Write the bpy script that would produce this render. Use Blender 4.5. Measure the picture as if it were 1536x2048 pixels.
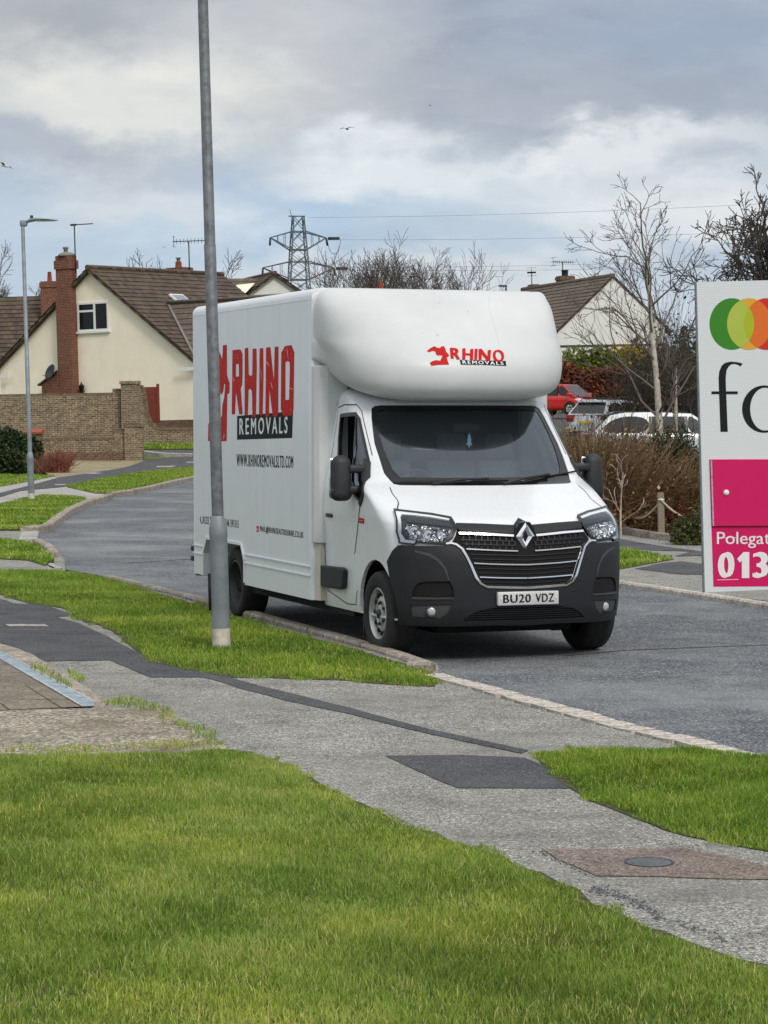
import bpy, bmesh, math, random
import numpy as np
from mathutils import Vector, Matrix
for o in list(bpy.data.objects): bpy.data.objects.remove(o)
S = bpy.context.scene
COL = S.collection
R = math.radians
# ------------------------------------------------------------------ camera
FPX, HC, PITCH = 4800.0, 1.94, math.atan(194/4800)
cd = bpy.data.cameras.new('camera'); cam = bpy.data.objects.new('camera', cd); COL.objects.link(cam)
cam.location = (0, 0, HC); cam.rotation_euler = (math.pi/2-PITCH, 0, 0)
cd.sensor_fit = 'VERTICAL'; cd.sensor_height = 36; cd.sensor_width = 27; cd.lens = 36*FPX/2048
cd.clip_start = .1; cd.clip_end = 5000
S.camera = cam
S.render.resolution_x, S.render.resolution_y = 768, 1024
S.view_settings.view_transform = 'Standard'; S.view_settings.look = 'None'
S.view_settings.exposure = 0.09; S.view_settings.gamma = 1
# ------------------------------------------------------------------ sky and sun
SUN_EL, SUN_AZ = 42, 155        # azimuth clockwise from +Y: behind the camera, to the right
w = bpy.data.worlds.new('World'); S.world = w; w.use_nodes = True
def build_sky():
    nt = w.node_tree; nt.nodes.clear(); N = nt.nodes.new; L = nt.links.new
    out = N('ShaderNodeOutputWorld'); bg = N('ShaderNodeBackground'); bg.inputs[1].default_value = .1
    sky = N('ShaderNodeTexSky'); sky.sky_type = 'NISHITA'; sky.sun_disc = False
    sky.sun_elevation = R(SUN_EL); sky.sun_rotation = R(SUN_AZ); sky.dust_density = 2
    tc = N('ShaderNodeTexCoord')
    def math_(op, a, b=None, c=None):
        m = N('ShaderNodeMath'); m.operation = op
        for i, q in enumerate((a, b, c)):
            if q is None: continue
            if isinstance(q, (int, float)): m.inputs[i].default_value = q
            else: L(q, m.inputs[i])
        return m.outputs[0]
    sp = N('ShaderNodeSeparateXYZ'); L(tc.outputs['Generated'], sp.inputs[0])
    # cloud coordinates: azimuth-ish and compressed elevation, so clouds flatten towards the horizon
    el = math_('MAXIMUM', sp.outputs[2], 0.0)
    ey = math_('POWER', math_('ADD', el, .02), .8)
    cb = N('ShaderNodeCombineXYZ'); L(sp.outputs[0], cb.inputs[0]); L(ey, cb.inputs[2]); L(sp.outputs[1], cb.inputs[1])
    def noise(sx, sz, off, det, rough, dist):
        mp = N('ShaderNodeMapping'); mp.inputs['Scale'].default_value = (sx, sx, sz); mp.inputs['Location'].default_value = off
        L(cb.outputs[0], mp.inputs[0])
        n = N('ShaderNodeTexNoise'); n.inputs['Scale'].default_value = 1; n.inputs['Detail'].default_value = det
        n.inputs['Roughness'].default_value = rough; n.inputs['Distortion'].default_value = dist
        L(mp.outputs[0], n.inputs[0]); return n.outputs[0]
    n1 = noise(9, 22, (3.1, 0, 1.7), 6, .5, .35)
    n2 = noise(30, 66, (1.3, 5, .4), 7, .55, .4)
    n3 = noise(5, 12, (8.1, 2, 3.3), 3, .45, .2)
    def ramp(v, stops):
        r = N('ShaderNodeValToRGB'); r.color_ramp.interpolation = 'EASE'
        while len(r.color_ramp.elements) < len(stops): r.color_ramp.elements.new(.5)
        for e, (p, c) in zip(r.color_ramp.elements, stops): e.position = p; e.color = (*c, 1)
        L(v, r.inputs[0]); return r.outputs[0]
    def mix(f, a, b, mode='MIX'):
        m = N('ShaderNodeMix'); m.data_type = 'RGBA'; m.blend_type = mode
        if isinstance(f, (int, float)): m.inputs[0].default_value = f
        else: L(f, m.inputs[0])
        for i, q in ((6, a), (7, b)):
            if isinstance(q, tuple): m.inputs[i].default_value = (*q, 1)
            else: L(q, m.inputs[i])
        return m.outputs[2]
    v = math_('ADD', math_('MULTIPLY', n1, .62), math_('MULTIPLY', n2, .38))
    # banks of cloud and breaks between them, each at its own bearing and height, with ragged edges
    def vnoise(s, amp, off):
        mp = N('ShaderNodeMapping'); mp.inputs['Location'].default_value = off; mp.inputs['Scale'].default_value = (s, s, s*2.0); L(tc.outputs['Generated'], mp.inputs[0])
        n = N('ShaderNodeTexNoise'); n.inputs['Scale'].default_value = 1; n.inputs['Detail'].default_value = 6; n.inputs['Roughness'].default_value = .55; L(mp.outputs[0], n.inputs[0])
        a = N('ShaderNodeVectorMath'); a.operation = 'SUBTRACT'; L(n.outputs['Color'], a.inputs[0]); a.inputs[1].default_value = (.5, .5, .5)
        m = N('ShaderNodeVectorMath'); m.operation = 'MULTIPLY'; L(a.outputs[0], m.inputs[0]); m.inputs[1].default_value = amp; return m.outputs[0]
    pc = N('ShaderNodeCombineXYZ'); L(sp.outputs[0], pc.inputs[0]); L(sp.outputs[2], pc.inputs[1])
    def vadd(a, b):
        q = N('ShaderNodeVectorMath'); q.operation = 'ADD'; L(a, q.inputs[0]); L(b, q.inputs[1]); return q.outputs[0]
    pos = vadd(vadd(pc.outputs[0], vnoise(11, (.085, .05, 0), (2, 7, 1))), vnoise(34, (.045, .032, 0), (5, 1, 3)))
    f = lambda q: (q/255/12.92 if q <= 10 else ((q/255+.055)/1.055)**2.4)
    srgb = lambda t: tuple(f(q) for q in t)
    mr = N('ShaderNodeMapRange'); mr.interpolation_type = 'SMOOTHSTEP'; L(sp.outputs[2], mr.inputs[0]); mr.inputs[1].default_value = .08; mr.inputs[2].default_value = .14
    c = mix(mr.outputs[0], srgb((190, 204, 218)), srgb((181, 186, 192)))
    for (u, vv, ru, rv, col, st) in ((80, 40, 420, 130, (170, 173, 179), .9), (620, 120, 300, 220, (199, 200, 203), .8), (900, 60, 280, 130, (168, 176, 188), .6), (240, 225, 360, 140, (228, 227, 221), .95),
        (1380, 110, 520, 210, (158, 170, 190), .95), (560, 430, 300, 160, (168, 190, 213), .85), (130, 335, 360, 55, (176, 183, 194), .8), (760, 325, 190, 85, (230, 234, 237), .9),
        (1240, 312, 380, 60, (230, 232, 234), .9), (1000, 375, 320, 70, (214, 221, 227), .65), (1350, 430, 330, 75, (232, 233, 234), .85), (300, 420, 280, 80, (208, 213, 219), .75), (150, 500, 280, 60, (184, 202, 219), .65), (900, 570, 560, 70, (222, 226, 229), .75), (1200, 200, 520, 85, (162, 169, 181), .75)):
        q = N('ShaderNodeVectorMath'); q.operation = 'SUBTRACT'; L(pos, q.inputs[0]); q.inputs[1].default_value = ((u-768)/4800, (830-vv)/4800, 0)
        q2 = N('ShaderNodeVectorMath'); q2.operation = 'DIVIDE'; L(q.outputs[0], q2.inputs[0]); q2.inputs[1].default_value = (ru/4800, rv/4800, 1)
        ln = N('ShaderNodeVectorMath'); ln.operation = 'LENGTH'; L(q2.outputs[0], ln.inputs[0])
        m_ = N('ShaderNodeMapRange'); m_.interpolation_type = 'SMOOTHSTEP'; L(ln.outputs['Value'], m_.inputs[0]); m_.inputs[1].default_value = .25; m_.inputs[2].default_value = 1.25; m_.inputs[3].default_value = st; m_.inputs[4].default_value = 0
        c = mix(m_.outputs[0], c, srgb(col))
    c = mix(1.0, c, ramp(v, [(.3, (.80, .82, .87)), (.48, (.97, .98, .99)), (.58, (1.06, 1.06, 1.05)), (.72, (1.2, 1.19, 1.16))]), 'MULTIPLY')
    # overhead the cloud deck is thinner and brighter
    mr3 = N('ShaderNodeMapRange'); mr3.interpolation_type = 'SMOOTHSTEP'; L(sp.outputs[2], mr3.inputs[0])
    mr3.inputs[1].default_value = .22; mr3.inputs[2].default_value = .75
    c = mix(mr3.outputs[0], c, mix(n1, (.80, .84, .90), (1.25, 1.25, 1.25)))
    sc = N('ShaderNodeMix'); sc.data_type = 'RGBA'; sc.blend_type = 'MULTIPLY'; sc.inputs[0].default_value = 1
    L(c, sc.inputs[6]); sc.inputs[7].default_value = (10, 10, 10, 1)
    fin = mix(.93, sky.outputs[0], sc.outputs[2])
    L(fin, bg.inputs[0]); L(bg.outputs[0], out.inputs[0])
build_sky()
sd = bpy.data.lights.new('sun', 'SUN'); sd.energy = 1.5; sd.angle = R(14); sd.color = (1, .95, .86)
so = bpy.data.objects.new('sun', sd); COL.objects.link(so); so.location = (0, -20, 40)
_d = Vector((math.sin(R(SUN_AZ))*math.cos(R(SUN_EL)), math.cos(R(SUN_AZ))*math.cos(R(SUN_EL)), math.sin(R(SUN_EL))))
so.rotation_euler = _d.to_track_quat('Z', 'Y').to_euler()
# ------------------------------------------------------------------ measuring: photo point -> place
_f = Vector((0, math.cos(PITCH), -math.sin(PITCH))); _u = Vector((0, math.sin(PITCH), math.cos(PITCH)))
CAM = Vector((0, 0, HC))
def ray(u, v): return _f + Vector((1, 0, 0))*((u-768)/FPX) + _u*((1024-v)/FPX)
def sst(a, b, x):
    t = min(1, max(0, (x-a)/(b-a))); return t*t*(3-2*t)
def H(x, y):
    """height of the land: level street, rising beyond it to the left and up a drive on the right"""
    l = .72*sst(84, 112, y)
    # right hand rise beyond the far pavement
    r = max(0, y-38)*.0215*sst(1.0, 4.0, x-0.02*y)
    return max(l, min(r, 2.6))
def A(u, v, D):
    d = ray(u, v); return CAM + d*(D/d.y)
def G(u, v, off=0):
    d = ray(u, v); D = 4.0; pd = D
    while D < 700:
        p = CAM+d*(D/d.y)
        if p.z <= H(p.x, p.y)+off: break
        pd = D; D *= 1.02
    a, b = pd, D
    for _ in range(30):
        m = (a+b)/2; p = CAM+d*(m/d.y)
        if p.z <= H(p.x, p.y)+off: b = m
        else: a = m
    return CAM+d*(b/d.y)
UP = Vector((-.0265, 0, 1)).normalized()     # plumb line: the street falls gently to the right
LEAN = R(-1.5)
# ------------------------------------------------------------------ objects
def thing(name, label, cat, loc=(0, 0, 0), rz=0, group=None, lean=False):
    o = bpy.data.objects.new(name, None); COL.objects.link(o); o.empty_display_size = .2
    o.location = loc; o['label'] = label; o['category'] = cat
    o.rotation_euler = (0, 0, rz)
    if lean: o.rotation_euler = (Matrix.Rotation(LEAN, 3, 'Y') @ Matrix.Rotation(rz, 3, 'Z')).to_euler()
    if group: o['group'] = group
    return o
def tag(o, label=None, cat=None, group=None, kind=None):
    for k, q in (('label', label), ('category', cat), ('group', group), ('kind', kind)):
        if q: o[k] = q
    return o
def mesh_obj(name, me, m, parent=None):
    o = bpy.data.objects.new(name, me); COL.objects.link(o)
    if m:
        for q in (m if isinstance(m, (list, tuple)) else [m]): me.materials.append(q)
    if parent: o.parent = parent
    return o
class MB:
    def __init__(s): s.v = []; s.f = []; s.sm = []; s.mi = []; s.cur = 0
    def add(s, vs, fs, smooth=False):
        b = len(s.v); s.v += [tuple(p) for p in vs]
        for f in fs: s.f.append(tuple(b+i for i in f)); s.sm.append(smooth); s.mi.append(s.cur)
        return s
    def box(s, a, b, M=None):
        (x0, y0, z0), (x1, y1, z1) = a, b
        vs = [(x0,y0,z0),(x1,y0,z0),(x1,y1,z0),(x0,y1,z0),(x0,y0,z1),(x1,y0,z1),(x1,y1,z1),(x0,y1,z1)]
        if M: vs = [M @ Vector(p) for p in vs]
        return s.add(vs, [(3,2,1,0),(4,5,6,7),(0,1,5,4),(1,2,6,5),(2,3,7,6),(3,0,4,7)])
    def bevbox(s, a, b, r=.01, seg=2, M=None):
        bm = bmesh.new(); bmesh.ops.create_cube(bm, size=1)
        c = [(a[i]+b[i])/2 for i in range(3)]; d = [b[i]-a[i] for i in range(3)]
        for q in bm.verts: q.co = Vector([c[i]+q.co[i]*d[i] for i in range(3)])
        bmesh.ops.bevel(bm, geom=bm.edges[:], offset=r, segments=seg, affect='EDGES', profile=.5)
        return s.bm(bm, M, True)
    def bm(s, bm, M=None, smooth=False):
        bm.verts.index_update()
        s.add([(M @ q.co if M else q.co) for q in bm.verts], [[q.index for q in f.verts] for f in bm.faces], smooth)
        bm.free(); return s
    def prism(s, poly, z0, z1, fn=None):
        """outline extruded; fn maps (a,b,c) to xyz"""
        fn = fn or (lambda a, b, c: (a, b, c)); n = len(poly)
        vs = [fn(a, b, z0) for a, b in poly]+[fn(a, b, z1) for a, b in poly]
        fs = [tuple(range(n))[::-1], tuple(range(n, 2*n))]+[(i, (i+1) % n, n+(i+1) % n, n+i) for i in range(n)]
        return s.add(vs, fs)
    def tube(s, pts, r, n=8, smooth=True, caps=True):
        pts = [Vector(p) for p in pts]; m = len(pts); rr = r if isinstance(r, (list, tuple)) else [r]*m
        rings = []; pu = None
        for i, p in enumerate(pts):
            t = (pts[min(i+1, m-1)]-pts[max(i-1, 0)]).normalized()
            if pu is None: pu = t.orthogonal().normalized()
            pu = (pu-t*pu.dot(t)).normalized(); pv = t.cross(pu)
            rings += [p+(pu*math.cos(k*2*math.pi/n)+pv*math.sin(k*2*math.pi/n))*rr[i] for k in range(n)]
        fs = [(i*n+k, i*n+(k+1) % n, (i+1)*n+(k+1) % n, (i+1)*n+k) for i in range(m-1) for k in range(n)]
        s.add(rings, fs, smooth)
        if caps: b = len(s.v)-m*n; s.f += [tuple(b+k for k in range(n))[::-1], tuple(b+(m-1)*n+k for k in range(n))]; s.sm += [False]*2; s.mi += [s.cur]*2
        return s
    def lathe(s, prof, n=24, M=None, smooth=True):
        """prof: (r, h) about the z axis"""
        m = len(prof); vs = [(r*math.cos(k*2*math.pi/n), r*math.sin(k*2*math.pi/n), h) for r, h in prof for k in range(n)]
        if M: vs = [M @ Vector(p) for p in vs]
        return s.add(vs, [(i*n+k, i*n+(k+1) % n, (i+1)*n+(k+1) % n, (i+1)*n+k) for i in range(m-1) for k in range(n)], smooth)
    def build(s, name, m, parent=None, bevel=0, autosmooth=None):
        me = bpy.data.meshes.new(name); me.from_pydata(s.v, [], s.f)
        me.polygons.foreach_set('use_smooth', s.sm); me.polygons.foreach_set('material_index', s.mi); me.update()
        o = mesh_obj(name, me, m, parent)
        if autosmooth is not None:
            try: me.set_sharp_from_angle(angle=R(autosmooth))
            except Exception: pass
        if bevel:
            b = o.modifiers.new('bevel', 'BEVEL'); b.width = bevel; b.segments = 2; b.limit_method = 'ANGLE'; b.angle_limit = R(40)
        return o
def structure(o): o['kind'] = 'structure'; return o
def stuff(o, label=None, cat=None):
    o['kind'] = 'stuff'
    if label: o['label'] = label
    if cat: o['category'] = cat
    return o
# ------------------------------------------------------------------ materials
def C(r, g, b):
    f = lambda c: (c/255/12.92 if c/255 <= .04045 else ((c/255+.055)/1.055)**2.4)
    return (f(r), f(g), f(b))
def new_mat(name):
    m = bpy.data.materials.new(name); m.use_nodes = True; nt = m.node_tree
    return m, nt, nt.nodes['Principled BSDF']
def _n(nt, t, **k):
    n = nt.nodes.new(t)
    for a, q in k.items():
        if a in n.inputs: n.inputs[a].default_value = q
        else: setattr(n, a, q)
    return n
def ramp_node(nt, src, stops, interp='LINEAR'):
    r = nt.nodes.new('ShaderNodeValToRGB'); r.color_ramp.interpolation = interp
    while len(r.color_ramp.elements) < len(stops): r.color_ramp.elements.new(.5)
    for e, (p, c) in zip(r.color_ramp.elements, stops): e.position = p; e.color = (*c, 1)
    nt.links.new(src, r.inputs[0]); return r.outputs[0]
def mixc(nt, f, a, b, mode='MIX'):
    m = nt.nodes.new('ShaderNodeMix'); m.data_type = 'RGBA'; m.blend_type = mode
    for i, q in ((0, f), (6, a), (7, b)):
        if isinstance(q, (int, float)): m.inputs[i].default_value = q
        elif isinstance(q, tuple): m.inputs[i].default_value = (*q, 1)
        else: nt.links.new(q, m.inputs[i])
    return m.outputs[2]
def coords(nt, scale=(1, 1, 1), kind='Object'):
    tc = nt.nodes.new('ShaderNodeTexCoord'); mp = nt.nodes.new('ShaderNodeMapping'); mp.inputs['Scale'].default_value = scale
    nt.links.new(tc.outputs[kind], mp.inputs[0]); return mp.outputs[0]
def noise(nt, co, scale, det=4, rough=.55, dist=0):
    n = _n(nt, 'ShaderNodeTexNoise', Scale=scale, Detail=det, Roughness=rough, Distortion=dist)
    nt.links.new(co, n.inputs['Vector']); return n.outputs[0]
def bump(nt, b, h, strength=.3, dist=.01):
    q = _n(nt, 'ShaderNodeBump', Strength=strength, Distance=dist); nt.links.new(h, q.inputs['Height'])
    nt.links.new(q.outputs[0], b.inputs['Normal'])
def plain(name, col, rough=.5, metal=0, var=.12, scale=6, spec=.5, coat=0, bmp=0):
    m, nt, b = new_mat(name); co = coords(nt)
    n = noise(nt, co, scale, 5, .6)
    c2 = tuple(max(0, c*(1-var)) for c in col); c3 = tuple(min(1, c*(1+var*.5)) for c in col)
    nt.links.new(ramp_node(nt, n, [(.3, c2), (.7, c3)]), b.inputs['Base Color'])
    b.inputs['Roughness'].default_value = rough; b.inputs['Metallic'].default_value = metal
    b.inputs['Specular IOR Level'].default_value = spec; b.inputs['Coat Weight'].default_value = coat
    b.inputs['Coat Roughness'].default_value = .08
    if bmp: bump(nt, b, noise(nt, co, scale*8, 4), bmp, .005)
    return m
def aggregate(name, base, light, dark, cell=180, patch=None, patch_scale=.5, rough=.9, crack=0):
    """bituminous surface: stones of mixed tone in a binder, with larger worn areas"""
    m, nt, b = new_mat(name); co = coords(nt)
    vo = _n(nt, 'ShaderNodeTexVoronoi', Scale=cell); nt.links.new(co, vo.inputs['Vector'])
    sep = nt.nodes.new('ShaderNodeSeparateColor'); nt.links.new(vo.outputs['Color'], sep.inputs[0])
    c = ramp_node(nt, sep.outputs[0], [(.0, dark), (.35, base), (.7, base), (1, light)])
    n = noise(nt, co, patch_scale, 6, .6, .3)
    if patch: c = mixc(nt, ramp_node(nt, n, [(.47, (0, 0, 0)), (.68, (.75, .75, .75))]), c, patch)
    n2 = noise(nt, co, 2.3, 5, .65)
    c = mixc(nt, 1, c, ramp_node(nt, n2, [(.25, (.64, .64, .65)), (.5, (1, 1, 1)), (.75, (1.2, 1.19, 1.16))]), 'MULTIPLY')
    n3 = noise(nt, co, 45, 3, .6)
    c = mixc(nt, 1, c, ramp_node(nt, n3, [(.3, (.75, .75, .75)), (.7, (1.2, 1.2, 1.2))]), 'MULTIPLY')
    nt.links.new(c, b.inputs['Base Color']); b.inputs['Roughness'].default_value = rough; b.inputs['Specular IOR Level'].default_value = .3
    bump(nt, b, vo.outputs['Distance'], .5, .006)
    return m
M = {}
M['road'] = aggregate('road_asphalt', C(92, 96, 102), C(160, 162, 162), C(48, 50, 54), 85, C(142, 144, 144), .35)
M['wear'] = aggregate('worn_road', C(122, 127, 130), C(168, 170, 170), C(60, 62, 66), 85, C(124, 127, 128), .9)
M['path'] = aggregate('path_asphalt', C(136, 134, 128), C(208, 206, 198), C(62, 60, 58), 125, C(132, 130, 124), .6)
M['patch'] = aggregate('trench_asphalt', C(74, 75, 78), C(116, 117, 119), C(46, 47, 50), 150, C(90, 90, 92), .8)
M['redpath'] = aggregate('red_asphalt', C(126, 112, 104), C(178, 164, 154), C(74, 64, 60), 125, C(105, 92, 86), .9)
M['gravelly'] = aggregate('worn_concrete', C(150, 140, 126), C(205, 198, 182), C(78, 68, 56), 60, C(98, 86, 70), 1.6)
M['slab'] = aggregate('slab_concrete', C(128, 118, 105), C(150, 142, 128), C(98, 90, 80), 60, C(95, 88, 78), 1.2)
M['palepath'] = aggregate('pale_path', C(165, 162, 156), C(200, 198, 190), C(130, 128, 124), 40, C(150, 148, 142), .5)
M['kerb'] = aggregate('kerb_stone', C(160, 150, 138), C(190, 182, 170), C(118, 110, 100), 40, C(125, 118, 104), 1.5)
M['sett'] = aggregate('sett_stone', C(196, 188, 178), C(218, 210, 200), C(160, 150, 140), 40, C(170, 160, 150), 4)
M['soil'] = aggregate('verge_soil', C(70, 76, 36), C(96, 96, 54), C(44, 46, 22), 50, C(60, 70, 30), 1)
M['dry'] = aggregate('dry_ground', C(150, 138, 108), C(180, 168, 138), C(110, 100, 76), 30, C(125, 120, 84), .5)
M['land'] = aggregate('far_land', C(82, 92, 46), C(110, 112, 66), C(58, 64, 32), 3, C(96, 100, 62), .05)
M['galv'] = plain('galvanised_steel', C(150, 156, 160), .5, .35, .3, 9)
M['galvd'] = plain('dull_galvanised', C(108, 112, 116), .55, .3, .3, 14)
M['white_paint'] = plain('white_gloss_paint', C(225, 226, 224), .35, 0, .05, 3)
M['black'] = plain('black_plastic', C(40, 41, 44), .55, 0, .15, 10, bmp=.1)
M['blackgloss'] = plain('gloss_black', (.008, .008, .009), .15, 0, .1, 5)
M['void'] = plain('dark_void', (.004, .004, .004), .9)
M['chrome'] = plain('chrome', (.85, .86, .88), .12, 1, .03, 8)
M['rubber'] = plain('tyre_rubber', (.018, .018, .018), .8, 0, .3, 18, bmp=.2)
M['steelrim'] = plain('steel_rim', C(190, 190, 186), .4, .5, .15, 12)
M['darkrim'] = plain('dark_rim', C(80, 82, 82), .5, .4, .2, 12)
M['timber'] = plain('weathered_timber', C(142, 130, 112), .85, 0, .3, 22, bmp=.3)
M['render_w'] = plain('white_render', C(222, 222, 216), .9, 0, .04, 2.5, bmp=.1)
M['cream'] = plain('cream_render', C(255, 241, 219), .9, 0, .09, 1.0, bmp=.1)
M['upvc'] = plain('white_upvc', C(232, 233, 230), .3, 0, .03)
M['redwood'] = plain('red_brown_fence', C(120, 52, 36), .8, 0, .3, 7)
M['dkmetal'] = plain('dark_metal', C(56, 58, 62), .5, .4, .2, 8)
M['terracotta'] = plain('terracotta', C(150, 72, 50), .8, 0, .25, 6)
M['lead'] = plain('lead_cap', C(130, 130, 124), .7, 0, .2, 5)
def glass_mat(name, tint, refl=1.0, rough=.02, base=.06):
    m = bpy.data.materials.new(name); m.use_nodes = True; nt = m.node_tree; nt.nodes.clear()
    out = nt.nodes.new('ShaderNodeOutputMaterial'); t = _n(nt, 'ShaderNodeBsdfTransparent'); t.inputs[0].default_value = (*tint, 1)
    g = _n(nt, 'ShaderNodeBsdfGlossy', Roughness=rough); g.inputs[0].default_value = (refl*.80, refl*.91, refl, 1)
    fr = _n(nt, 'ShaderNodeFresnel', IOR=1.5); lw = _n(nt, 'ShaderNodeMath', operation='MULTIPLY_ADD'); lw.inputs[1].default_value = 1.0; lw.inputs[2].default_value = base
    nt.links.new(fr.outputs[0], lw.inputs[0]); mx = nt.nodes.new('ShaderNodeMixShader')
    nt.links.new(lw.outputs[0], mx.inputs[0]); nt.links.new(t.outputs[0], mx.inputs[1]); nt.links.new(g.outputs[0], mx.inputs[2])
    nt.links.new(mx.outputs[0], out.inputs[0]); return m
M['glass'] = glass_mat('tinted_glass', (.66, .73, .78), base=.075)
M['lens'] = glass_mat('clear_lens', (.98, .99, 1.0), base=0)
M['darkglass'] = plain('dark_window_glass', (.012, .014, .016), .06, 0, .3, 1.5, spec=.25)
M['carglass'] = plain('car_window_glass', C(34, 40, 44), .06, 0, .3, 3, spec=.45)
def brick_mat(name, c1, c2, mortar, bw=.225, bh=.075, blot=C(90, 80, 60)):
    m, nt, b = new_mat(name)
    tc = nt.nodes.new('ShaderNodeTexCoord'); sp = nt.nodes.new('ShaderNodeSeparateXYZ'); nt.links.new(tc.outputs['Object'], sp.inputs[0])
    ad = _n(nt, 'ShaderNodeMath', operation='ADD'); nt.links.new(sp.outputs[0], ad.inputs[0]); nt.links.new(sp.outputs[1], ad.inputs[1])
    cb = nt.nodes.new('ShaderNodeCombineXYZ'); nt.links.new(ad.outputs[0], cb.inputs[0]); nt.links.new(sp.outputs[2], cb.inputs[1])
    br = _n(nt, 'ShaderNodeTexBrick', Scale=1); br.inputs['Brick Width'].default_value = bw; br.inputs['Row Height'].default_value = bh
    br.inputs['Mortar Size'].default_value = .011; br.inputs['Color1'].default_value = (*c1, 1); br.inputs['Color2'].default_value = (*c2, 1); br.inputs['Mortar'].default_value = (*mortar, 1)
    br.inputs['Bias'].default_value = .1
    nt.links.new(cb.outputs[0], br.inputs['Vector'])
    n = noise(nt, tc.outputs['Object'], 3.5, 6, .65)
    c = mixc(nt, ramp_node(nt, n, [(.45, (0, 0, 0)), (.7, (.55, .55, .55))]), br.outputs['Color'], blot)
    n2 = noise(nt, tc.outputs['Object'], 13, 3, .6)
    c = mixc(nt, 1, c, ramp_node(nt, n2, [(.3, (.6, .6, .6)), (.55, (1.0, 1.0, 1.0)), (.72, (1.5, 1.48, 1.42))]), 'MULTIPLY')
    nt.links.new(c, b.inputs['Base Color']); b.inputs['Roughness'].default_value = .9
    bump(nt, b, br.outputs['Fac'], -.5, .01); return m
M['yellowbrick'] = brick_mat('buff_brick', C(150, 128, 96), C(96, 76, 56), C(166, 156, 134), blot=C(104, 92, 74))
M['redbrick'] = brick_mat('red_brick', C(130, 76, 54), C(104, 60, 46), C(140, 112, 96), blot=C(110, 64, 46))
M['brownbrick'] = brick_mat('brown_brick', C(112, 78, 60), C(92, 64, 50), C(130, 116, 100), blot=C(100, 80, 62))
def tile_mat(name, c1, c2, moss, row=.34):
    """interlocking roof tiles: x runs along the roof, y up the slope (UV-less, object space of the roof sheet)"""
    m, nt, b = new_mat(name); co = coords(nt)
    br = _n(nt, 'ShaderNodeTexBrick', Scale=1); br.inputs['Brick Width'].default_value = .3; br.inputs['Row Height'].default_value = row
    br.inputs['Mortar Size'].default_value = .012; br.inputs['Color1'].default_value = (*c1, 1); br.inputs['Color2'].default_value = (*c2, 1); br.inputs['Mortar'].default_value = (*tuple(q*.35 for q in c1), 1)
    nt.links.new(co, br.inputs['Vector'])
    n = noise(nt, co, 1.1, 6, .65)
    c = mixc(nt, ramp_node(nt, n, [(.5, (0, 0, 0)), (.72, (.7, .7, .7))]), br.outputs['Color'], moss)
    nt.links.new(c, b.inputs['Base Color']); b.inputs['Roughness'].default_value = .9
    return m
M['tile'] = tile_mat('brown_roof_tile', C(100, 82, 70), C(66, 55, 50), C(88, 84, 48))
M['tile2'] = tile_mat('grey_brown_roof_tile', C(112, 98, 86), C(92, 80, 70), C(100, 92, 70))
def leaf_mat(name, cols, trans=.25, rough=.6):
    """cols: ramp over the per-leaf tint"""
    m, nt, b = new_mat(name); at = _n(nt, 'ShaderNodeAttribute', attribute_name='tint')
    c = ramp_node(nt, at.outputs['Fac'], cols)
    co = coords(nt); n = noise(nt, co, .9, 4, .6)
    c = mixc(nt, 1, c, ramp_node(nt, n, [(.3, (.72, .82, .75)), (.5, (1, 1, 1)), (.7, (1.32, 1.16, 1.08))]), 'MULTIPLY')
    nt.links.new(c, b.inputs['Base Color']); b.inputs['Roughness'].default_value = rough; b.inputs['Specular IOR Level'].default_value = .25
    tr = nt.nodes.new('ShaderNodeBsdfTranslucent'); nt.links.new(c, tr.inputs[0])
    mx = nt.nodes.new('ShaderNodeMixShader'); mx.inputs[0].default_value = trans
    out = nt.nodes['Material Output']; nt.links.new(b.outputs[0], mx.inputs[1]); nt.links.new(tr.outputs[0], mx.inputs[2]); nt.links.new(mx.outputs[0], out.inputs[0])
    return m
# ------------------------------------------------------------------ vegetation tools
def inpoly(px, py, poly):
    n = len(poly); ins = np.zeros(len(px), bool); j = n-1
    for i in range(n):
        xi, yi = poly[i]; xj, yj = poly[j]
        c = ((yi > py) != (yj > py)) & (px < (xj-xi)*(py-yi)/((yj-yi) if yj != yi else 1e-9)+xi)
        ins ^= c; j = i
    return ins
def np_mesh(name, V, loops, starts, m, parent=None, tint=None, smooth=False):
    me = bpy.data.meshes.new(name); me.vertices.add(len(V)); me.vertices.foreach_set('co', np.ascontiguousarray(V, np.float32).ravel())
    me.loops.add(len(loops)); me.loops.foreach_set('vertex_index', np.ascontiguousarray(loops, np.int32))
    me.polygons.add(len(starts)); me.polygons.foreach_set('loop_start', np.ascontiguousarray(starts, np.int32))
    if smooth: me.polygons.foreach_set('use_smooth', np.ones(len(starts), bool))
    if tint is not None:
        a = me.attributes.new('tint', 'FLOAT', 'POINT'); a.data.foreach_set('value', np.ascontiguousarray(tint, np.float32))
    me.update(calc_edges=True); me.validate()
    return mesh_obj(name, me, m, parent)
def wob(x, y, s, seed):
    r = np.random.default_rng(seed); t = 0
    for k in range(7):
        a, b, c = r.uniform(-1, 1, 3); f = s*(1.0+.55*k); t = t+np.sin((a*x+b*y)*f*2+c*9+k)/(1+.35*k)
    return t/3.2
HM = np.vectorize(H)
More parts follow.
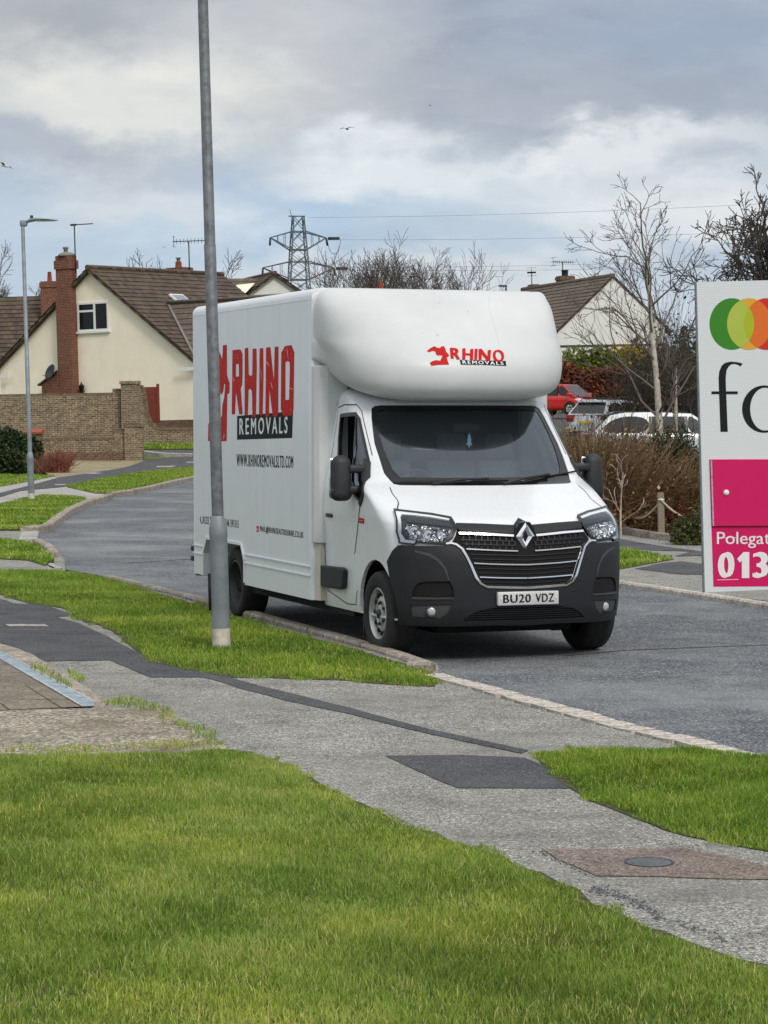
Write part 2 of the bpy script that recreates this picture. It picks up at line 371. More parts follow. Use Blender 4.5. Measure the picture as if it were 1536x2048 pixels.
def grass(name, poly, zoff, dens, h, wd, label, seed, m, tall=None, margin=.4, edge=None):
    rg = np.random.default_rng(seed); P = np.array(poly)
    x0, y0 = P.min(0); x1, y1 = P.max(0); n = int((x1-x0)*(y1-y0)*dens)
    x = rg.uniform(x0, x1, n); y = rg.uniform(y0, y1, n)
    k = (np.abs(x) < .168*y+margin) & inpoly(x, y, poly); x, y = x[k], y[k]
    # thin, uneven growth
    cl = wob(x, y, 2.2, seed); k = rg.uniform(0, 1, len(x)) < np.clip(.8+.45*wob(x, y, 5, seed+1), .35, 1); x, y, cl = x[k], y[k], cl[k]
    n = len(x); z = HM(x, y)+zoff-.004
    hh = h*rg.uniform(.45, 1.25, n)*(1+.35*cl)*np.where(rg.uniform(0, 1, n) < .02, 1.5, 1)
    if edge is not None:        # worn, shorter growth towards the trodden edge
        ds = np.full(n, 9.0); E_ = np.array(edge)
        for i in range(len(E_)):
            p, q = E_[i], E_[(i+1) % len(E_)]; d = q-p; f = np.clip(((x-p[0])*d[0]+(y-p[1])*d[1])/(d@d+1e-9), 0, 1); ds = np.minimum(ds, np.hypot(x-p[0]-d[0]*f, y-p[1]-d[1]*f))
        hh = hh*np.clip(.3+ds/.22, .3, 1)
    a = rg.uniform(0, 2*np.pi, n); ln = hh*rg.uniform(.15, .95, n)
    wa = a+np.pi/2+rg.normal(0, .5, n); ww = wd*rg.uniform(.6, 1.3, n)
    bx, by = np.cos(wa)*ww/2, np.sin(wa)*ww/2; dx, dy = np.cos(a)*ln, np.sin(a)*ln
    V = np.zeros((n, 5, 3))
    V[:, 0] = np.c_[x-bx, y-by, z]; V[:, 1] = np.c_[x+bx, y+by, z]
    V[:, 2] = np.c_[x+dx*.35+bx*.8, y+dy*.35+by*.8, z+hh*.6]; V[:, 3] = np.c_[x+dx*.35-bx*.8, y+dy*.35-by*.8, z+hh*.6]
    V[:, 4] = np.c_[x+dx, y+dy, z+hh*.96]
    b = (np.arange(n)*5)[:, None]
    L = np.concatenate([b+np.array([[0, 1, 2, 3]]), b+np.array([[3, 2, 4]])], 1).ravel()
    st = (np.arange(n)*7)[:, None]+np.array([[0, 4]])
    t = np.clip(.43+.17*rg.normal(0, 1, n)+.26*wob(x, y, 1.6, seed+3)+.14*wob(x, y, 6, seed+4), 0, .9); t = np.where(rg.uniform(0, 1, n) < .06+.12*np.clip(wob(x, y, 2.6, seed+7), 0, 1), rg.uniform(.85, 1, n), t)
    o = np_mesh(name, V.reshape(-1, 3), L, st.ravel(), m, tint=np.repeat(t, 5))
    return stuff(o, label, 'grass')
def leaves_mesh(name, P, size, m, parent, seed, flat=0., tint=None, aspect=1.6):
    rg = np.random.default_rng(seed); n = len(P)
    d = rg.normal(0, 1, (n, 3)); d[:, 2] *= (1-flat); d /= np.linalg.norm(d, axis=1)[:, None]
    e = rg.normal(0, 1, (n, 3)); e -= d*(e*d).sum(1)[:, None]; e /= np.linalg.norm(e, axis=1)[:, None]
    s = size*rg.uniform(.6, 1.4, n)[:, None]
    V = np.zeros((n, 4, 3)); V[:, 0] = P-d*s*aspect/2; V[:, 1] = P+e*s/2; V[:, 2] = P+d*s*aspect/2; V[:, 3] = P-e*s/2
    L = np.arange(n*4); st = np.arange(n)*4
    if tint is None: tint = np.clip(rg.normal(.5, .22, n), 0, 1)
    return np_mesh(name, V.reshape(-1, 3), L, st, m, parent, np.repeat(tint, 4))
def tubes_mesh(name, PL, RL, m, parent=None, tint=None, ns=3):
    """PL (n,k,3) polylines, RL (n,k) radii"""
    PL = np.asarray(PL, float); RL = np.asarray(RL, float); n, k, _ = PL.shape
    t = PL[:, -1]-PL[:, 0]; t /= np.linalg.norm(t, axis=1)[:, None]+1e-9
    ref = np.where(np.abs(t[:, 2:3]) > .8, np.array([[1., 0, 0]]), np.array([[0, 0, 1.]]))
    u = np.cross(t, ref); u /= np.linalg.norm(u, axis=1)[:, None]; v = np.cross(t, u)
    V = np.zeros((n, k, ns, 3))
    for q in range(ns):
        a = 2*np.pi*q/ns; off = (u*np.cos(a)+v*np.sin(a))[:, None, :]*RL[:, :, None]; V[:, :, q] = PL+off
    base = (np.arange(n)*k*ns)[:, None, None, None]; i = np.arange(k-1)[None, :, None, None]; q = np.arange(ns)[None, None, :, None]; q2 = (q+1) % ns
    F = np.concatenate([base+i*ns+q, base+i*ns+q2, base+(i+1)*ns+q2, base+(i+1)*ns+q], 3).reshape(-1, 4)
    tt = None if tint is None else np.repeat(tint, k*ns)
    return np_mesh(name, V.reshape(-1, 3), F.ravel(), np.arange(len(F))*4, m, parent, tt, True)
def polyline(rg, p, d, L, wig, up, k=5):
    pts = [p]; d = d/np.linalg.norm(d)
    for i in range(k-1):
        d = d+rg.normal(0, wig, 3)+np.array([0, 0, up]); d /= np.linalg.norm(d); pts.append(pts[-1]+d*L/(k-1))
    return np.array(pts), d
def grow(rg, p, d, L, r, lev, out, prm):
    pts, de = polyline(rg, p, d, L, prm['wig'], prm['up'])
    r1 = max(prm['rmin'], r*.45); out.append((pts, np.linspace(r, r1, 5)))
    if lev == 0: return
    nb = prm['nb'][-lev] if isinstance(prm['nb'], list) else prm['nb']
    for j in range(nb):
        f = rg.uniform(prm.get('f0', .25), 1) if j else 1.0
        i = min(3, int(f*4)); q = pts[i]+(pts[i+1]-pts[i])*(f*4-i)
        tg = pts[i+1]-pts[i]; tg /= np.linalg.norm(tg)
        s = rg.normal(0, 1, 3); s -= tg*(s@tg); s /= np.linalg.norm(s)
        nd = tg*math.cos(prm['ang'])+s*math.sin(prm['ang'])*rg.uniform(.7, 1.2)
        grow(rg, q, nd, L*rg.uniform(*prm['len'])*(1.15-.5*f), max(prm['rmin'], r*(.62-.2*f)), lev-1, out, prm)
def bare_tree(name, label, base, height, seed, trunk_r, nb, m, levels=4, ang=.62, up=.05, wig=.12, ln=(.5, .8), limbs=9, rmin=.012, trunk_frac=.75, f_low=.2, group=None, mt=None, stems=1, cat='tree', spread=1.0):
    rg = np.random.default_rng(seed); t = thing(name, label, cat, base, group=group)
    prm = dict(wig=wig, up=up, nb=nb, ang=ang, len=ln, rmin=rmin)
    tr = []; br = []
    for s in range(stems):
        d0 = np.array([rg.normal(0, .06)+(.25*(s-(stems-1)/2))-.02, rg.normal(0, .05), 1.])
        pts, _ = polyline(rg, np.array([.12*s, 0, -.1]), d0, height*trunk_frac, .035, .02, 5)
        tr.append((pts, np.linspace(trunk_r*(1-.25*s), trunk_r*.28, 5)))
        for j in range(limbs):
            f = f_low+(1-f_low)*(j+rg.uniform(0, .8))/limbs; f = min(f, .99); i = min(3, int(f*4)); q = pts[i]+(pts[i+1]-pts[i])*(f*4-i)
            a = j*2.4+rg.uniform(-.4, .4); el = rg.uniform(.35, .95)+.5*f
            nd = np.array([math.cos(a)*math.cos(el), math.sin(a)*math.cos(el), math.sin(el)])
            grow(rg, q, nd, spread*height*rg.uniform(.28, .42)*(1.1-.55*f), trunk_r*(.42-.2*f), levels, br, prm)
        grow(rg, pts[-1], np.array([0, 0, 1.]), height*(1-trunk_frac)*1.0, trunk_r*.28, levels, br, prm)
    tubes_mesh('trunk', [a for a, _ in tr], [b for _, b in tr], mt or m, t, ns=8)
    tubes_mesh('crown', [a for a, _ in br], [b for _, b in br], m, t, ns=3)
    return t
M['bark'] = plain('dark_bark', C(74, 66, 60), .9, 0, .3, 14)
M['bark2'] = plain('grey_brown_bark', C(108, 97, 89), .9, 0, .3, 14)
M['birch'] = plain('pale_birch_bark', C(190, 180, 168), .85, 0, .4, 9)
M['grass'] = leaf_mat('lawn_grass', [(.0, C(88, 112, 40)), (.35, C(128, 154, 60)), (.62, C(158, 180, 80)), (.84, C(188, 194, 106)), (1, C(224, 212, 152))], .38)
M['grass2'] = leaf_mat('verge_grass', [(.0, C(84, 110, 34)), (.4, C(124, 156, 52)), (.7, C(152, 180, 68)), (1, C(204, 192, 120))], .38)
M['lf_dark'] = leaf_mat('dark_evergreen_leaf', [(0, C(26, 38, 22)), (.6, C(50, 66, 38)), (1, C(92, 104, 66))], .1)
M['lf_lime'] = leaf_mat('yellow_green_leaf', [(0, C(124, 106, 14)), (.5, C(178, 152, 28)), (1, C(214, 190, 60))], .2)
M['lf_green'] = leaf_mat('mid_green_leaf', [(0, C(60, 74, 22)), (.5, C(104, 116, 42)), (1, C(142, 146, 60))], .2)
M['lf_beech'] = leaf_mat('russet_beech_leaf', [(0, C(64, 36, 26)), (.5, C(112, 64, 44)), (1, C(156, 98, 68))], .15)
M['lf_brown'] = leaf_mat('dead_brown_stem', [(0, C(74, 58, 44)), (.5, C(124, 98, 72)), (.9, C(168, 138, 104)), (1, C(192, 168, 134))], .1)
M['lf_redtwig'] = leaf_mat('red_twig', [(0, C(110, 66, 56)), (.6, C(150, 96, 82)), (1, C(184, 136, 118))], .1)
M['lf_olive'] = leaf_mat('olive_leaf', [(0, C(44, 48, 24)), (.5, C(78, 82, 44)), (1, C(120, 118, 74))], .15)
M['lf_redleaf'] = leaf_mat('dark_red_leaf', [(0, C(60, 26, 24)), (.5, C(100, 42, 36)), (1, C(130, 70, 56))], .15)
def shrub_points(rg, n, rx, ry, h, lump=.18, shell=.55, seed=0):
    """points through an uneven rounded volume standing on z=0"""
    a = rg.uniform(0, 2*np.pi, n); cz = rg.uniform(-.25, 1, n); s = np.sqrt(1-np.clip(cz, -1, 1)**2)
    r = (shell+(1-shell)*rg.uniform(0, 1, n)**.6)
    k = 1+lump*np.sin(3*a+seed+4*cz)+lump*.7*np.sin(7*a-seed*2-5*cz)+lump*.5*rg.normal(0, .6, n)
    r = r*k
    return np.c_[np.cos(a)*s*r*rx, np.sin(a)*s*r*ry, np.clip((cz*r*.82+.2)*h, 0.02, None)]
def shrub(name, label, base, rx, ry, h, n, size, m, seed, cat='shrub', group=None, stems=30, mstem=None, lump=.18, tint=None, rz=0):
    t = thing(name, label, cat, base, rz, group=group); rg = np.random.default_rng(seed)
    P = shrub_points(rg, n, rx, ry, h, lump, seed=seed); leaves_mesh('foliage', P, size, m, t, seed+1, tint=tint)
    Q = P[rg.integers(0, n, stems)]; S0 = np.c_[rg.normal(0, rx*.15, stems), rg.normal(0, ry*.15, stems), np.zeros(stems)-.05]
    f = np.linspace(0, 1, 5)[None, :, None]; PL = S0[:, None]*(1-f)+Q[:, None]*f; PL += rg.normal(0, .03*h, PL.shape)*f*(1-f)*4
    tubes_mesh('stems', PL, np.linspace(.02, .006, 5)[None].repeat(stems, 0)*max(.5, h), mstem or M['bark'], t)
    return t
def twig_shrub(name, label, base, rx, ry, h, n, m, seed, r=.006, cat='shrub', group=None, leaf=None, nleaf=0, lsize=.03, lean=.35, fork=True):
    t = thing(name, label, cat, base, group=group); rg = np.random.default_rng(seed)
    a = rg.uniform(0, 2*np.pi, n); q = np.sqrt(rg.uniform(0, 1, n)); S0 = np.c_[np.cos(a)*q*rx*.75, np.sin(a)*q*ry*.75, np.zeros(n)]
    hh = h*rg.uniform(.45, 1.0, n)*(1-.35*q**2)*(1+.2*np.sin(S0[:, 0]*3+seed)); ax = rg.normal(0, lean, n)+S0[:, 0]/rx*.35; ay = rg.normal(0, lean, n)+S0[:, 1]/ry*.35
    f = np.linspace(0, 1, 5)[None, :]
    PL = np.stack([S0[:, 0:1]+ax[:, None]*hh[:, None]*f**1.5, S0[:, 1:2]+ay[:, None]*hh[:, None]*f**1.5, hh[:, None]*f], 2)
    PL += rg.normal(0, .05*h, PL.shape)*f[:, :, None]
    RL = np.linspace(r, r*.35, 5)[None].repeat(n, 0)
    if fork:
        i = rg.integers(0, n, n*2); k = rg.integers(1, 4, n*2); p0 = PL[i, k]; d = (PL[i, k+1]-p0); d /= np.linalg.norm(d, axis=1)[:, None]; d += rg.normal(0, .7, d.shape); L = h*rg.uniform(.12, .3, n*2)
        f3 = f[0][None, :, None]; P2 = p0[:, None]+d[:, None]*L[:, None, None]*f3; P2[:, :, 2] += .3*(L[:, None]*f**2); P2 += rg.normal(0, .008*h, P2.shape)*f3
        PL = np.concatenate([PL, P2]); RL = np.concatenate([RL, np.linspace(r*.6, r*.3, 5)[None].repeat(n*2, 0)])
    tubes_mesh('stems', PL, RL, m, t, np.clip(rg.normal(.5, .22, len(PL)), 0, 1))
    if nleaf:
        i = rg.integers(0, len(PL), nleaf); k = rg.integers(1, 5, nleaf); leaves_mesh('foliage', PL[i, k]+rg.normal(0, .03, (nleaf, 3)), lsize, leaf, t, seed+5)
    return t
# ------------------------------------------------------------------ land, road, paths (all laid on the height function)
def fill2d(outer, holes=(), sx=None, sy=None):
    """triangulated outline with holes, cut along a grid -> bmesh in the plane z=0"""
    bm = bmesh.new(); ed = []
    for lp in [outer]+list(holes):
        vs = [bm.verts.new((a, b, 0)) for a, b in lp]
        ed += [bm.edges.new((vs[i], vs[(i+1) % len(vs)])) for i in range(len(vs))]
    bmesh.ops.triangle_fill(bm, use_beauty=True, use_dissolve=False, edges=ed)
    for ax, st in ((0, sx), (1, sy)):
        if not st: continue
        lo = min(v.co[ax] for v in bm.verts); hi = max(v.co[ax] for v in bm.verts); k = math.floor(lo/st)+1
        while k*st < hi-1e-6:
            co = [0, 0, 0]; co[ax] = k*st; no = [0, 0, 0]; no[ax] = 1
            bmesh.ops.bisect_plane(bm, geom=bm.verts[:]+bm.edges[:]+bm.faces[:], dist=1e-5, plane_co=co, plane_no=no); k += 1
    bm.normal_update()
    for f in bm.faces:
        if f.normal.z < 0: f.normal_flip()
    return bm
def jag(poly, amp, seed, step=.25):
    """roughen an outline"""
    r = random.Random(seed); out = []
    for i in range(len(poly)):
        a = Vector(poly[i]); b = Vector(poly[(i+1) % len(poly)]); n = max(1, int((b-a).length/step)); n = min(n, 60)
        for k in range(n):
            p = a.lerp(b, k/n); out.append((p.x+r.uniform(-amp, amp), p.y+r.uniform(-amp, amp)*2.2))
    return out
def px(pts, off=0): return [(lambda p: (p.x, p.y))(G(u, v, off)) for u, v in pts]
def sheet(name, poly, off, m, skirt=0, grid=None, kind=True):
    bm = fill2d(poly, (), grid, grid)
    if skirt:
        be = [e for e in bm.edges if len(e.link_faces) == 1]
        r = bmesh.ops.extrude_edge_only(bm, edges=be)['geom']; low = {v for v in r if isinstance(v, bmesh.types.BMVert)}
    else: low = set()
    for v in bm.verts: v.co.z = H(v.co.x, v.co.y)+off-(skirt if v in low else 0)
    bmesh.ops.recalc_face_normals(bm, faces=bm.faces[:])
    me = bpy.data.meshes.new(name); bm.to_mesh(me); bm.free(); o = mesh_obj(name, me, m)
    return structure(o) if kind else o
def build_land():
    xs = sorted(set(list(np.linspace(-60, 60, 61))+[-900, -400, -200, -100, 100, 200, 400, 900]))
    ys = sorted(set(list(np.linspace(-20, 160, 91))+[220, 300, 450, 700, 1200, 2400]))
    vs = [(x, y, H(x, y)-.05) for y in ys for x in xs]; n = len(xs)
    fs = [(j*n+i, j*n+i+1, (j+1)*n+i+1, (j+1)*n+i) for j in range(len(ys)-1) for i in range(n-1)]
    structure(MB().add(vs, fs, True).build('ground', M['land']))
build_land()
# road: follows the near kerb, 5.1 m wide, bending right far behind the van
KN = [(4.1, 9.0), (2.35, 13.2)]+px([(1370, 1490), (1050, 1408), (870, 1358)], .0)+px([(700, 1277), (440, 1207), (265, 1162), (125, 1138), (82, 1090), (66, 1062), (95, 1048), (180, 1003), (240, 985), (300, 971), (385, 956)], 0)
KN = [tuple(p) for p in KN]+[(-3.0, 92), (4, 118)]
KF = [(9.2, 118), (3.5, 92), (.2, 74), (-.6, 58), (-.9, 43)]+px([(1250, 1168), (1536, 1210)], 0)+[(6.2, 18.5), (8.6, 12), (10, 8)]
sheet('road', KN+KF, 0.0, M['road'], 0, 4)
# faint transverse joint and a lighter worn track in the road surface
def road_marks():
    mb = MB()
    for pts in ([(1130, 1312), (1250, 1301), (1400, 1295), (1536, 1290)], [(250, 1126), (330, 1122), (388, 1118)]):
        P = [G(u, v, 0) for u, v in pts]
        for a, b in zip(P, P[1:]):
            n = Vector((-(b-a).y, (b-a).x, 0)).normalized()*.02; mb.add([(p.x, p.y, .0035) for p in (a-n, b-n, b+n, a+n)], [(0, 1, 2, 3)])
    structure(mb.build('road_joint', M['patch']))
road_marks()
PAVE = px([(-260, 1140), (0, 1165), (120, 1146), (235, 1160), (340, 1188), (470, 1232), (620, 1268), (800, 1318), (872, 1358)], .055)+px([(1050, 1412), (1375, 1496)], .055)+[(2.32, 13.1), (4.05, 8.9), (4.4, 4), (-4, 4), (-6, 20)]
sheet('pavement', PAVE, .055, M['path'], .12, 2)
def c8(p): return [(x/2.194, y/2.194+1150) for x, y in p]
def c5(p): return [(x/1.837+700, y/1.837+1250) for x, y in p]
def c3(p): return [(x/2.866+1000, y/2.866+1450) for x, y in p]
def c7(p): return [(x/3.657, y/3.657+820) for x, y in p]
z = .059
sheet('trench_repair', jag(px(c8([(-160, 90), (0, 105), (60, 125), (200, 130), (325, 180), (245, 185), (350, 215), (450, 260), (560, 320), (600, 340), (690, 365), (760, 378), (900, 395), (1000, 405), (1300, 408), (1410, 450), (1010, 452), (1150, 490), (1300, 525), (1536, 585)]) + [(863, 1460), (972, 1484), (1060, 1501), (1040, 1508), (956, 1490), (863, 1470)] + c8([(1536, 612), (1250, 550), (1060, 500), (925, 457), (890, 450), (660, 450), (480, 375), (200, 380), (90, 325), (-160, 250)]), .055), .006, 4, .3), z, M['patch'])
sheet('tarmac_repair', jag(px(c5([(130, 483), (200, 482), (400, 480), (600, 487), (640, 490), (740, 530), (812, 602), (400, 600), (330, 575)]), .055), .004, 5, .3), z, M['patch'])
sheet('red_tarmac_repair', jag(px(c3([(235, 715), (700, 712), (1050, 712), (1300, 760), (1536, 815), (1700, 830), (1700, 895), (1536, 890), (1200, 885), (900, 870), (550, 870), (430, 815), (330, 770)]), .055), .006, 6, .2), z, M['redpath'])
sheet('pale_marker', px(c8([(20, 219), (196, 219), (214, 228), (42, 229)]), .055), z+.004, M['palepath'])
# old drive on the left: concrete, slabs, channel
sheet('old_concrete', jag(px([(-120, 1422), (0, 1421), (190, 1417), (330, 1420), (420, 1480), (455, 1492), (452, 1506), (350, 1522), (-120, 1526)], .06), .01, 7, .3), .064, M['gravelly'])
sheet('drive_edge', jag(px([(-60, 1270), (0, 1287), (60, 1306), (130, 1348), (217, 1402), (205, 1418), (185, 1416), (-60, 1290)], .06), .006, 8, .2), .062, M['kerb'])
sheet('slab_drive', px([(-120, 1270), (-30, 1292), (0, 1318), (166, 1414), (0, 1421), (-120, 1422)], .065), .068, M['slab'])
def slab_joints():
    mb = MB()
    for a, b in [((0, 338+0), (0, 0))][:0]: pass
    for (a, b) in [(c8([(0, 430), (120, 428)])), (c8([(0, 548), (300, 545)])), (c8([(110, 482), (265, 580)])), (c8([(0, 560), (40, 590)]))]:
        p = G(*a, .069); q = G(*b, .069); d = (q-p).normalized(); n = Vector((-d.y, d.x, 0))*.006
        mb.add([p-n, q-n, q+n, p+n], [(0, 1, 2, 3)])
    structure(mb.build('slab_joints', M['soil']))
slab_joints()
def channel():
    o = thing('drainage_channel', 'pale blue grey drainage channel strip set along the slab drive', 'drain', G(90, 1360, .07))
    P = [Vector((p[0], p[1], .068)) for p in px([(-30, 1287), (0, 1304), (187, 1404), (189, 1412), (164, 1413), (0, 1319), (-30, 1300)], .07)]
    mb = MB(); L = [p-o.location for p in P]; n = len(L)
    mb.add([(p.x, p.y, 0) for p in L]+[(p.x, p.y, .004) for p in L], [tuple(range(n, 2*n))]+[(i, (i+1) % n, n+(i+1) % n, n+i) for i in range(n)])
    mb.build('channel', plain('channel_metal', C(150, 166, 174), .7, 0, .45, 9), o)
    r = MB()
    for a, b in ((L[0], L[2]), (L[6], L[4])):
        r.tube([(a.x, a.y, .005), (b.x, b.y, .005)], .006, 5)
    r.build('rim', plain('worn_rim', C(190, 194, 192), .7, 0, .3, 10), o)
channel()
# setts along the dropped kerb
def setts():
    pts = [G(u, v, .02) for u, v in [(862, 1359), (960, 1385), (1050, 1410), (1150, 1437), (1250, 1466), (1372, 1494), (1500, 1528)]]
    r = random.Random(3); seg = []
    for a, b in zip(pts, pts[1:]):
        n = max(1, round((b-a).length/.26)); seg += [(a.lerp(b, k/n), a.lerp(b, (k+1)/n)) for k in range(n)]
    for i, (a, b) in enumerate(seg):
        d = (b-a).normalized(); n = Vector((-d.y, d.x, 0)); w_ = .085+r.uniform(-.008, .008); mb = MB()
        q = [a+d*.016-n*w_, b-d*.016-n*w_, b-d*.016+n*w_, a+d*.016+n*w_]; q = [p+Vector((r.uniform(-.006, .006), r.uniform(-.006, .006), 0)) for p in q]
        c = (a+b)/2
        mb.add([(p.x-c.x, p.y-c.y, -.08) for p in q]+[(p.x-c.x, p.y-c.y, .064+r.uniform(-.004, .004)-.02) for p in q], [(4, 5, 6, 7), (0, 1, 5, 4), (1, 2, 6, 5), (2, 3, 7, 6), (3, 0, 4, 7)])
        o = mb.build('sett', M['sett']); o.location = (c.x, c.y, .02); structure(o)
def kerb(name, pts, wd=.12, top=.09, m='kerb', n=.9):
    """run of kerb stones as one strip with joints"""
    mb = MB(); P = [Vector((p[0], p[1], H(*p[:2]))) for p in pts]
    seg = []
    for a, b in zip(P, P[1:]):
        k = max(1, round((b-a).length/n)); seg += [(a.lerp(b, i/k), a.lerp(b, (i+1)/k)) for i in range(k)]
    for a, b in seg:
        d = (b-a).normalized(); q = Vector((-d.y, d.x, 0)).normalized()*wd/2; e = d*.011
        L = [a+e-q, b-e-q, b-e+q, a+e+q]; I = [p.lerp((a+b)/2, .0)+Vector((0, 0, top)) for p in L]
        ch = q*.75
        T = [a+e-ch, b-e-ch, b-e+ch, a+e+ch]
        vs = [p+Vector((0, 0, -.1)) for p in L]+[p+Vector((0, 0, top-.02)) for p in L]+[p+Vector((0, 0, top)) for p in T]
        mb.add(vs, [(8, 9, 10, 11)]+[(i, (i+1) % 4, 4+(i+1) % 4, 4+i) for i in range(4)]+[(4+i, 4+(i+1) % 4, 8+(i+1) % 4, 8+i) for i in range(4)])
    return structure(mb.build(name, M[m]))
setts()
kerb('near_kerb', px([(862, 1330), (800, 1308), (700, 1278), (560, 1240), (440, 1206), (265, 1163), (215, 1152)], .08))
kerb('near_kerb_end', px([(868, 1330), (815, 1328)], .08), .1, .1)
kerb('far_kerb', px([(1140, 1150), (1250, 1170), (1400, 1192), (1536, 1213), (1640, 1230)], .02), .12, .06, 'sett')
kerb('bend_kerb', px(c7([(180, 868), (340, 848), (380, 815), (500, 730), (640, 668), (800, 622)]), .09), .16, .12)
kerb('far_bend_kerb', px(c7([(800, 612), (930, 595), (1100, 562), (1250, 525), (1410, 492), (1700, 440)]), .09), .16, .12)
kerb('broken_kerb', px(c7([(270, 960), (350, 1000), (395, 1048), (330, 1058)]), .06), .14, .1, 'kerb', .5)
kerb('crossing_sett', px(c7([(215, 890), (200, 955)]), .03), .3, .05, 'palepath', .5)
kerb('crossing_edge', px(c7([(345, 1130), (420, 1168)]), .03), .16, .05, 'palepath', .5)
# paths beyond the first verge, on the left
sheet('crossing_apron', px(c7([(150, 930), (260, 930), (330, 985), (430, 1040), (470, 1090), (480, 1205), (150, 1205)]), .012), .012, M['path'], .02)
sheet('drive', [(1.6, 47), (9, 47), (22, 120), (20, 131), (6, 131), (3, 90)], .03, M['patch'], 0, 4)
sheet('drive_crossing', px(c7([(-400, 865), (0, 870), (185, 880), (170, 955), (0, 940), (-400, 930)]), .04), .04, M['path'], 0, 3)
sheet('gravel_crossing', px(c7([(-400, 1065), (0, 1078), (200, 1088), (330, 1120), (440, 1172), (300, 1200), (0, 1195), (-400, 1190)]), .05), .05, M['path'], 0, 3)
sheet('side_pavement', px(c7([(-500, 610), (0, 560), (250, 510), (420, 482), (820, 470), (760, 500), (480, 560), (820, 620), (620, 665), (350, 640), (0, 700), (-500, 760)]), .06), .06, M['palepath'], 0, 3)
sheet('side_path', px(c7([(430, 492), (800, 440), (1050, 372), (1250, 345), (1700, 330), (1700, 385), (1410, 410), (1000, 458), (700, 505), (480, 560), (150, 590), (0, 635), (-300, 690), (-300, 660), (0, 605), (200, 555), (330, 520)]), .07), .07, M['patch'], 0, 3)
sheet('side_road', px(c7([(1050, 345), (1050, 310), (1410, 330), (1800, 340), (1800, 286), (1410, 286), (1050, 288)]), .03), .03, M['patch'], 0, 3)
kerb('side_kerb', px(c7([(1048, 306), (1200, 322), (1420, 327), (1600, 328)]), .05), .3, .1, 'palepath', 2)
for q in ([(1140, 412), (1290, 408), (1260, 418), (1150, 418)], [(1365, 380), (1440, 380), (1440, 386), (1365, 386)], [(600, 466), (690, 458), (750, 462), (700, 468)], [(640, 445), (800, 432), (820, 436), (700, 446)], [(400, 545), (480, 543), (480, 550), (400, 551)]):
    sheet('pale_marker', px(c7(q), .07), .076, M['palepath'])
sheet('dry_verge', px(c7([(360, 475), (300, 440), (200, 378), (300, 345), (1052, 345), (1052, 374), (800, 442), (430, 494)]), .07), .068, M['dry'], 0, 3)
# the far side of the road
c6 = lambda p: [(x/3.368+1080, y/3.368+700) for x, y in p]
sheet('far_pavement', px(c6([(300, 1190), (540, 1215), (700, 1245), (960, 1290), (1250, 1345), (1800, 1440), (1900, 1760), (1536, 1690), (1100, 1635), (560, 1565), (200, 1500)]), .05), .05, M['path'], .06, 3)
sheet('far_trench_repair', px(c6([(300, 1255), (540, 1275), (800, 1320), (1100, 1360), (1200, 1385), (905, 1392), (1020, 1358), (760, 1352), (560, 1335), (300, 1310)]), .05), .056, M['patch'])
sheet('far_worn_repair', jag(px(c6([(640, 1475), (800, 1440), (950, 1425), (1300, 1470), (1300, 1520), (940, 1512)]), .05), .01, 3), .055, M['patch'])
kerb('far_edging', px(c6([(380, 1195), (540, 1215), (700, 1240), (800, 1255), (970, 1275), (1100, 1290)]), .1), .08, .16)
sheet('shrub_bed', px(c6([(300, 1185), (540, 1210), (970, 1268), (1300, 1300), (1700, 1250), (1500, 1000), (700, 900), (200, 900)]), .06), .06, M['soil'], 0, 3)
def manhole():
    c = G(1298, 1724.6, .06); o = thing('manhole_cover', 'small round grey iron cover sunk in the reddish tarmac patch', 'manhole cover', c)
    m = plain('cast_iron', C(112, 118, 122), .6, .3, .3, 40)
    mb = MB(); mb.lathe([(0, .002), (.092, .002), (.094, -.002)], 40)
    for i in range(-4, 5):
        w_ = math.sqrt(max(0, .082**2-(i*.018)**2)); mb.box((-w_, i*.018-.004, .001), (w_, i*.018+.004, .0045))
    mb.build('lid', m, o)
    MB().lathe([(.095, -.01), (.095, .003), (.104, .003), (.106, -.003)], 40).build('frame', M['dkmetal'], o)
manhole()
# grass
VL = px([(-200, 1124), (0, 1135), (100, 1136), (165, 1141), (235, 1155), (340, 1185), (420, 1209), (560, 1248), (700, 1286), (800, 1314), (858, 1334), (876, 1352), (868, 1360), (800, 1357), (640, 1347), (560, 1344), (450, 1341), (370, 1328), (300, 1313), (270, 1292), (240, 1262), (200, 1242), (150, 1228), (130, 1208), (60, 1198), (0, 1182), (-200, 1165)], .1)
LAWN = px([(-200, 1505), (0, 1502), (100, 1503), (350, 1500), (440, 1492), (500, 1497), (560, 1516), (640, 1556), (720, 1601), (800, 1636), (900, 1670), (1000, 1702), (1080, 1738), (1160, 1772), (1190, 1797), (1290, 1838), (1380, 1872), (1480, 1902), (1620, 1940)], .08)+[(2.2, 6.9), (3.2, 4.4), (-2.6, 4.4)]
VR = px([(1062, 1502), (1150, 1493), (1300, 1493), (1400, 1492), (1536, 1504)], .08)+[(2.44, 12.5), (3.9, 9.25), (3.2, 8.7)]+px([(1536, 1694), (1430, 1676), (1330, 1650), (1250, 1620), (1180, 1591), (1130, 1562), (1100, 1532)], .08)
V2 = px(c7([(-300, 935), (0, 942), (170, 952), (250, 975), (330, 1020), (395, 1075), (330, 1125), (280, 1108), (200, 1086), (0, 1076), (-300, 1068)]), .08)
V3 = px(c7([(-400, 725), (0, 692), (200, 642), (350, 622), (600, 640), (650, 662), (500, 728), (380, 812), (340, 848), (170, 868), (0, 867), (-400, 862)]), .08)
V4 = px(c7([(490, 560), (750, 502), (1000, 462), (1410, 416), (1800, 380), (1800, 425), (1410, 488), (1100, 558), (930, 592), (820, 610), (700, 606)]), .08)
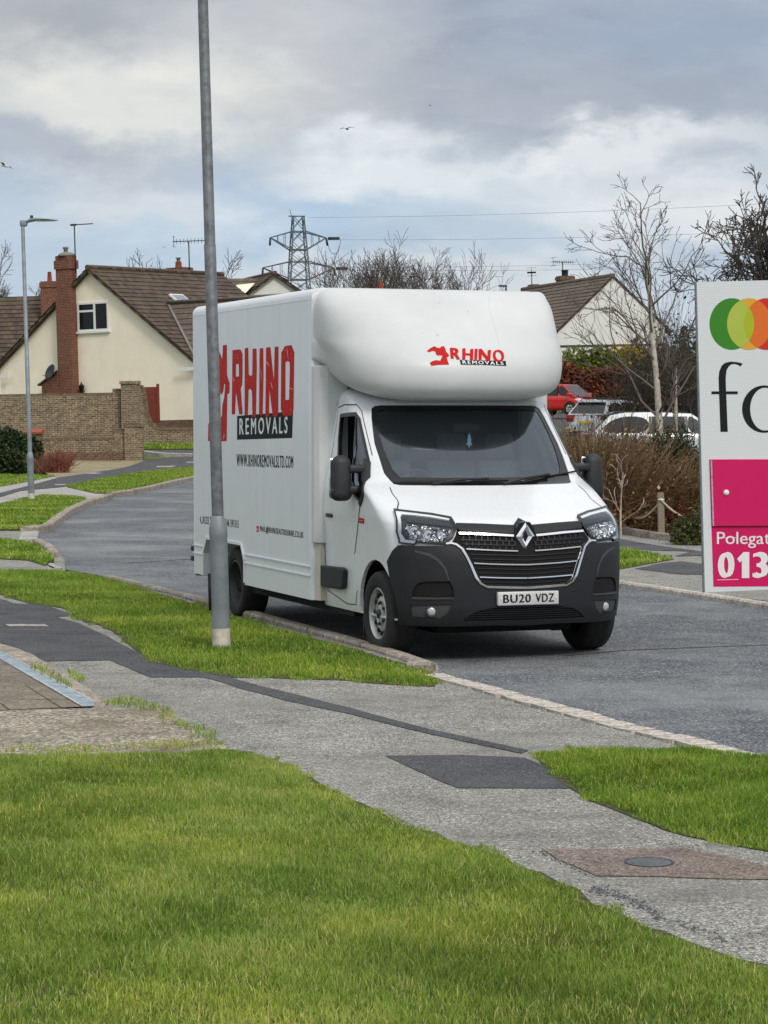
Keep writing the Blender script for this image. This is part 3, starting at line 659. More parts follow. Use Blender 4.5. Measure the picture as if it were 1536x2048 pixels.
V5 = px(c7([(-400, 475), (0, 475), (400, 480), (250, 512), (0, 556), (-400, 600)]), .08)
V6 = px(c7([(900, 283), (1045, 283), (1410, 283), (1700, 283), (1700, 250), (1410, 250), (1045, 250), (900, 250)]), .08)
V7 = px(c6([(300, 1330), (540, 1345), (760, 1375), (900, 1408), (760, 1432), (560, 1470), (300, 1490)]), .06)
sheet('front_lawn', jag(LAWN, .02, 21, .15), .06, M['soil'], .05, 2); sheet('verge', jag(VL, .02, 22, .2), .061, M['soil'], .05, 2); sheet('verge', jag(VR, .02, 23, .15), .06, M['soil'], .05, 2)
for q, zz in ((V2, .062), (V3, .07), (V4, .076), (V5, .072), (V6, .07), (V7, .06)): sheet('verge', q, zz, M['soil'], .05, 3)
grass('lawn_grass', jag(LAWN, .05, 1, .1), .064, 20000, .034, .0033, 'short mixed green and straw coloured lawn in the foreground', 1, M['grass'], margin=.8, edge=LAWN)
grass('verge_grass', jag(VL, .07, 2, .12), .061, 5600, .044, .007, 'green grass verge around the near lamp post beside the van', 2, M['grass2'], edge=VL)
grass('verge_grass', jag(VR, .05, 3, .1), .066, 14500, .042, .0046, 'bright green grass verge at the right beside the dropped kerb', 3, M['grass2'], edge=VR)
grass('verge_grass', V2, .062, 1900, .05, .016, 'small patch of grass with broken kerb left of the road', 4, M['grass2'])
grass('verge_grass', V3, .07, 1300, .055, .022, 'grass verge inside the bend around the far lamp post', 5, M['grass2'])
grass('verge_grass', V4, .076, 700, .06, .026, 'long grass verge on the outside of the bend', 6, M['grass2'])
grass('verge_grass', V5, .072, 600, .06, .026, 'strip of lawn in front of the dark hedge', 7, M['grass2'])
grass('verge_grass', V6, .07, 150, .12, .05, 'thin grass strip at the foot of the far brick wall', 8, M['grass2'])
grass('verge_grass', V7, .06, 1200, .06, .015, 'small grass verge on the far side of the road right of the van', 9, M['grass2'])
# tufts creeping over the edge of the old concrete drive
TF = px([(205, 1402), (250, 1396), (330, 1410), (345, 1432), (400, 1455), (450, 1488), (430, 1494), (380, 1470), (330, 1440), (300, 1425), (240, 1416)], .06)
grass('edge_grass', jag(TF, .04, 4, .1), .06, 3000, .035, .005, 'thin yellowish grass tufts along the edge of the old concrete drive', 10, M['grass'])
TE = px([(0, 1497), (150, 1494), (350, 1484), (445, 1484), (452, 1497), (350, 1503), (0, 1507)], .06)
grass('edge_grass', jag(TE, .03, 5, .1), .064, 2500, .03, .005, 'sparse grass where lawn meets old concrete', 11, M['grass'])

def rubble():
    rg = random.Random(8); mb = MB()
    runs = [c3([(520, 948), (600, 950), (700, 985), (820, 1040), (930, 1110)]), c3([(228, 716), (262, 738), (345, 782), (440, 828), (540, 872)]), c3([(1000, 1130), (1150, 1185), (1300, 1240)])]
    for ri, run in enumerate(runs):
        for k in range((300, 70, 60)[ri]):
            i = rg.randrange(len(run)-1); f = rg.random(); u = run[i][0]+(run[i+1][0]-run[i][0])*f+rg.gauss(0, 7); v = run[i][1]+(run[i+1][1]-run[i][1])*f+rg.gauss(0, (5, 1.5, 3)[ri])
            p = G(u, v, .055); s = rg.uniform(.0025, .008); a = rg.uniform(0, 6.28); pts = []
            for q in range(5): r_ = s*rg.uniform(.6, 1.2); pts.append((p.x+r_*math.cos(a+q*1.257), p.y+r_*math.sin(a+q*1.257)*1.3))
            z1 = .056+s*rg.uniform(.3, .8); mb.add([(x, y, .05) for x, y in pts]+[(x+(p.x-x)*.35, y+(p.y-y)*.35, z1) for x, y in pts], [(5, 6, 7, 8, 9)]+[(q, (q+1) % 5, 5+(q+1) % 5, 5+q) for q in range(5)])
    stuff(mb.build('tarmac_crumbs', M['road']), 'loose dark tarmac crumbs along the broken path edge beside the lawn', 'rubble')
rubble()

grass('edge_grass', px([(70, 1328), (120, 1352), (150, 1378), (135, 1380), (95, 1358), (60, 1338)], .07), .074, 1400, .05, .006, 'a few weeds growing out of the drainage channel', 12, M['grass'])
grass('edge_grass', px([(135, 1340), (160, 1348), (175, 1362), (160, 1366), (140, 1354)], .06), .062, 2600, .035, .006, 'small weed clump on the concrete edge beside the channel', 13, M['grass'])
# ------------------------------------------------------------------ the removal van
TH = R(20.0); VAN_O = Vector((1.125, 18.85, 0))
VX = Vector((math.cos(TH), math.sin(TH), 0)); VY = Vector((-math.sin(TH), math.cos(TH), 0))
def to_van(p): d = p-VAN_O; return Vector((d.dot(VX), d.dot(VY), d.z))
VC = to_van(CAM)
def vdir(u, v): d = ray(u, v); return Vector((d.dot(VX), d.dot(VY), d.z))
def on_x(u, v, X):
    d = vdir(u, v); return VC+d*((X-VC.x)/d.x)
def on_y(u, v, Y):
    d = vdir(u, v); return VC+d*((Y-VC.y)/d.y)
class Curve:
    """monotone cubic through (z, value)"""
    def __init__(s, *p):
        s.x = np.array([a for a, _ in p], float); s.y = np.array([b for _, b in p], float)
        h = np.diff(s.x); d = np.diff(s.y)/h; m = np.zeros(len(s.x)); m[0], m[-1] = d[0], d[-1]
        for i in range(1, len(d)): m[i] = 0 if d[i-1]*d[i] <= 0 else 3*(h[i-1]+h[i])/((2*h[i]+h[i-1])/d[i-1]+(h[i]+2*h[i-1])/d[i])
        s.m = m
    def __call__(s, x):
        x = min(max(x, s.x[0]), s.x[-1]); i = min(int(np.searchsorted(s.x, x, 'right'))-1, len(s.x)-2); i = max(i, 0)
        h = s.x[i+1]-s.x[i]; t = (x-s.x[i])/h
        return (2*t**3-3*t*t+1)*s.y[i]+(t**3-2*t*t+t)*h*s.m[i]+(-2*t**3+3*t*t)*s.y[i+1]+(t**3-t*t)*h*s.m[i+1]
class Skin:
    """body skin made of level slices: s=0 front centre, |s|=1 corner end, |s|=2 rear edge"""
    def __init__(s, yn, w_, r, n, yb, lift=None): s.yn, s.w, s.r, s.n, s.yb, s.lift, s.flare = yn, w_, r, n, yb, lift, None
    def pt(s, a, z):
        W, Rr, Y0, ex = s.w(z), s.r(z), s.yn(z), 2/s.n(z); q = abs(a)
        if q <= 1: t = q*math.pi/2; x = W*math.sin(t)**ex if t > 0 else 0; y = Y0+Rr*(1-math.cos(min(t, math.pi/2-1e-9))**ex)
        else: x = W+(s.flare(z)*(q-1)**1.5 if s.flare else 0); y = Y0+Rr+(q-1)*(s.yb-Y0-Rr)
        x = x if a >= 0 else -x
        return Vector((x, y, z+(s.lift(abs(x), y, z) if s.lift else 0)))
    def nrm(s, a, z):
        e = 2e-3; a = a if abs(a) > .01 else .01
        return (s.pt(a+e, z)-s.pt(a-e, z)).cross(s.pt(a, z+e)-s.pt(a, z-e)).normalized()
    def inv(s, p):
        x, y, z = p; W, Rr, Y0, ex = s.w(z), s.r(z), s.yn(z), 2/s.n(z); sg = 1 if x >= 0 else -1
        if y >= Y0+Rr: return sg*(1+(y-Y0-Rr)/max(1e-6, s.yb-Y0-Rr)), z
        f = min(1, abs(x)/W)
        if f < .9: t = math.asin(f**(1/ex))
        else: t = math.acos(min(1, max(0, 1-(y-Y0)/Rr)**(1/ex)))
        return sg*t/(math.pi/2), z
    def inside(s, p):
        z = p.z
        if z < s.w.x[0] or z > s.w.x[-1] or p.y > s.yb+.05: return False
        W = s.w(z)
        if abs(p.x) >= W: return False
        n = s.n(z); return p.y >= s.yn(z)+s.r(z)*(1-(1-(abs(p.x)/W)**n)**(1/n))
    def hit(s, u, v):
        d = vdir(u, v); d = d/(-d.y) if d.y < 0 else d/d.y
        t0 = 16.0; st = .02; t = t0
        while t < 23:
            if s.inside(VC+d*t): break
            t += st
        a, b = t-st, t
        for _ in range(18):
            m = (a+b)/2
            if s.inside(VC+d*m): b = m
            else: a = m
        return s.inv(VC+d*b)
def drape(name, skin, outer, holes, m, parent, off=0., thick=0., sx=.04, sz=.03, back=None):
    bm = fill2d(outer, holes, sx, sz)
    bm.verts.index_update()
    ab = [(v.co.x, v.co.y) for v in bm.verts]; F = [[v.index for v in f.verts] for f in bm.faces]
    N = [skin.nrm(a, z) for a, z in ab]; P = [skin.pt(a, z)+n*off for (a, z), n in zip(ab, N)]
    edges = [[v.index for v in e.verts] for e in bm.edges if len(e.link_faces) == 1]; lf = {tuple(sorted(e)): None for e in edges}
    me = bpy.data.meshes.new(name); nv = len(P); vs = [tuple(p) for p in P]; nn = [tuple(n) for n in N]; fs = list(F)
    # winding: outward
    f0 = F[0]; nf = (P[f0[1]]-P[f0[0]]).cross(P[f0[2]]-P[f0[0]])
    if thick:
        mp = {}
        bd = set(i for e in edges for i in e)
        dirs = {}
        for f in F:
            for i in range(len(f)):
                k = (f[i], f[(i+1) % len(f)]); dirs[k] = 1
        for i in bd: mp[i] = len(vs); vs.append(tuple(P[i])); mp[-i-1] = len(vs); vs.append(tuple(P[i]-N[i]*thick))
        side = []
        for a, b in edges:
            if (a, b) not in dirs: a, b = b, a
            side.append((mp[b], mp[a], mp[-a-1], mp[-b-1]))
        fs += side
    me.from_pydata(vs, [], fs)
    sm = [True]*len(F)+[False]*(len(fs)-len(F)); me.polygons.foreach_set('use_smooth', sm); me.update()
    o = mesh_obj(name, me, m, parent)
    # exact normals of the skin on the face, flat on the edge wall
    cn = []
    for p in me.polygons:
        for li in p.loop_indices:
            vi = me.loops[li].vertex_index
            if p.index < len(F): cn.append(nn[vi])
            else: cn.append(tuple(p.normal))
    me.normals_split_custom_set(cn)
    bm.free(); return o
def mir(poly): return [(-a, b) for a, b in poly][::-1]
CAB = Skin(Curve((.24, .12), (.30, .035), (.45, 0), (.62, 0), (.78, .012), (.92, .04), (1.03, .085), (1.09, .15), (1.15, .28), (1.22, .44), (1.30, .61), (1.37, .76), (1.40, .82), (1.6, 1.005), (1.8, 1.19), (2.0, 1.375), (2.04, 1.42), (2.1, 1.55), (2.16, 1.8), (2.19, 2.0)),
           Curve((.24, .91), (.32, .965), (.5, .985), (.75, .99), (.95, 1.0), (1.15, 1.015), (1.3, 1.015), (1.42, 1.0), (1.7, .955), (2.0, .895), (2.12, .86), (2.19, .74)),
           Curve((.24, .50), (.45, .56), (.8, .54), (.95, .52), (1.05, .50), (1.12, .44), (1.2, .36), (1.3, .34), (1.4, .37), (1.7, .36), (2.03, .32), (2.12, .25), (2.19, .08)),
           Curve((.24, 2.4), (.8, 2.45), (1.05, 2.3), (1.2, 2.3), (1.4, 2.3), (2.19, 2.3)), 2.1)
def _lift(x, y, z):
    f = max(0, min(1, (y-1.15)/.95)); return .27*f**1.3*max(0, min(1, (x-.5)/.5))*max(0, 1-(z-2.06)/.55)
LUT = Skin(Curve((2.06, 1.34), (2.068, 1.22), (2.09, 1.12), (2.14, 1.04), (2.22, 1.0), (2.30, 1.0), (2.4, 1.04), (2.5, 1.125), (2.6, 1.235), (2.75, 1.425), (2.9, 1.66), (2.96, 1.77), (3.0, 1.87), (3.015, 1.95), (3.022, 2.05)),
           Curve((2.06, .86), (2.07, .91), (2.10, .955), (2.18, .99), (2.35, 1.02), (2.6, 1.066), (2.85, 1.072), (2.93, 1.055), (2.98, 1.02), (3.01, .97), (3.022, .92)),
           None, Curve((2.06, 2.6), (2.3, 2.6), (2.6, 2.7), (3.022, 3.0)), 2.1, _lift)
LUT.r = lambda z: max(.04, min(.88, 2.085-LUT.yn(z)))
LUT.flare = lambda z: max(0, 1.088-LUT.w(z)) if 2.2 < z < 2.95 else 0
def cv(pts, sx, ox, oy): return [(x/sx+ox, y/sx+oy) for x, y in pts]
k2 = lambda *p: cv(p, 2.56, 360, 540)         # close-ups of the photograph used to measure
k3 = lambda *p: cv(p, 2.327, 620, 560)
k4 = lambda *p: cv(p, 2.648, 700, 960)
kl = lambda *p: cv(p, 6.4, 380, 660)
def hc(pts, sk=None): return [(sk or CAB).hit(u, v) for u, v in pts]
def dens(poly, n=4):
    out = []
    for i in range(len(poly)):
        a, b = poly[i], poly[(i+1) % len(poly)]
        out += [(a[0]+(b[0]-a[0])*k/n, a[1]+(b[1]-a[1])*k/n) for k in range(n)]
    return out
def strip(path, w_):
    """flat ribbon outline round a 2D path"""
    L, Rr = [], []
    for i, p in enumerate(path):
        a = Vector(path[max(i-1, 0)]); b = Vector(path[min(i+1, len(path)-1)]); d = (b-a).normalized(); n = Vector((-d.y, d.x))*w_/2
        L.append((p[0]+n.x, p[1]+n.y)); Rr.append((p[0]-n.x, p[1]-n.y))
    return L+Rr[::-1]
def smooth2(poly, it=1, closed=True):
    for _ in range(it):
        out = []
        n = len(poly)
        for i in range(n if closed else n-1):
            a, b = poly[i], poly[(i+1) % n]
            out += [(a[0]*.75+b[0]*.25, a[1]*.75+b[1]*.25), (a[0]*.25+b[0]*.75, a[1]*.25+b[1]*.75)]
        if not closed: out = [poly[0]]+out+[poly[-1]]
        poly = out
    return poly
def grimy(name, col, rough, coat, amt):
    m, nt, b = new_mat(name); co = coords(nt); n = noise(nt, co, 1.1, 5, .6); st = noise(nt, coords(nt, (9, 9, .7)), 1, 5, .65); sp = noise(nt, co, 38, 3, .7)
    c = ramp_node(nt, n, [(.3, tuple(q*.94 for q in col)), (.7, col)])
    c = mixc(nt, ramp_node(nt, st, [(.50, (0, 0, 0)), (.74, (amt, amt, amt))]), c, C(186, 180, 166))
    c = mixc(nt, ramp_node(nt, sp, [(.66, (0, 0, 0)), (.74, (amt*.8, amt*.8, amt*.8))]), c, C(150, 146, 136))
    nt.links.new(c, b.inputs['Base Color']); nt.links.new(ramp_node(nt, st, [(.4, (rough,)*3), (.8, (rough+.2,)*3)]), b.inputs['Roughness'])
    b.inputs['Coat Weight'].default_value = coat; b.inputs['Coat Roughness'].default_value = .1; b.inputs['Specular IOR Level'].default_value = .45; return m
M['van'] = grimy('white_van_paint', C(230, 233, 236), .24, .5, .09)
M['box'] = grimy('white_box_panel', C(236, 239, 243), .3, .15, .13)
def luton_paint():
    m, nt, b = new_mat('luton_gel_coat'); co = coords(nt)
    n = noise(nt, co, 1.3, 6, .6); c = ramp_node(nt, n, [(.3, C(198, 200, 200)), (.7, C(212, 214, 214))])
    mp = noise(nt, coords(nt, (26, 26, 9)), 1.0, 3, .7)                       # stone chips and grime flecks
    s1 = noise(nt, co, 2.2, 2, .5)
    a = ramp_node(nt, mp, [(.64, (0, 0, 0)), (.69, (1, 1, 1))]); bq = ramp_node(nt, s1, [(.52, (0, 0, 0)), (.62, (.55, .55, .55))])
    c = mixc(nt, mixc(nt, 1, a, bq, 'MULTIPLY'), c, C(128, 130, 132))
    nt.links.new(c, b.inputs['Base Color']); b.inputs['Roughness'].default_value = .42; b.inputs['Coat Weight'].default_value = .06; b.inputs['Coat Roughness'].default_value = .15
    return m
M['luton'] = luton_paint()
M['red'] = plain('red_vinyl', C(196, 24, 18), .55, 0, .08, 5, spec=.15)
M['blackvinyl'] = plain('black_vinyl', C(16, 18, 22), .55, 0, .1, 5, spec=.15)
M['whitevinyl'] = plain('white_vinyl', C(232, 234, 235), .4, 0, .02, 5)
M['bumper'] = plain('dark_grey_bumper_plastic', C(38, 39, 43), .5, 0, .15, 4, spec=.3, bmp=.05)
M['seat'] = plain('grey_seat_fabric', C(112, 114, 118), .9, 0, .2, 12)
M['dash'] = plain('dashboard_plastic', C(62, 64, 68), .7, 0, .1, 8)
M['seam'] = plain('panel_gap', (.03, .03, .032), .9)
def text_mesh(s, bold=.0, spacing=1.0):
    """lettering as a 2D mesh in the unit square; bold strokes are struck three times side by side, a hair apart in depth"""
    cu = bpy.data.curves.new('t', 'FONT'); cu.body = s; cu.space_character = spacing; cu.resolution_u = 4
    o = bpy.data.objects.new('t', cu); COL.objects.link(o); bpy.context.view_layer.update()
    me = bpy.data.meshes.new_from_object(o.evaluated_get(bpy.context.evaluated_depsgraph_get()))
    bpy.data.objects.remove(o); bpy.data.curves.remove(cu)
    bm = bmesh.new(); bm.from_mesh(me)
    bmesh.ops.remove_doubles(bm, verts=bm.verts[:], dist=1e-5)
    if bold:
        g0 = bm.verts[:]+bm.edges[:]+bm.faces[:]
        for k, (dx, dy) in enumerate(((-bold, -bold*.3), (bold, bold*.3))):
            g = bmesh.ops.duplicate(bm, geom=g0)['geom']
            for v in g:
                if isinstance(v, bmesh.types.BMVert): v.co += Vector((dx, dy, .0004*(k+1)))
    bpy.data.meshes.remove(me)
    xs = [v.co.x for v in bm.verts]; ys = [v.co.y for v in bm.verts]; x0, x1, y0, y1 = min(xs), max(xs), min(ys), max(ys)
    for v in bm.verts: v.co = ((v.co.x-x0)/(x1-x0), (v.co.y-y0)/(y1-y0), v.co.z)
    return bm
def quad(c):
    """unit square -> quad TL TR BR BL"""
    tl, tr, br, bl = [Vector(q) for q in c]
    return lambda a, b: tuple((bl.lerp(br, a)).lerp(tl.lerp(tr, a), b))
def decal_bm(name, bm, fn, m, parent):
    """2D mesh -> 3D through fn"""
    for v in bm.verts: v.co = fn(v.co.x, v.co.y, v.co.z)
    bm.normal_update(); me = bpy.data.meshes.new(name); bm.to_mesh(me); bm.free(); return mesh_obj(name, me, m, parent)
def cut(bm, st):
    for ax in (0, 1):
        lo = min(v.co[ax] for v in bm.verts); hi = max(v.co[ax] for v in bm.verts); k = math.floor(lo/st)+1
        while k*st < hi-1e-6:
            co = [0, 0, 0]; co[ax] = k*st; no = [0, 0, 0]; no[ax] = 1
            bmesh.ops.bisect_plane(bm, geom=bm.verts[:]+bm.edges[:]+bm.faces[:], dist=1e-5, plane_co=co, plane_no=no); k += 1
    return bm
van = thing('removal_van', 'white low loader removal van with black bumper and red lettering parked by the kerb', 'van', VAN_O, TH)
def wheel(name, x, y, rad, wd, dark, out):
    """out: -1 outer face to -x, +1 to +x"""
    mt = Matrix.Translation((x, y, rad)) @ Matrix.Rotation(R(90)*out, 4, 'Y')
    wh = MB(); h = wd/2
    wh.lathe([(rad*.60, -h), (rad*.62, -h*.98), (rad*.9, -h*1.02), (rad*.975, -h*.85), (rad, -h*.55), (rad, h*.55), (rad*.975, h*.85), (rad*.93, h*.98), (rad*.85, h*1.04), (rad*.68, h*1.0), (rad*.625, h*.95), (rad*.60, h*.8)], 48, mt)
    for k in range(-2, 3):
        if k: wh.lathe([(rad*1.0005, k*h*.2-.004), (rad*1.0045, k*h*.2-.004), (rad*1.0045, k*h*.2+.012), (rad*1.0005, k*h*.2+.012)], 48, mt)
    t = wh.build('wheel', M['rubber'], van)
    rm = MB(); q = rad*.6
    if not dark: rm.lathe([(q*1.03, h*.86), (q*.98, h*.93), (q*.93, h*.8), (q*.9, h*.45), (q*.82, h*.42), (q*.62, h*.66), (q*.5, h*.68), (q*.40, h*.5), (q*.36, h*.52), (q*.34, h*.75), (q*.2, h*.8), (0, h*.8)], 40, mt)
    else: rm.lathe([(q*1.03, h*.9), (q*.97, h*.93), (q*.92, h*.6), (q*.88, -h*.2), (q*.6, -h*.45), (q*.45, -h*.4), (q*.40, -h*.1), (q*.25, 0), (0, 0)], 40, mt)
    rim = rm.build('rim', M['darkrim'] if dark else M['steelrim'], t, autosmooth=40)
    nh = 12 if not dark else 8
    for k in range(nh if x < 0 else 0):
        a = k*2*math.pi/nh; rr = q*.77; zf = h*.5 if not dark else -h*.3
        MB().lathe([(0, zf+.02), (.019, zf+.02), (.019, zf-.01)], 12, mt @ Matrix.Translation((rr*math.cos(a), rr*math.sin(a), 0))).build('vent_hole', M['void'], rim)
    nb = MB()
    for k in range(5):
        a = k*2*math.pi/5+.3; nb.lathe([(0, .022), (.012, .022), (.013, 0)], 6, mt @ Matrix.Translation((q*.42*math.cos(a), q*.42*math.sin(a), (h*.62 if not dark else -h*.2))))
    nb.lathe([(0, .016), (.035, .014), (.04, 0)], 16, mt @ Matrix.Translation((0, 0, h*.8 if not dark else 0)))
    nb.build('hub', M['dkmetal'], t)
    return t
WR, FY, RY = .345, .765, 4.64
wheel('wheel', -.865, FY, WR, .235, False, -1); wheel('wheel', .865, FY, WR, .235, False, 1)
wheel('wheel', -.90, RY, WR, .25, True, -1); wheel('wheel', .90, RY, WR, .25, True, 1)
def facet_mat():
    m, nt, b = new_mat('faceted_reflector'); co = coords(nt, (60, 40, 45)); v = _n(nt, 'ShaderNodeTexVoronoi', Scale=1); nt.links.new(co, v.inputs['Vector'])
    sep = nt.nodes.new('ShaderNodeSeparateColor'); nt.links.new(v.outputs['Color'], sep.inputs[0])
    nt.links.new(ramp_node(nt, sep.outputs[0], [(.25, (.03, .03, .035)), (.5, (.35, .36, .37)), (.8, (.95, .95, .95))]), b.inputs['Base Color'])
    b.inputs['Metallic'].default_value = .7; b.inputs['Roughness'].default_value = .15; bump(nt, b, v.outputs['Distance'], .8, .02); return m
M['facets'] = facet_mat(); M['guide'] = plain('light_guide', C(250, 252, 253), .2, 0, .05, 20)
def cab():
    # openings
    WSh = hc(k3((800, 579), (700, 579), (470, 579), (330, 580), (302, 584), (286, 596), (286, 640), (300, 760), (345, 900), (390, 950), (420, 955), (700, 957), (800, 957)))
    WSh[0] = (0, WSh[0][1]); WSh[-1] = (0, WSh[-1][1])
    WS = WSh+[(-a, b) for a, b in WSh[1:-1]][::-1]
    WINL = hc(k2((822, 737), (860, 731), (903, 728), (925, 760), (945, 850), (975, 985), (974, 1060), (925, 1195), (892, 1160), (850, 1080), (806, 1000), (810, 860)))
    WINR = mir(WINL)
    arch = []
    for k in range(33):
        a = math.pi*2*k/32; Y = FY-.005+.415*math.cos(a); z_ = .365+.415*math.sin(a)
        z_ = max(.33, z_); arch.append((CAB.inv(Vector((-CAB.w(z_)-.0, Y, z_)))))
    ar = []
    for p in arch:
        if not ar or abs(p[0]-ar[-1][0])+abs(p[1]-ar[-1][1]) > 1e-3: ar.append(p)
    if abs(ar[0][0]-ar[-1][0])+abs(ar[0][1]-ar[-1][1]) < 1e-3: ar.pop()
    outer = [(-2, .318), (2, .318), (2, 2.188), (-2, 2.188)]
    drape('cab_body', CAB, dens(outer, 10), [WS, WINL, WINR, ar, mir(ar)], M['van'], van, 0, .03, .04, .03)
    for q in (-1, 1):       # dark wheel housings
        mb = MB(); n = 20; pts = [(FY+.43*math.cos(math.pi*k/n), .36+.43*math.sin(math.pi*k/n)) for k in range(n+1)]
        pts = [(pts[0][0], .31)]+pts+[(pts[-1][0], .31)]; m_ = len(pts)
        vs = [(q*.94, y, z_) for y, z_ in pts]+[(q*.55, y, z_) for y, z_ in pts]
        mb.add(vs, [(i, i+1, m_+i+1, m_+i) for i in range(m_-1)]+[tuple(range(m_, 2*m_))]); mb.build('wheel_housing', M['void'], van)
    # windscreen
    ws = drape('windscreen', CAB, WS, [], M['glass'], van, -.012, 0, .05, .04)
    frit_out = WS; c = (sum(p[0] for p in WS)/len(WS), sum(p[1] for p in WS)/len(WS))
    wi = hc(k3((800, 600), (700, 600), (600, 600), (470, 601), (345, 602), (310, 612), (318, 700), (345, 790), (385, 880), (420, 915), (700, 917), (800, 917)))
    wi[0] = (0, wi[0][1]); wi[-1] = (0, wi[-1][1]); wsi = wi+[(-a, b) for a, b in wi[1:-1]][::-1]
    drape('frit_band', CAB, WS, [wsi], M['blackgloss'], ws, -.008, 0, .05, .04)
    for W_, nm in ((WINL, 0), (WINR, 1)):
        cc = (sum(p[0] for p in W_)/len(W_), sum(p[1] for p in W_)/len(W_))
        inn = [(cc[0]+(a-cc[0])*.90, cc[1]+(b-cc[1])*.90) for a, b in W_]
        fr = drape('window_frame', CAB, W_, [inn], M['blackgloss'], van, .004, .03, .04, .03)
        if nm: drape('side_window', CAB, inn, [], M['glass'], van, -.01, 0, .05, .04)
        else:   # front quarter of the driver's window is up, the rest wound down
            qt = hc(k2((903, 745), (925, 770), (945, 860), (968, 985), (962, 1060), (925, 1170), (903, 1140)))
            drape('side_window', CAB, qt, [], M['glass'], van, -.006, 0, .05, .04)
            drape('window_frame', CAB, strip(hc(k2((902, 735), (900, 900), (900, 1150))), .012), [], M['blackgloss'], van, .006, .02, .04, .03)
    # bumper: one moulding round the lower front, open for the grilles
    half = hc(k4((940, 570), (940, 762), (770, 763), (590, 768), (420, 768), (300, 762))) + [CAB.inv(Vector((-CAB.w(.30), .38, .30))), CAB.inv(Vector((-CAB.w(.40), .355, .40))), CAB.inv(Vector((-CAB.w(.52), .37, .52))), CAB.inv(Vector((-CAB.w(.64), .43, .64)))] + hc(k4((205, 430), (232, 375), (262, 345), (350, 350), (495, 352), (520, 338), (560, 336), (600, 365), (640, 440), (680, 530), (720, 562)))
    half = [(min(a, 0), b) for a, b in half]
    m0 = half[0][1]; half[0] = (0, m0); half[1] = (0, half[1][1])
    full = half[1:]+[half[0]]+[(-a, b) for a, b in half[2:]][::-1]
    # order: bottom centre, left..., centre top, right...
    full = [half[1]]+half[2:]+[half[0]]+[(-a, b) for a, b in half[2:]][::-1]
    low = hc(k4((600, 738), (630, 715), (680, 690), (760, 676), (940, 672))); low = [(min(a, 0), b) for a, b in low]; low[-1] = (0, low[-1][1])
    lowb = hc(k4((600, 742), (940, 738))); lowg = low+[(-a, b) for a, b in low[:-1]][::-1]+[(-lowb[0][0], lowb[0][1]-.002), (0, lowb[1][1]), (lowb[0][0], lowb[0][1]-.002)]
    pk = hc(k4((333, 615), (340, 580), (360, 548), (400, 537), (528, 535), (545, 570), (550, 622)))
    fg = hc(k4((325, 660), (540, 657), (520, 700), (480, 730), (330, 718)))
    bp = drape('bumper', CAB, full, [lowg, pk, mir(pk), fg, mir(fg)], M['bumper'], van, .018, .05, .04, .03)
    for P_ in (pk, mir(pk)): drape('air_duct', CAB, P_, [], M['void'], bp, .003, 0, .05, .03)
    for P_ in (fg, mir(fg)): drape('fog_lamp_recess', CAB, P_, [], M['dash'], bp, .007, 0, .05, .03)
    for q in (1, -1):
        s0, z0 = CAB.hit(*k4((432, 695))[0]); p = CAB.pt(s0*q if q == 1 else -s0, z0); n = CAB.nrm(s0 if q == 1 else -s0, z0)
        n = (n+Vector((0, -1.2, 0))).normalized(); mt = Matrix.Translation(p+n*.0) @ n.to_track_quat('Z', 'Y').to_matrix().to_4x4()
        f = MB().lathe([(.045, -.02), (.045, .016), (.039, .018), (.036, .008)], 24, mt).build('fog_lamp', M['dash'], van)
        MB().lathe([(.036, .006), (.03, .014), (.015, .019), (0, .02)], 24, mt).build('lens', plain('fog_glass', C(205, 205, 200), .12, .3, .2, 60), f)
    # crease below the headlamp and side strake
    for q in (0, 1):
        cr = hc(k4((345, 372), (430, 392), (480, 425), (512, 475), (525, 530), (522, 532), (498, 470), (465, 432), (420, 405), (350, 385)))
        drape('crease', CAB, mir(cr) if q else cr, [], M['void'] if 0 else M['dash'], bp, .021, .004, .03, .03)
        cr = hc(k4((335, 620), (552, 622), (552, 630), (335, 630))); drape('crease', CAB, mir(cr) if q else cr, [], M['dash'], bp, .026, .01, .04, .03)
    # mesh behind the lower grille
    mesh_g = drape('lower_grille', CAB, lowg, [], M['void'], van, .003, 0, .05, .03)
    for k in range(5):
        z_ = lowb[0][1]+.012+k*.017; drape('bar', CAB, strip([(a, z_) for a in np.linspace(-.42+.05*k*.6, .42-.05*k*.6, 22)], .005), [], M['bumper'], mesh_g, .012, .006, .05, 0)
    # grille
    gl = hc(k4((560, 240), (700, 243), (860, 250), (940, 250), (940, 565), (720, 560), (685, 530), (645, 440), (605, 365), (562, 336), (540, 330), (556, 300), (566, 262)))
    gl = [(min(a, 0), b) for a, b in gl]; gl[3] = (0, gl[3][1]); gl[4] = (0, gl[4][1])
    gfull = gl[:4]+[(-a, b) for a, b in gl[:3]][::-1]+[(-a, b) for a, b in gl[5:]][::-1]+gl[4:]
    gr = drape('grille', CAB, gfull, [], M['void'], van, .004, 0, .04, .03)
    up = hc(k4((560, 236), (700, 240), (862, 247), (940, 210), (940, 285), (870, 300), (860, 288), (580, 272), (566, 262))); up = [(min(a, 0), b) for a, b in up]; up[3] = (0, up[3][1]); up[4] = (0, up[4][1]-.02)
    upf = up[:4]+[(-a, b) for a, b in up[:3]][::-1]+[(-a, b) for a, b in up[5:]][::-1]+up[4:]
    drape('grille_top', CAB, upf, [], M['bumper'], gr, .02, .03, .04, .03)
    def bars(pts, wd, m, off=.02, th=.02, nm='chrome_bar'):
        h_ = [(min(a, 0), b) for a, b in hc(pts)]
        for q in (0, 1):
            path = [(-a, b) for a, b in h_][::-1] if q else h_
            drape(nm, CAB, strip(path, wd), [], m, gr, off, th, .04, 0)
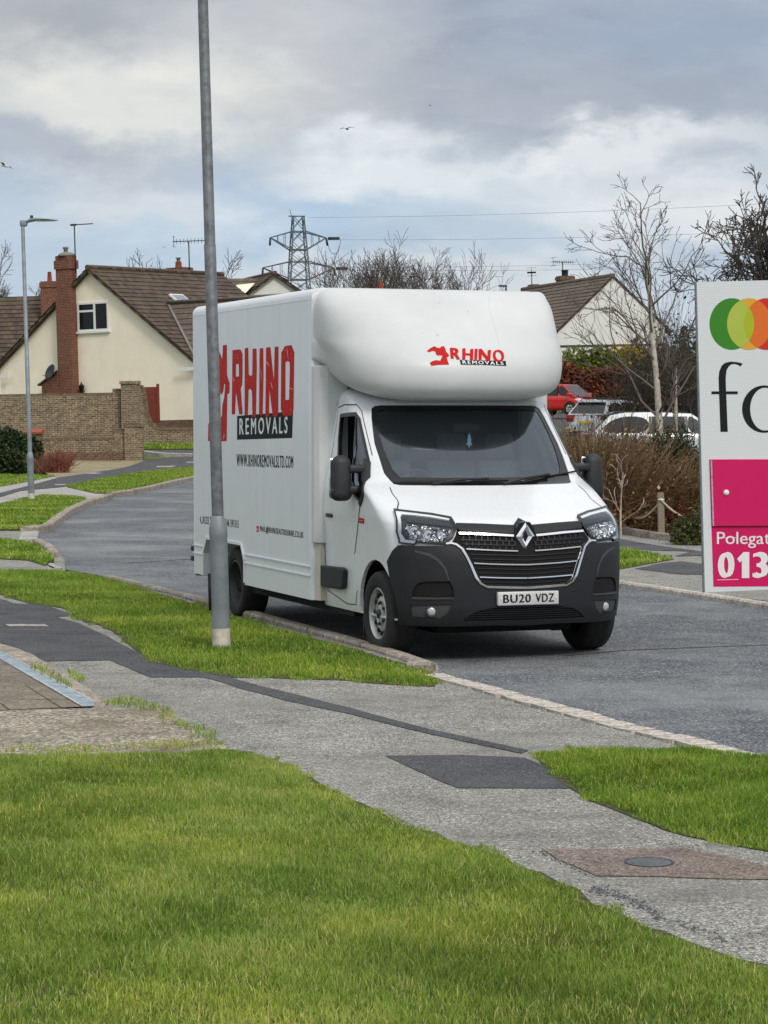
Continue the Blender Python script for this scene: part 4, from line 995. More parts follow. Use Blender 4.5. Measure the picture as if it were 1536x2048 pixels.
    bars(k4((575, 287), (700, 291), (862, 300)), .016, M['chrome'], .026)
    bars(k4((615, 367), (750, 374), (885, 378)), .0085, M['chrome']); bars(k4((655, 441), (750, 446), (935, 449)), .0085, M['chrome']); bars(k4((685, 514), (800, 518), (935, 519)), .0085, M['chrome'])
    bars(k4((508, 341), (535, 338), (562, 345), (592, 367), (618, 410), (640, 455), (665, 515), (690, 548), (725, 566), (830, 570), (940, 571)), .013, M['chrome'], .03, .03, 'chrome_surround')
    for a, b in ((k4((585, 318))[0], k4((870, 326))[0]), (k4((600, 340))[0], k4((870, 348))[0]), (k4((640, 395))[0], k4((935, 402))[0]), (k4((645, 418))[0], k4((935, 425))[0]), (k4((670, 468))[0], k4((935, 475))[0]), (k4((680, 492))[0], k4((935, 498))[0]), (k4((700, 540))[0], k4((935, 545))[0])):
        bars([a, ((a[0]+b[0])/2, (a[1]+b[1])/2), b], .0075, M['bumper'], .013, .007, 'grille_slat')
    # uprights of the honeycomb
    mb_ = []
    for row, (za, zb) in enumerate(((290, 320), (320, 345), (345, 372))):
        for k in range(9):
            x_ = 600+k*32+(16 if row % 2 else 0)
            p = [(min(a, 0), b) for a, b in hc(k4((x_, za+8), (x_, zb+6)))]
            for q in (0, 1): drape('grille_rib', CAB, strip([(-a, b) for a, b in p] if q else p, .007), [], M['bumper'], gr, .012, .006, .05, .05)
    # badge: a diamond ring on a black shield
    zc = (on_y(*k4((940, 300))[0], -.02).z); yb_ = CAB.yn(zc)-.045
    def dia(hw, hh, y): return [(0, y, zc+hh), (hw, y, zc), (0, y, zc-hh), (-hw, y, zc)]
    shp = [(.0, .128), (.048, .122), (.082, .075), (.108, .01), (.088, -.05), (.045, -.125), (0, -.135)]; shp = [(a*.92, b*.92) for a, b in shp]; shp = shp+[(-a, b) for a, b in shp[1:-1]][::-1]
    bs = MB().prism([(a, zc+b) for a, b in shp], yb_+.02, yb_+.1, lambda a, b, c: (a, c, b)).build('badge', M['blackgloss'], van, bevel=.008)
    yb_ += .016
    o1, i1 = dia(.080, .110, yb_), dia(.024, .048, yb_); mid = dia(.052, .079, yb_-.018); m2 = MB()
    # two facets, the ring open with mitred ends as on the car
    vs = o1+mid+i1; fs = []
    for k in range(4): n = (k+1) % 4; fs += [(k, n, 4+n, 4+k), (4+k, 4+n, 8+n, 8+k)]
    m2.add(vs, fs); m2.build('diamond', M['chrome'], bs)
    # headlights
    hlp = k4((232, 163), (330, 176), (430, 188), (535, 208), (565, 260), (548, 308), (500, 346), (430, 342), (355, 335), (340, 347), (268, 337), (252, 275))
    HL = hc(hlp)
    for q in (0, 1):
        po = mir(HL) if q else HL; c = (sum(p[0] for p in po)/len(po), sum(p[1] for p in po)/len(po))
        inn = [(c[0]+(a-c[0])*.94, c[1]+(b-c[1])*.92) for a, b in po]
        hl = drape('headlight', CAB, po, [inn], M['blackgloss'], van, .026, .03, .03, .03)
        drape('housing', CAB, inn, [], plain('lamp_housing', C(40, 43, 46), .3, .4, .4, 30), hl, .004, 0, .03, .03)
        drl = hc(k4((240, 170), (330, 183), (430, 196), (525, 214), (525, 222), (430, 206), (335, 195), (275, 190), (268, 205), (276, 285), (298, 318), (352, 324), (342, 338), (272, 330), (256, 275)))
        drape('light_strip', CAB, mir(drl) if q else drl, [], M['guide'], hl, .018, .012, .03, .03)
        rf = hc(k4((292, 238), (400, 246), (505, 262), (535, 268), (520, 300), (490, 330), (400, 326), (318, 312), (298, 280)))
        drape('reflector_panel', CAB, mir(rf) if q else rf, [], M['facets'], hl, .008, 0, .03, .03)
        tb = hc(k4((300, 208), (430, 226), (535, 240), (545, 255), (430, 242), (300, 226))); drape('trim_bar', CAB, mir(tb) if q else tb, [], M['dkmetal'], hl, .016, .01, .03, .03)
        for (x, y, rr) in ((338, 272, 34), (412, 290, 36), (478, 290, 26)):
            s0, z0 = CAB.hit(*k4((x, y))[0]); s0 = -s0 if q else s0
            n = (CAB.nrm(s0, z0)+Vector((0, -2, .1))).normalized(); p = CAB.pt(s0, z0)+n*.012
            mt = Matrix.Translation(p) @ n.to_track_quat('Z', 'Y').to_matrix().to_4x4(); e = rr*.85/2.648*19/4800
            MB().lathe([(0, -.006), (e*.3, -.005), (e*.35, .001), (e*.75, .002), (e*1.0, .009), (e*1.05, .009)], 10, mt, smooth=False).build('reflector', M['chrome'], hl)
        drape('lens', CAB, inn, [], M['lens'], hl, .0245, 0, .03, .03)
    # bonnet shut lines
    for q in (0, 1):
        sl = smooth2(hc(k4((212, 40), (225, 75), (252, 105), (258, 125), (248, 162))), 2, False); drape('bonnet_gap', CAB, strip([(-a, b) for a, b in sl] if q else sl, .008), [], M['seam'], van, .0015, 0, .04, .03)
        st = [CAB.inv(Vector((-CAB.w(z_), y, z_))) for y, z_ in ((2.0, 2.0), (2.02, 1.6), (2.03, 1.2), (2.03, .75), (1.98, .45), (1.5, .37), (1.28, .38), (1.22, .5))]
        drape('door_gap', CAB, strip([(-a, b) for a, b in st] if q else st, .009), [], M['seam'], van, .0015, 0, .05, .05)
        st = hc(k2((775, 960), (800, 800), (812, 705), (840, 690), (905, 690), (930, 720), (955, 830), (985, 950))); drape('door_gap', CAB, strip([(-a, b) for a, b in st] if q else st, .010), [], M['seam'], van, .0015, 0, .05, .04)
        st = [CAB.inv(Vector((-CAB.w(z_), y, z_))) for y, z_ in ((1.27, .80), (1.17, 1.0), (1.10, 1.15), (1.09, 1.28))]; st = smooth2(st, 2, False)
        drape('door_gap', CAB, strip([(-a, b) for a, b in st] if q else st, .010), [], M['seam'], van, .0015, 0, .05, .05)
    # side moulding, handle, badge plate
    for q in (-1, 1):
        ph = [on_x(u, v, -.995) for u, v in k2((727, 1518), (740, 1512), (845, 1522), (857, 1535), (852, 1625), (838, 1636), (750, 1622), (730, 1610))]
        mb = MB().prism([(p.y, p.z) for p in ph], -.99*-q*-1, -1.035*-q*-1, lambda a, b, c: (c, a, b)); mb.build('side_moulding', M['bumper'], van, bevel=.012)
        hp = on_x(*k2((778, 1255))[0], -.985); mb = MB()
        mb.bevbox((q*.97-.02, hp.y-.09, hp.z-.02), (q*.97+.045*q if q > 0 else q*.97+.02, hp.y+.09, hp.z+.02) if q > 0 else (q*.97+.02, hp.y+.09, hp.z+.02), .01)
        mb.bevbox((min(q*.985, q*1.025), hp.y-.105, hp.z-.017), (max(q*.985, q*1.025), hp.y+.07, hp.z+.017), .012); mb.build('door_handle', M['black'], van)
    s0, z0 = CAB.hit(*k2((930, 1283))[0])
    bd = hc(k2((918, 1268), (943, 1272), (943, 1298), (918, 1294))); drape('badge_plate', CAB, bd, [], M['red'], van, .004, .004, .05, .05)
    drape('badge_stripe', CAB, hc(k2((922, 1278), (940, 1281), (940, 1286), (922, 1283))), [], plain('pale_red', C(220, 140, 140), .5), van, .0065, 0, .05, .05)
    # number plate
    q4 = [on_y(u, v, -.04) for u, v in k4((782, 592), (1104, 588), (1104, 657), (782, 667))]
    x0, x1 = (q4[0].x+q4[3].x)/2, (q4[1].x+q4[2].x)/2; z1, z0 = (q4[0].z+q4[1].z)/2, (q4[2].z+q4[3].z)/2
    npl = MB().bevbox((x0, -.05, z0), (x1, -.012, z1), .008).build('number_plate', plain('plate_white', C(206, 207, 204), .35, 0, .12, 8), van)
    w_ = x1-x0; h_ = z1-z0
    def chars(s, a, b): decal_bm('characters', text_mesh(s, .028, 1.12), lambda p, q, l=0: (x0+w_*(a+(b-a)*p), -.0515-l, z0+h_*(.2+.62*q)), M['blackvinyl'], npl)
    chars('BU20', .08, .535); chars('VDZ', .61, .92)
    for f in (.05, .955): MB().lathe([(0, .006), (.006, .005), (.007, 0)], 10, Matrix.Translation((x0+w_*f, -.05, (z0+z1)/2)) @ Matrix.Rotation(R(90), 4, 'X')).build('screw', M['upvc'], npl)
    # cowl and wipers
    for pts in (k3((570, 958), (700, 938), (830, 933), (920, 942)), k3((900, 957), (1000, 930), (1110, 912), (1228, 897))):
        P = []
        for u, v in pts:
            a, z_ = CAB.hit(u, v); P.append(CAB.pt(a, z_)+CAB.nrm(a, z_)*.02)
        wp = MB().tube([P[0], P[1], P[2]], .011, 6).build('wiper', M['black'], van)
        MB().tube([P[0].lerp(P[1], .35)+Vector((0, -.004, -.012)), P[2].lerp(P[1], .5)+Vector((0, -.004, -.012)), P[3]], .008, 5).build('blade', M['blackgloss'], wp)
    # cabin
    ins = MB(); ins.box((-.88, 1.15, .55), (.88, 2.06, .6)); ins.box((-.86, 2.04, .5), (.86, 2.07, 1.98)); ins.build('bulkhead', plain('cab_lining', C(38, 43, 50), .8, 0, .1, 5), van)
    ds = MB().bevbox((-.86, .88, .9), (.86, 1.28, 1.30), .06).bevbox((-.7, 1.1, 1.26), (-.2, 1.32, 1.38), .04).bevbox((-.18, 1.05, 1.2), (.25, 1.3, 1.36), .04).build('dashboard', M['dash'], van)
    mb = MB(); c = Vector((-.45, 1.42, 1.32)); ax = Vector((0, .85, .5)).normalized(); u_ = Vector((1, 0, 0)); v_ = ax.cross(u_)
    mb.tube([c+(u_*math.cos(a)+v_*math.sin(a))*.19 for a in np.linspace(0, 2*math.pi, 33)], .016, 8, caps=False)
    mb.tube([c-u_*.18, c+u_*.18], .018, 6); mb.tube([c, c-v_*.18], .02, 6); mb.tube([c, c-ax*.25], .03, 8); mb.build('steering_wheel', M['dash'], van)
    for x in (-.48, .12, .56):
        st = MB().bevbox((x-.23, 1.55, .62), (x+.23, 2.0, .98), .05).bevbox((x-.22, 1.86, .95), (x+.22, 2.02, 1.55), .05).build('seat', M['seat'], van)
        MB().bevbox((x-.13, 1.87, 1.58), (x+.13, 1.98, 1.78), .04).build('headrest', M['seat'], st)
    p = VC+vdir(*k3((728, 688))[0])*0
    mp_ = on_y(*k3((728, 688))[0], 1.45); MB().bevbox((mp_.x-.12, 1.43, mp_.z-.035), (mp_.x+.12, 1.46, mp_.z+.035), .012).build('interior_mirror', M['dash'], van)
    af = on_y(*k3((741, 748))[0], 1.40); t_ = .016
    af_o = [(0, .075), (.02, .04), (.012, .04), (.028, .0), (.016, 0), (.036, -.045), (.008, -.045), (.008, -.065), (-.008, -.065), (-.008, -.045), (-.036, -.045), (-.016, 0), (-.028, 0), (-.012, .04), (-.02, .04)]
    a_ = MB().prism([(af.x+a*.75, af.z+b*.85) for a, b in af_o], af.y-.003, af.y+.003, lambda a, b, c: (a, c, b)).build('air_freshener', plain('pale_blue_card', C(170, 205, 228), .8), van)
    MB().tube([(af.x, af.y, af.z+.07), (mp_.x, 1.44, mp_.z)], .002, 4).build('string', M['dkmetal'], a_)
    # mirrors
    for q in (-1, 1):
        mm = MB(); b0 = MB()
        bm = bmesh.new(); bmesh.ops.create_cube(bm, size=1)
        for v in bm.verts: v.co = Vector((q*1.13+v.co.x*.185*(1-.16*(v.co.z > 0)), 1.21+v.co.y*.15*(1-.2*(v.co.z > 0)), 1.425+v.co.z*.375))
        bmesh.ops.bevel(bm, geom=bm.edges[:], offset=.066, segments=5, affect='EDGES', profile=.5)
        mm.bm(bm, None, True); o = mm.build('door_mirror', M['black'], van)
        b0.bevbox((q*1.13-.075, 1.278, 1.27), (q*1.13+.075, 1.292, 1.585), .006).build('mirror_glass', M['chrome'], o)
        for z_ in (1.50, 1.33): MB().bevbox((min(q*.93, q*1.08), 1.14, z_-.034), (max(q*.93, q*1.08), 1.25, z_+.034), .02).build('mirror_arm', M['black'], o)
        if q < 0: MB().bevbox((-1.228, 1.17, 1.26), (-1.19, 1.24, 1.34), .015).build('indicator', M['lens'], o); mt_ = hc(k2((945, 965), (978, 985), (976, 1060), (925, 1212), (918, 1190), (940, 1100)))
        drape('mirror_mount', CAB, mt_ if q < 0 else mir(mt_), [], M['black'], van, .012, .02, .05, .04)
    # mud flap, sill, underside
    ub = MB(); ub.box((-.58, .45, .2), (.58, 1.9, .5)); ub.box((-.95, 1.4, .27), (.95, 5.8, .37)); ub.box((-.6, 2.0, .30), (.6, 5.8, .48)); ub.box((-.55, .95, .24), (.55, 1.1, .3))  # full-width tray added low to block light and deepen the shade beneath
    ub.box((-.9, 2.3, .33), (-.5, 3.0, .44)); ub.box((.4, 2.4, .30), (.85, 3.6, .44)); ub.tube([(-.4, 2, .3), (-.4, 4.2, .3)], .04, 8); ub.tube([(-.7, RY, .34), (.7, RY, .34)], .06, 8); ub.build('underbody', M['void'], van)
    for q in (-1, 1): MB().box((q*.84-.1, 1.19, .12), (q*.84+.1, 1.205, .42)).build('mud_flap', M['black'], van)
cab()
def luton():
    bm = bmesh.new(); za = [2.06, 2.066, 2.075, 2.09, 2.11, 2.14, 2.18, 2.23, 2.28]+list(np.linspace(2.33, 2.85, 14))+[2.89, 2.92, 2.945, 2.965, 2.98, 2.992, 3.002, 3.01, 3.016, 3.02, 3.022]
    sa = [-2+2*k/36*2 for k in range(37)]; sa = list(np.linspace(-2, -1, 9))[:-1]+list(np.linspace(-1, 1, 49))+list(np.linspace(1, 2, 9))[1:]
    g = [[bm.verts.new(LUT.pt(a, z_)) for a in sa] for z_ in za]
    for i in range(len(za)-1):
        for j in range(len(sa)-1): bm.faces.new((g[i][j], g[i][j+1], g[i+1][j+1], g[i+1][j])).smooth = True
    bm.faces.new(g[-1]); bm.faces.new(g[0][::-1])
    me = bpy.data.meshes.new('luton_pod'); bm.to_mesh(me); bm.free(); o = mesh_obj('luton_pod', me, M['luton'], van)
    # dent line across the upper right of the nose
    def lh(pts): return [LUT.hit(u, v) for u, v in pts]
    def onl(off): 
        def fn(u, v, l=0):
            a, z_ = LUT.hit(u, v); return LUT.pt(a, z_)+LUT.nrm(a, z_)*(off+l)
        return fn
    def poly(name, pts, m, off, parent):
        bm = cut(fill2d(pts), 5); return decal_bm(name, bm, onl(off), m, parent)
    def text(name, s, qd, m, off, parent, bold=.02, sp=1.0):
        f = quad(qd); bm = text_mesh(s, bold, sp)
        for v in bm.verts: v.co = (*f(v.co.x, v.co.y), v.co.z)
        return decal_bm(name, cut(bm, 6), onl(off), m, parent)
    hd = poly('rhino_emblem', k3((543, 332), (560, 318), (578, 309), (592, 316), (606, 318), (608, 311), (624, 309), (631, 326), (634, 336), (647, 350), (645, 356), (636, 362), (640, 376), (647, 394), (600, 395), (565, 399), (557, 386), (570, 378), (585, 374), (606, 376), (613, 360), (617, 352), (604, 350), (596, 352), (586, 345), (583, 333), (572, 330), (556, 336)), M['red'], .0035, o)
    for s, qd in (('R', ((650, 315), (702, 321), (698, 372), (655, 367))), ('H', ((708, 318), (760, 322), (758, 376), (708, 371))), ('I', ((766, 319), (780, 322), (776, 378), (764, 374))), ('N', ((784, 320), (842, 327), (838, 380), (784, 376))), ('O', ((848, 321), (903, 330), (903, 384), (852, 382)))):
        text('lettering', s, k3(*qd), M['red'], .0035, o, .05)
    bx_ = poly('black_panel', k3((697, 372), (800, 375), (910, 377), (913, 400), (800, 395), (702, 394)), M['blackvinyl'], .0028, o)
    text('lettering', 'REMOVALS', k3((707, 375), (898, 382), (900, 397), (710, 391)), M['whitevinyl'], .0050, o, .025, 1.35)
    dp = [LUT.hit(u, v) for u, v in k3((832, 78), (828, 110), (838, 150), (852, 195), (868, 245), (876, 300))]
    MB().tube([LUT.pt(a, z_)-LUT.nrm(a, z_)*.006 for a, z_ in smooth2(dp, 2, False)], [.002]+[.010]*(len(smooth2(dp, 2, False))-2)+[.002], 6).build('dent_ridge', M['luton'], o)
    return o
luton()
def box():
    Y0, Y1, Z0, Z1, HW = 2.1, 5.88, .36, 3.022, 1.09
    o1 = on_x(*k2((328, 1590))[0], -HW); ya = o1.y-.02
    prof = [(Y0, Z0), (ya, Z0), (ya, .58), (ya+.10, .72), (5.40, .72), (5.52, .58), (5.52, Z0), (Y1, Z0), (Y1, Z1), (Y0, Z1)]
    bm = bmesh.new(); n = len(prof)
    a = [bm.verts.new((-HW, y, z_)) for y, z_ in prof]; b = [bm.verts.new((HW, y, z_)) for y, z_ in prof]
    bm.faces.new(a); bm.faces.new(b[::-1])
    for i in range(n): bm.faces.new((a[i], b[i], b[(i+1) % n], a[(i+1) % n])) if 0 else bm.faces.new((b[i], a[i], a[(i+1) % n], b[(i+1) % n])[::-1])
    bmesh.ops.recalc_face_normals(bm, faces=bm.faces[:])
    eg = [e for e in bm.edges if all(v.co.z > 2.9 for v in e.verts) and abs(e.verts[0].co.x-e.verts[1].co.x) < .01]
    bmesh.ops.bevel(bm, geom=eg, offset=.085, segments=6, affect='EDGES', profile=.5)
    eg = [e for e in bm.edges if abs(e.verts[0].co.z-e.verts[1].co.z) > 2]
    bmesh.ops.bevel(bm, geom=eg, offset=.03, segments=3, affect='EDGES', profile=.5)
    me = bpy.data.meshes.new('cargo_box'); bm.to_mesh(me); bm.free(); bx = mesh_obj('cargo_box', me, M['box'], van)
    # aluminium trims
    for q in (-1, 1):
        tr = MB(); X = q*HW
        def bar(y0, z0_, y1, z1_, w_, d=.006):
            a_ = Vector((0, y0, z0_)); b_ = Vector((0, y1, z1_)); t_ = (b_-a_).normalized(); n_ = Vector((0, -t_.z, t_.y))*w_/2
            vs = []
            for xx in (X, X+q*d): vs += [(xx, *(p)[1:]) for p in (a_-n_, b_-n_, b_+n_, a_+n_)]
            tr.add(vs, [(0, 1, 2, 3), (4, 5, 6, 7), (0, 1, 5, 4), (1, 2, 6, 5), (2, 3, 7, 6), (3, 0, 4, 7)])
        for z_ in (.565, .645): bar(Y0+.03, z_, ya-.01, z_, .012, .012); bar(5.53, z_, Y1-.03, z_, .012, .012)
        bar(Y0+.05, 2.925, Y1-.03, 2.925, .007, .003); bar(Y0+.055, .4, Y0+.055, 2.925, .006, .003); bar(Y1-.05, .4, Y1-.05, 2.925, .006, .003)
        bar(ya-.012, Z0+.02, ya-.012, .585, .025, .014); bar(ya-.008, .59, ya+.095, .735, .025, .014); bar(ya+.1, .735, 5.40, .735, .025, .014)
        tr.build('side_trim', M['box'], bx)
    rb = MB(); rb.bevbox((-1.05, 5.88, .33), (1.05, 5.97, .45), .02); rb.build('rear_bumper', M['black'], van)
    hg = MB()
    for z_ in (.48, .58): hg.bevbox((-1.1, 5.87, z_), (-1.06, 5.95, z_+.05), .008)
    hg.build('door_hinge', M['black'], bx)
    # front corner fairing between box and cab
    for q in (-1, 1):
        f = MB(); f.prism([(1.09, 2.105), (1.082, 2.06), (1.05, 2.01), (.98, 1.985), (.80, 1.985), (.80, 2.105)], .85, 2.36, lambda a, b, c: (q*a*.9995, b, c)); f.build('corner_fairing', M['luton'], van, bevel=.01)
        f = MB(); f.prism([(1.06, 2.10), (1.035, 2.03), (.9, 2.03), (.9, 2.10)], .36, .85, lambda a, b, c: (q*a, b, c)); f.build('lower_fairing', plain('dirty_white_paint', C(206, 200, 186), .4, 0, .12, 4), van)
    # lettering on the side facing the pavement
    XS = -HW
    def pl(off): return lambda u, v, l=0: (lambda p: (XS-off-l, p.y, p.z))(on_x(u, v, XS))
    def poly(name, pts, holes, m, off): return decal_bm(name, fill2d(pts, holes), pl(off), m, bx)
    def text(name, s, qd, m, off, bold=.02, sp=1.0):
        f = quad(qd); bm = text_mesh(s, bold, sp)
        for v in bm.verts: v.co = (*f(v.co.x, v.co.y), v.co.z)
        return decal_bm(name, bm, pl(off), m, bx)
    RD = M['red']
    poly('black_panel', kl((603, 1100), (1320, 1040), (1308, 1382), (603, 1405)), [], M['blackvinyl'], .001)
    poly('rhino_emblem', kl((250, 480), (275, 400), (300, 340), (330, 250), (345, 195), (362, 190), (368, 260), (415, 375), (423, 195), (472, 188), (475, 580), (508, 680), (505, 810), (478, 815), (470, 1420), (400, 1425), (232, 1420), (236, 1205), (262, 1152), (385, 1140), (410, 1100), (415, 960), (440, 860), (452, 690), (440, 690), (425, 790), (395, 832), (378, 720), (330, 690), (300, 560)), [], RD, .0018)
    poly('lettering', kl((545, 262), (560, 255), (640, 248), (655, 262), (673, 310), (674, 560), (668, 700), (650, 750), (674, 1070), (665, 1082), (632, 1080), (590, 790), (577, 1075), (565, 1083), (536, 1080)), [kl((590, 440), (605, 432), (626, 437), (628, 590), (588, 600))], RD, .0018)
    poly('lettering', kl((702, 238), (725, 226), (746, 230), (752, 555), (757, 578), (768, 580), (780, 592), (799, 572), (803, 245), (825, 236), (852, 240), (856, 470), (845, 1105), (820, 1116), (800, 1110), (795, 780), (770, 748), (750, 770), (742, 1085), (720, 1093), (700, 1088)), [], RD, .0018)
    poly('lettering', kl((893, 240), (915, 230), (939, 234), (941, 600), (931, 1085), (910, 1092), (885, 1088), (890, 500)), [], RD, .0018)
    poly('lettering', kl((975, 230), (1005, 218), (1030, 224), (1075, 655), (1085, 220), (1110, 210), (1133, 214), (1131, 1090), (1100, 1114), (1060, 1100), (1018, 755), (1012, 1105), (985, 1114), (966, 1108)), [], RD, .0018)
    poly('lettering', kl((1170, 290), (1215, 208), (1240, 202), (1300, 192), (1336, 285), (1326, 1020), (1300, 1095), (1195, 1097), (1163, 1010)), [kl((1222, 415), (1250, 395), (1278, 412), (1280, 500), (1270, 890), (1222, 897))], RD, .0018)
    # scratches of white through the letters
    for a in (((895, 480), (915, 560), (925, 700), (918, 560)), ((975, 400), (1000, 420), (1012, 465), (995, 430)), ((1243, 205), (1250, 300), (1262, 390), (1252, 280)), ((1035, 650), (1050, 700), (1066, 775), (1044, 700)), ((1275, 738), (1300, 755), (1330, 765), (1300, 748)), ((545, 575), (560, 640), (575, 662), (552, 600)), ((380, 350), (400, 420), (415, 470), (395, 400)), ((440, 1320), (432, 1380), (425, 1420), (440, 1360))):
        poly('scratch', kl(*a), [], M['whitevinyl'], .0026)
    rr = random.Random(5); mb = []
    for _ in range(26):
        x, y = rr.choice([(560, 330), (600, 350), (720, 320), (720, 600), (990, 650), (1200, 300), (1300, 330), (1200, 960), (1280, 1000), (1310, 860), (620, 850), (640, 960), (810, 930), (1060, 980), (1240, 240), (930, 330)]); x += rr.uniform(-18, 18); y += rr.uniform(-40, 40); s = rr.uniform(1.5, 4)
        poly('scratch', kl((x-s, y), (x, y-s*1.6), (x+s, y), (x, y+s*1.6)), [], M['whitevinyl'], .0026)
    text('lettering', 'REMOVALS', kl((635, 1130), (1255, 1106), (1252, 1325), (635, 1343)), M['whitevinyl'], .0022, .03, 1.45)
    text('lettering', 'WWW.RHINOREMOVALSLTD.COM', k2((290, 940), (580, 952), (580, 1015), (290, 1005)), M['blackvinyl'], .001, .035, 1.22)
    text('lettering', '01323 73', k2((116, 1259), (166, 1265), (166, 1306), (116, 1298)), M['blackvinyl'], .001, .035, 1.22)
    text('lettering', '546 591315', k2((232, 1273), (300, 1281), (300, 1322), (232, 1312)), M['blackvinyl'], .001, .035, 1.22)
    text('lettering', 'MAIL@RHINOEASTBOURNE.CO.UK', k2((410, 1307), (632, 1340), (632, 1383), (410, 1346)), M['blackvinyl'], .001, .035, 1.22)
    poly('phone_icon', k2((104, 1262), (108, 1264), (106, 1276), (110, 1292), (114, 1294), (112, 1302), (105, 1290), (102, 1276)), [], M['blackvinyl'], .001)
    poly('mail_icon', k2((392, 1310), (404, 1312), (404, 1342), (392, 1340)), [], RD, .001)
    poly('mail_icon', k2((394, 1318), (398, 1326), (402, 1320), (402, 1334), (394, 1332)), [], plain('pale_pink_vinyl', C(236, 190, 186), .5), .002)
    rl = MB().bevbox((-1.06, 5.885, .75), (-.98, 5.93, 1.1), .01).build('rear_lamp', plain('red_lens', C(150, 20, 18), .2), van)
box()
# ------------------------------------------------------------------ street lamps
M['galvpost'] = plain('weathered_galvanised_post', C(140, 148, 154), .55, .25, .3, 5, bmp=.05)
M['galvold'] = plain('streaked_galvanised_post', C(112, 116, 120), .6, .25, .45, 16, bmp=.05)
def lamp_post(label, base, rz, s=1.0, old=True):
    t = thing('street_lamp', label, 'street lamp', base, group='street lamps along the road'); t.rotation_euler = (Matrix.Rotation(LEAN, 3, 'Y') @ Matrix.Rotation(rz, 3, 'Z')).to_euler()
    MB().lathe([(.074, -.2), (.0735, .12), (.0735, .125)], 24).build('painted_foot', plain('cream_foot_paint', C(206, 198, 184), .7, 0, .3, 18), t)
    MB().lathe([(.0725, .12), (.0715, .86), (.073, .865), (.0735, .93), (.066, .97), (.053, 1.02), (.047, 1.03)], 24).build('base_column', M['galvpost'], t)
    MB().lathe([(.0475, 1.025), (.0475, 3.2), (.0440, 3.205), (.0400, 6.0), (.034, 6.02), (0, 6.02)], 20).build('column', M['galvold'] if old else M['galvpost'], t)
    if old: MB().bevbox((.068, -.018, .27), (.094, .018, .57), .003, 2, Matrix.Rotation(R(-28)if old else 0, 4, 'Z')).build('number_plate', M['blackgloss'], t)
    h = MB(); h.bevbox((-.06, -.05, 5.95), (.10, .05, 6.09), .03)
    P = [(.05, .045, 6.06, 6.0), (.16, .075, 6.13, 6.04), (.32, .12, 6.135, 6.06), (.55, .13, 6.105, 6.07), (.72, .11, 6.08, 6.06), (.78, .06, 6.07, 6.06)]
    vs = []; n = 10
    for x, w_, zt, zb in P:
        for k in range(n):
            a = 2*math.pi*k/n; c, q = math.cos(a), math.sin(a); vs.append((x, w_*c, (zt+zb)/2+(zt-zb)/2*q))
    h.add(vs, [(i*n+k, i*n+(k+1) % n, (i+1)*n+(k+1) % n, (i+1)*n+k) for i in range(len(P)-1) for k in range(n)]+[tuple(range(n))[::-1], tuple((len(P)-1)*n+k for k in range(n))], True)
    hd = h.build('lantern', M['galvpost'], t)
    MB().lathe([(.035, 6.12), (.035, 6.17), (.028, 6.19), (0, 6.195)], 12, Matrix.Translation((.2, 0, 0))).build('photocell', M['dkmetal'], hd)
    MB().box((.3, -.09, 6.052), (.7, .09, 6.06)).build('lamp_glass', M['upvc'], hd)
    return t
p = G(443, 1287, .1); lamp_post('galvanised lamp post with a cream painted foot on the verge in front of the van', p, R(200))
p = G(63, 998, .1); lamp_post('whole lamp post with its grey lantern at the bend on the left', p, R(0), old=False)
def small_lamp():
    D = 170; b = A(1012, 700, D); t = thing('street_lamp', 'tiny distant lamp post showing above the luton beside the white house roof', 'street lamp', (b.x, b.y, H(b.x, b.y)), group='street lamps along the road')
    z1 = A(1012, 573, D).z-t.location.z
    MB().tube([(0, 0, 0), (0, 0, z1)], [.07, .05], 8).build('column', M['dkmetal'], t)
    MB().bevbox((-.55, -.1, z1-.02), (.06, .1, z1+.1), .03).build('lantern', M['dkmetal'], t)
small_lamp()
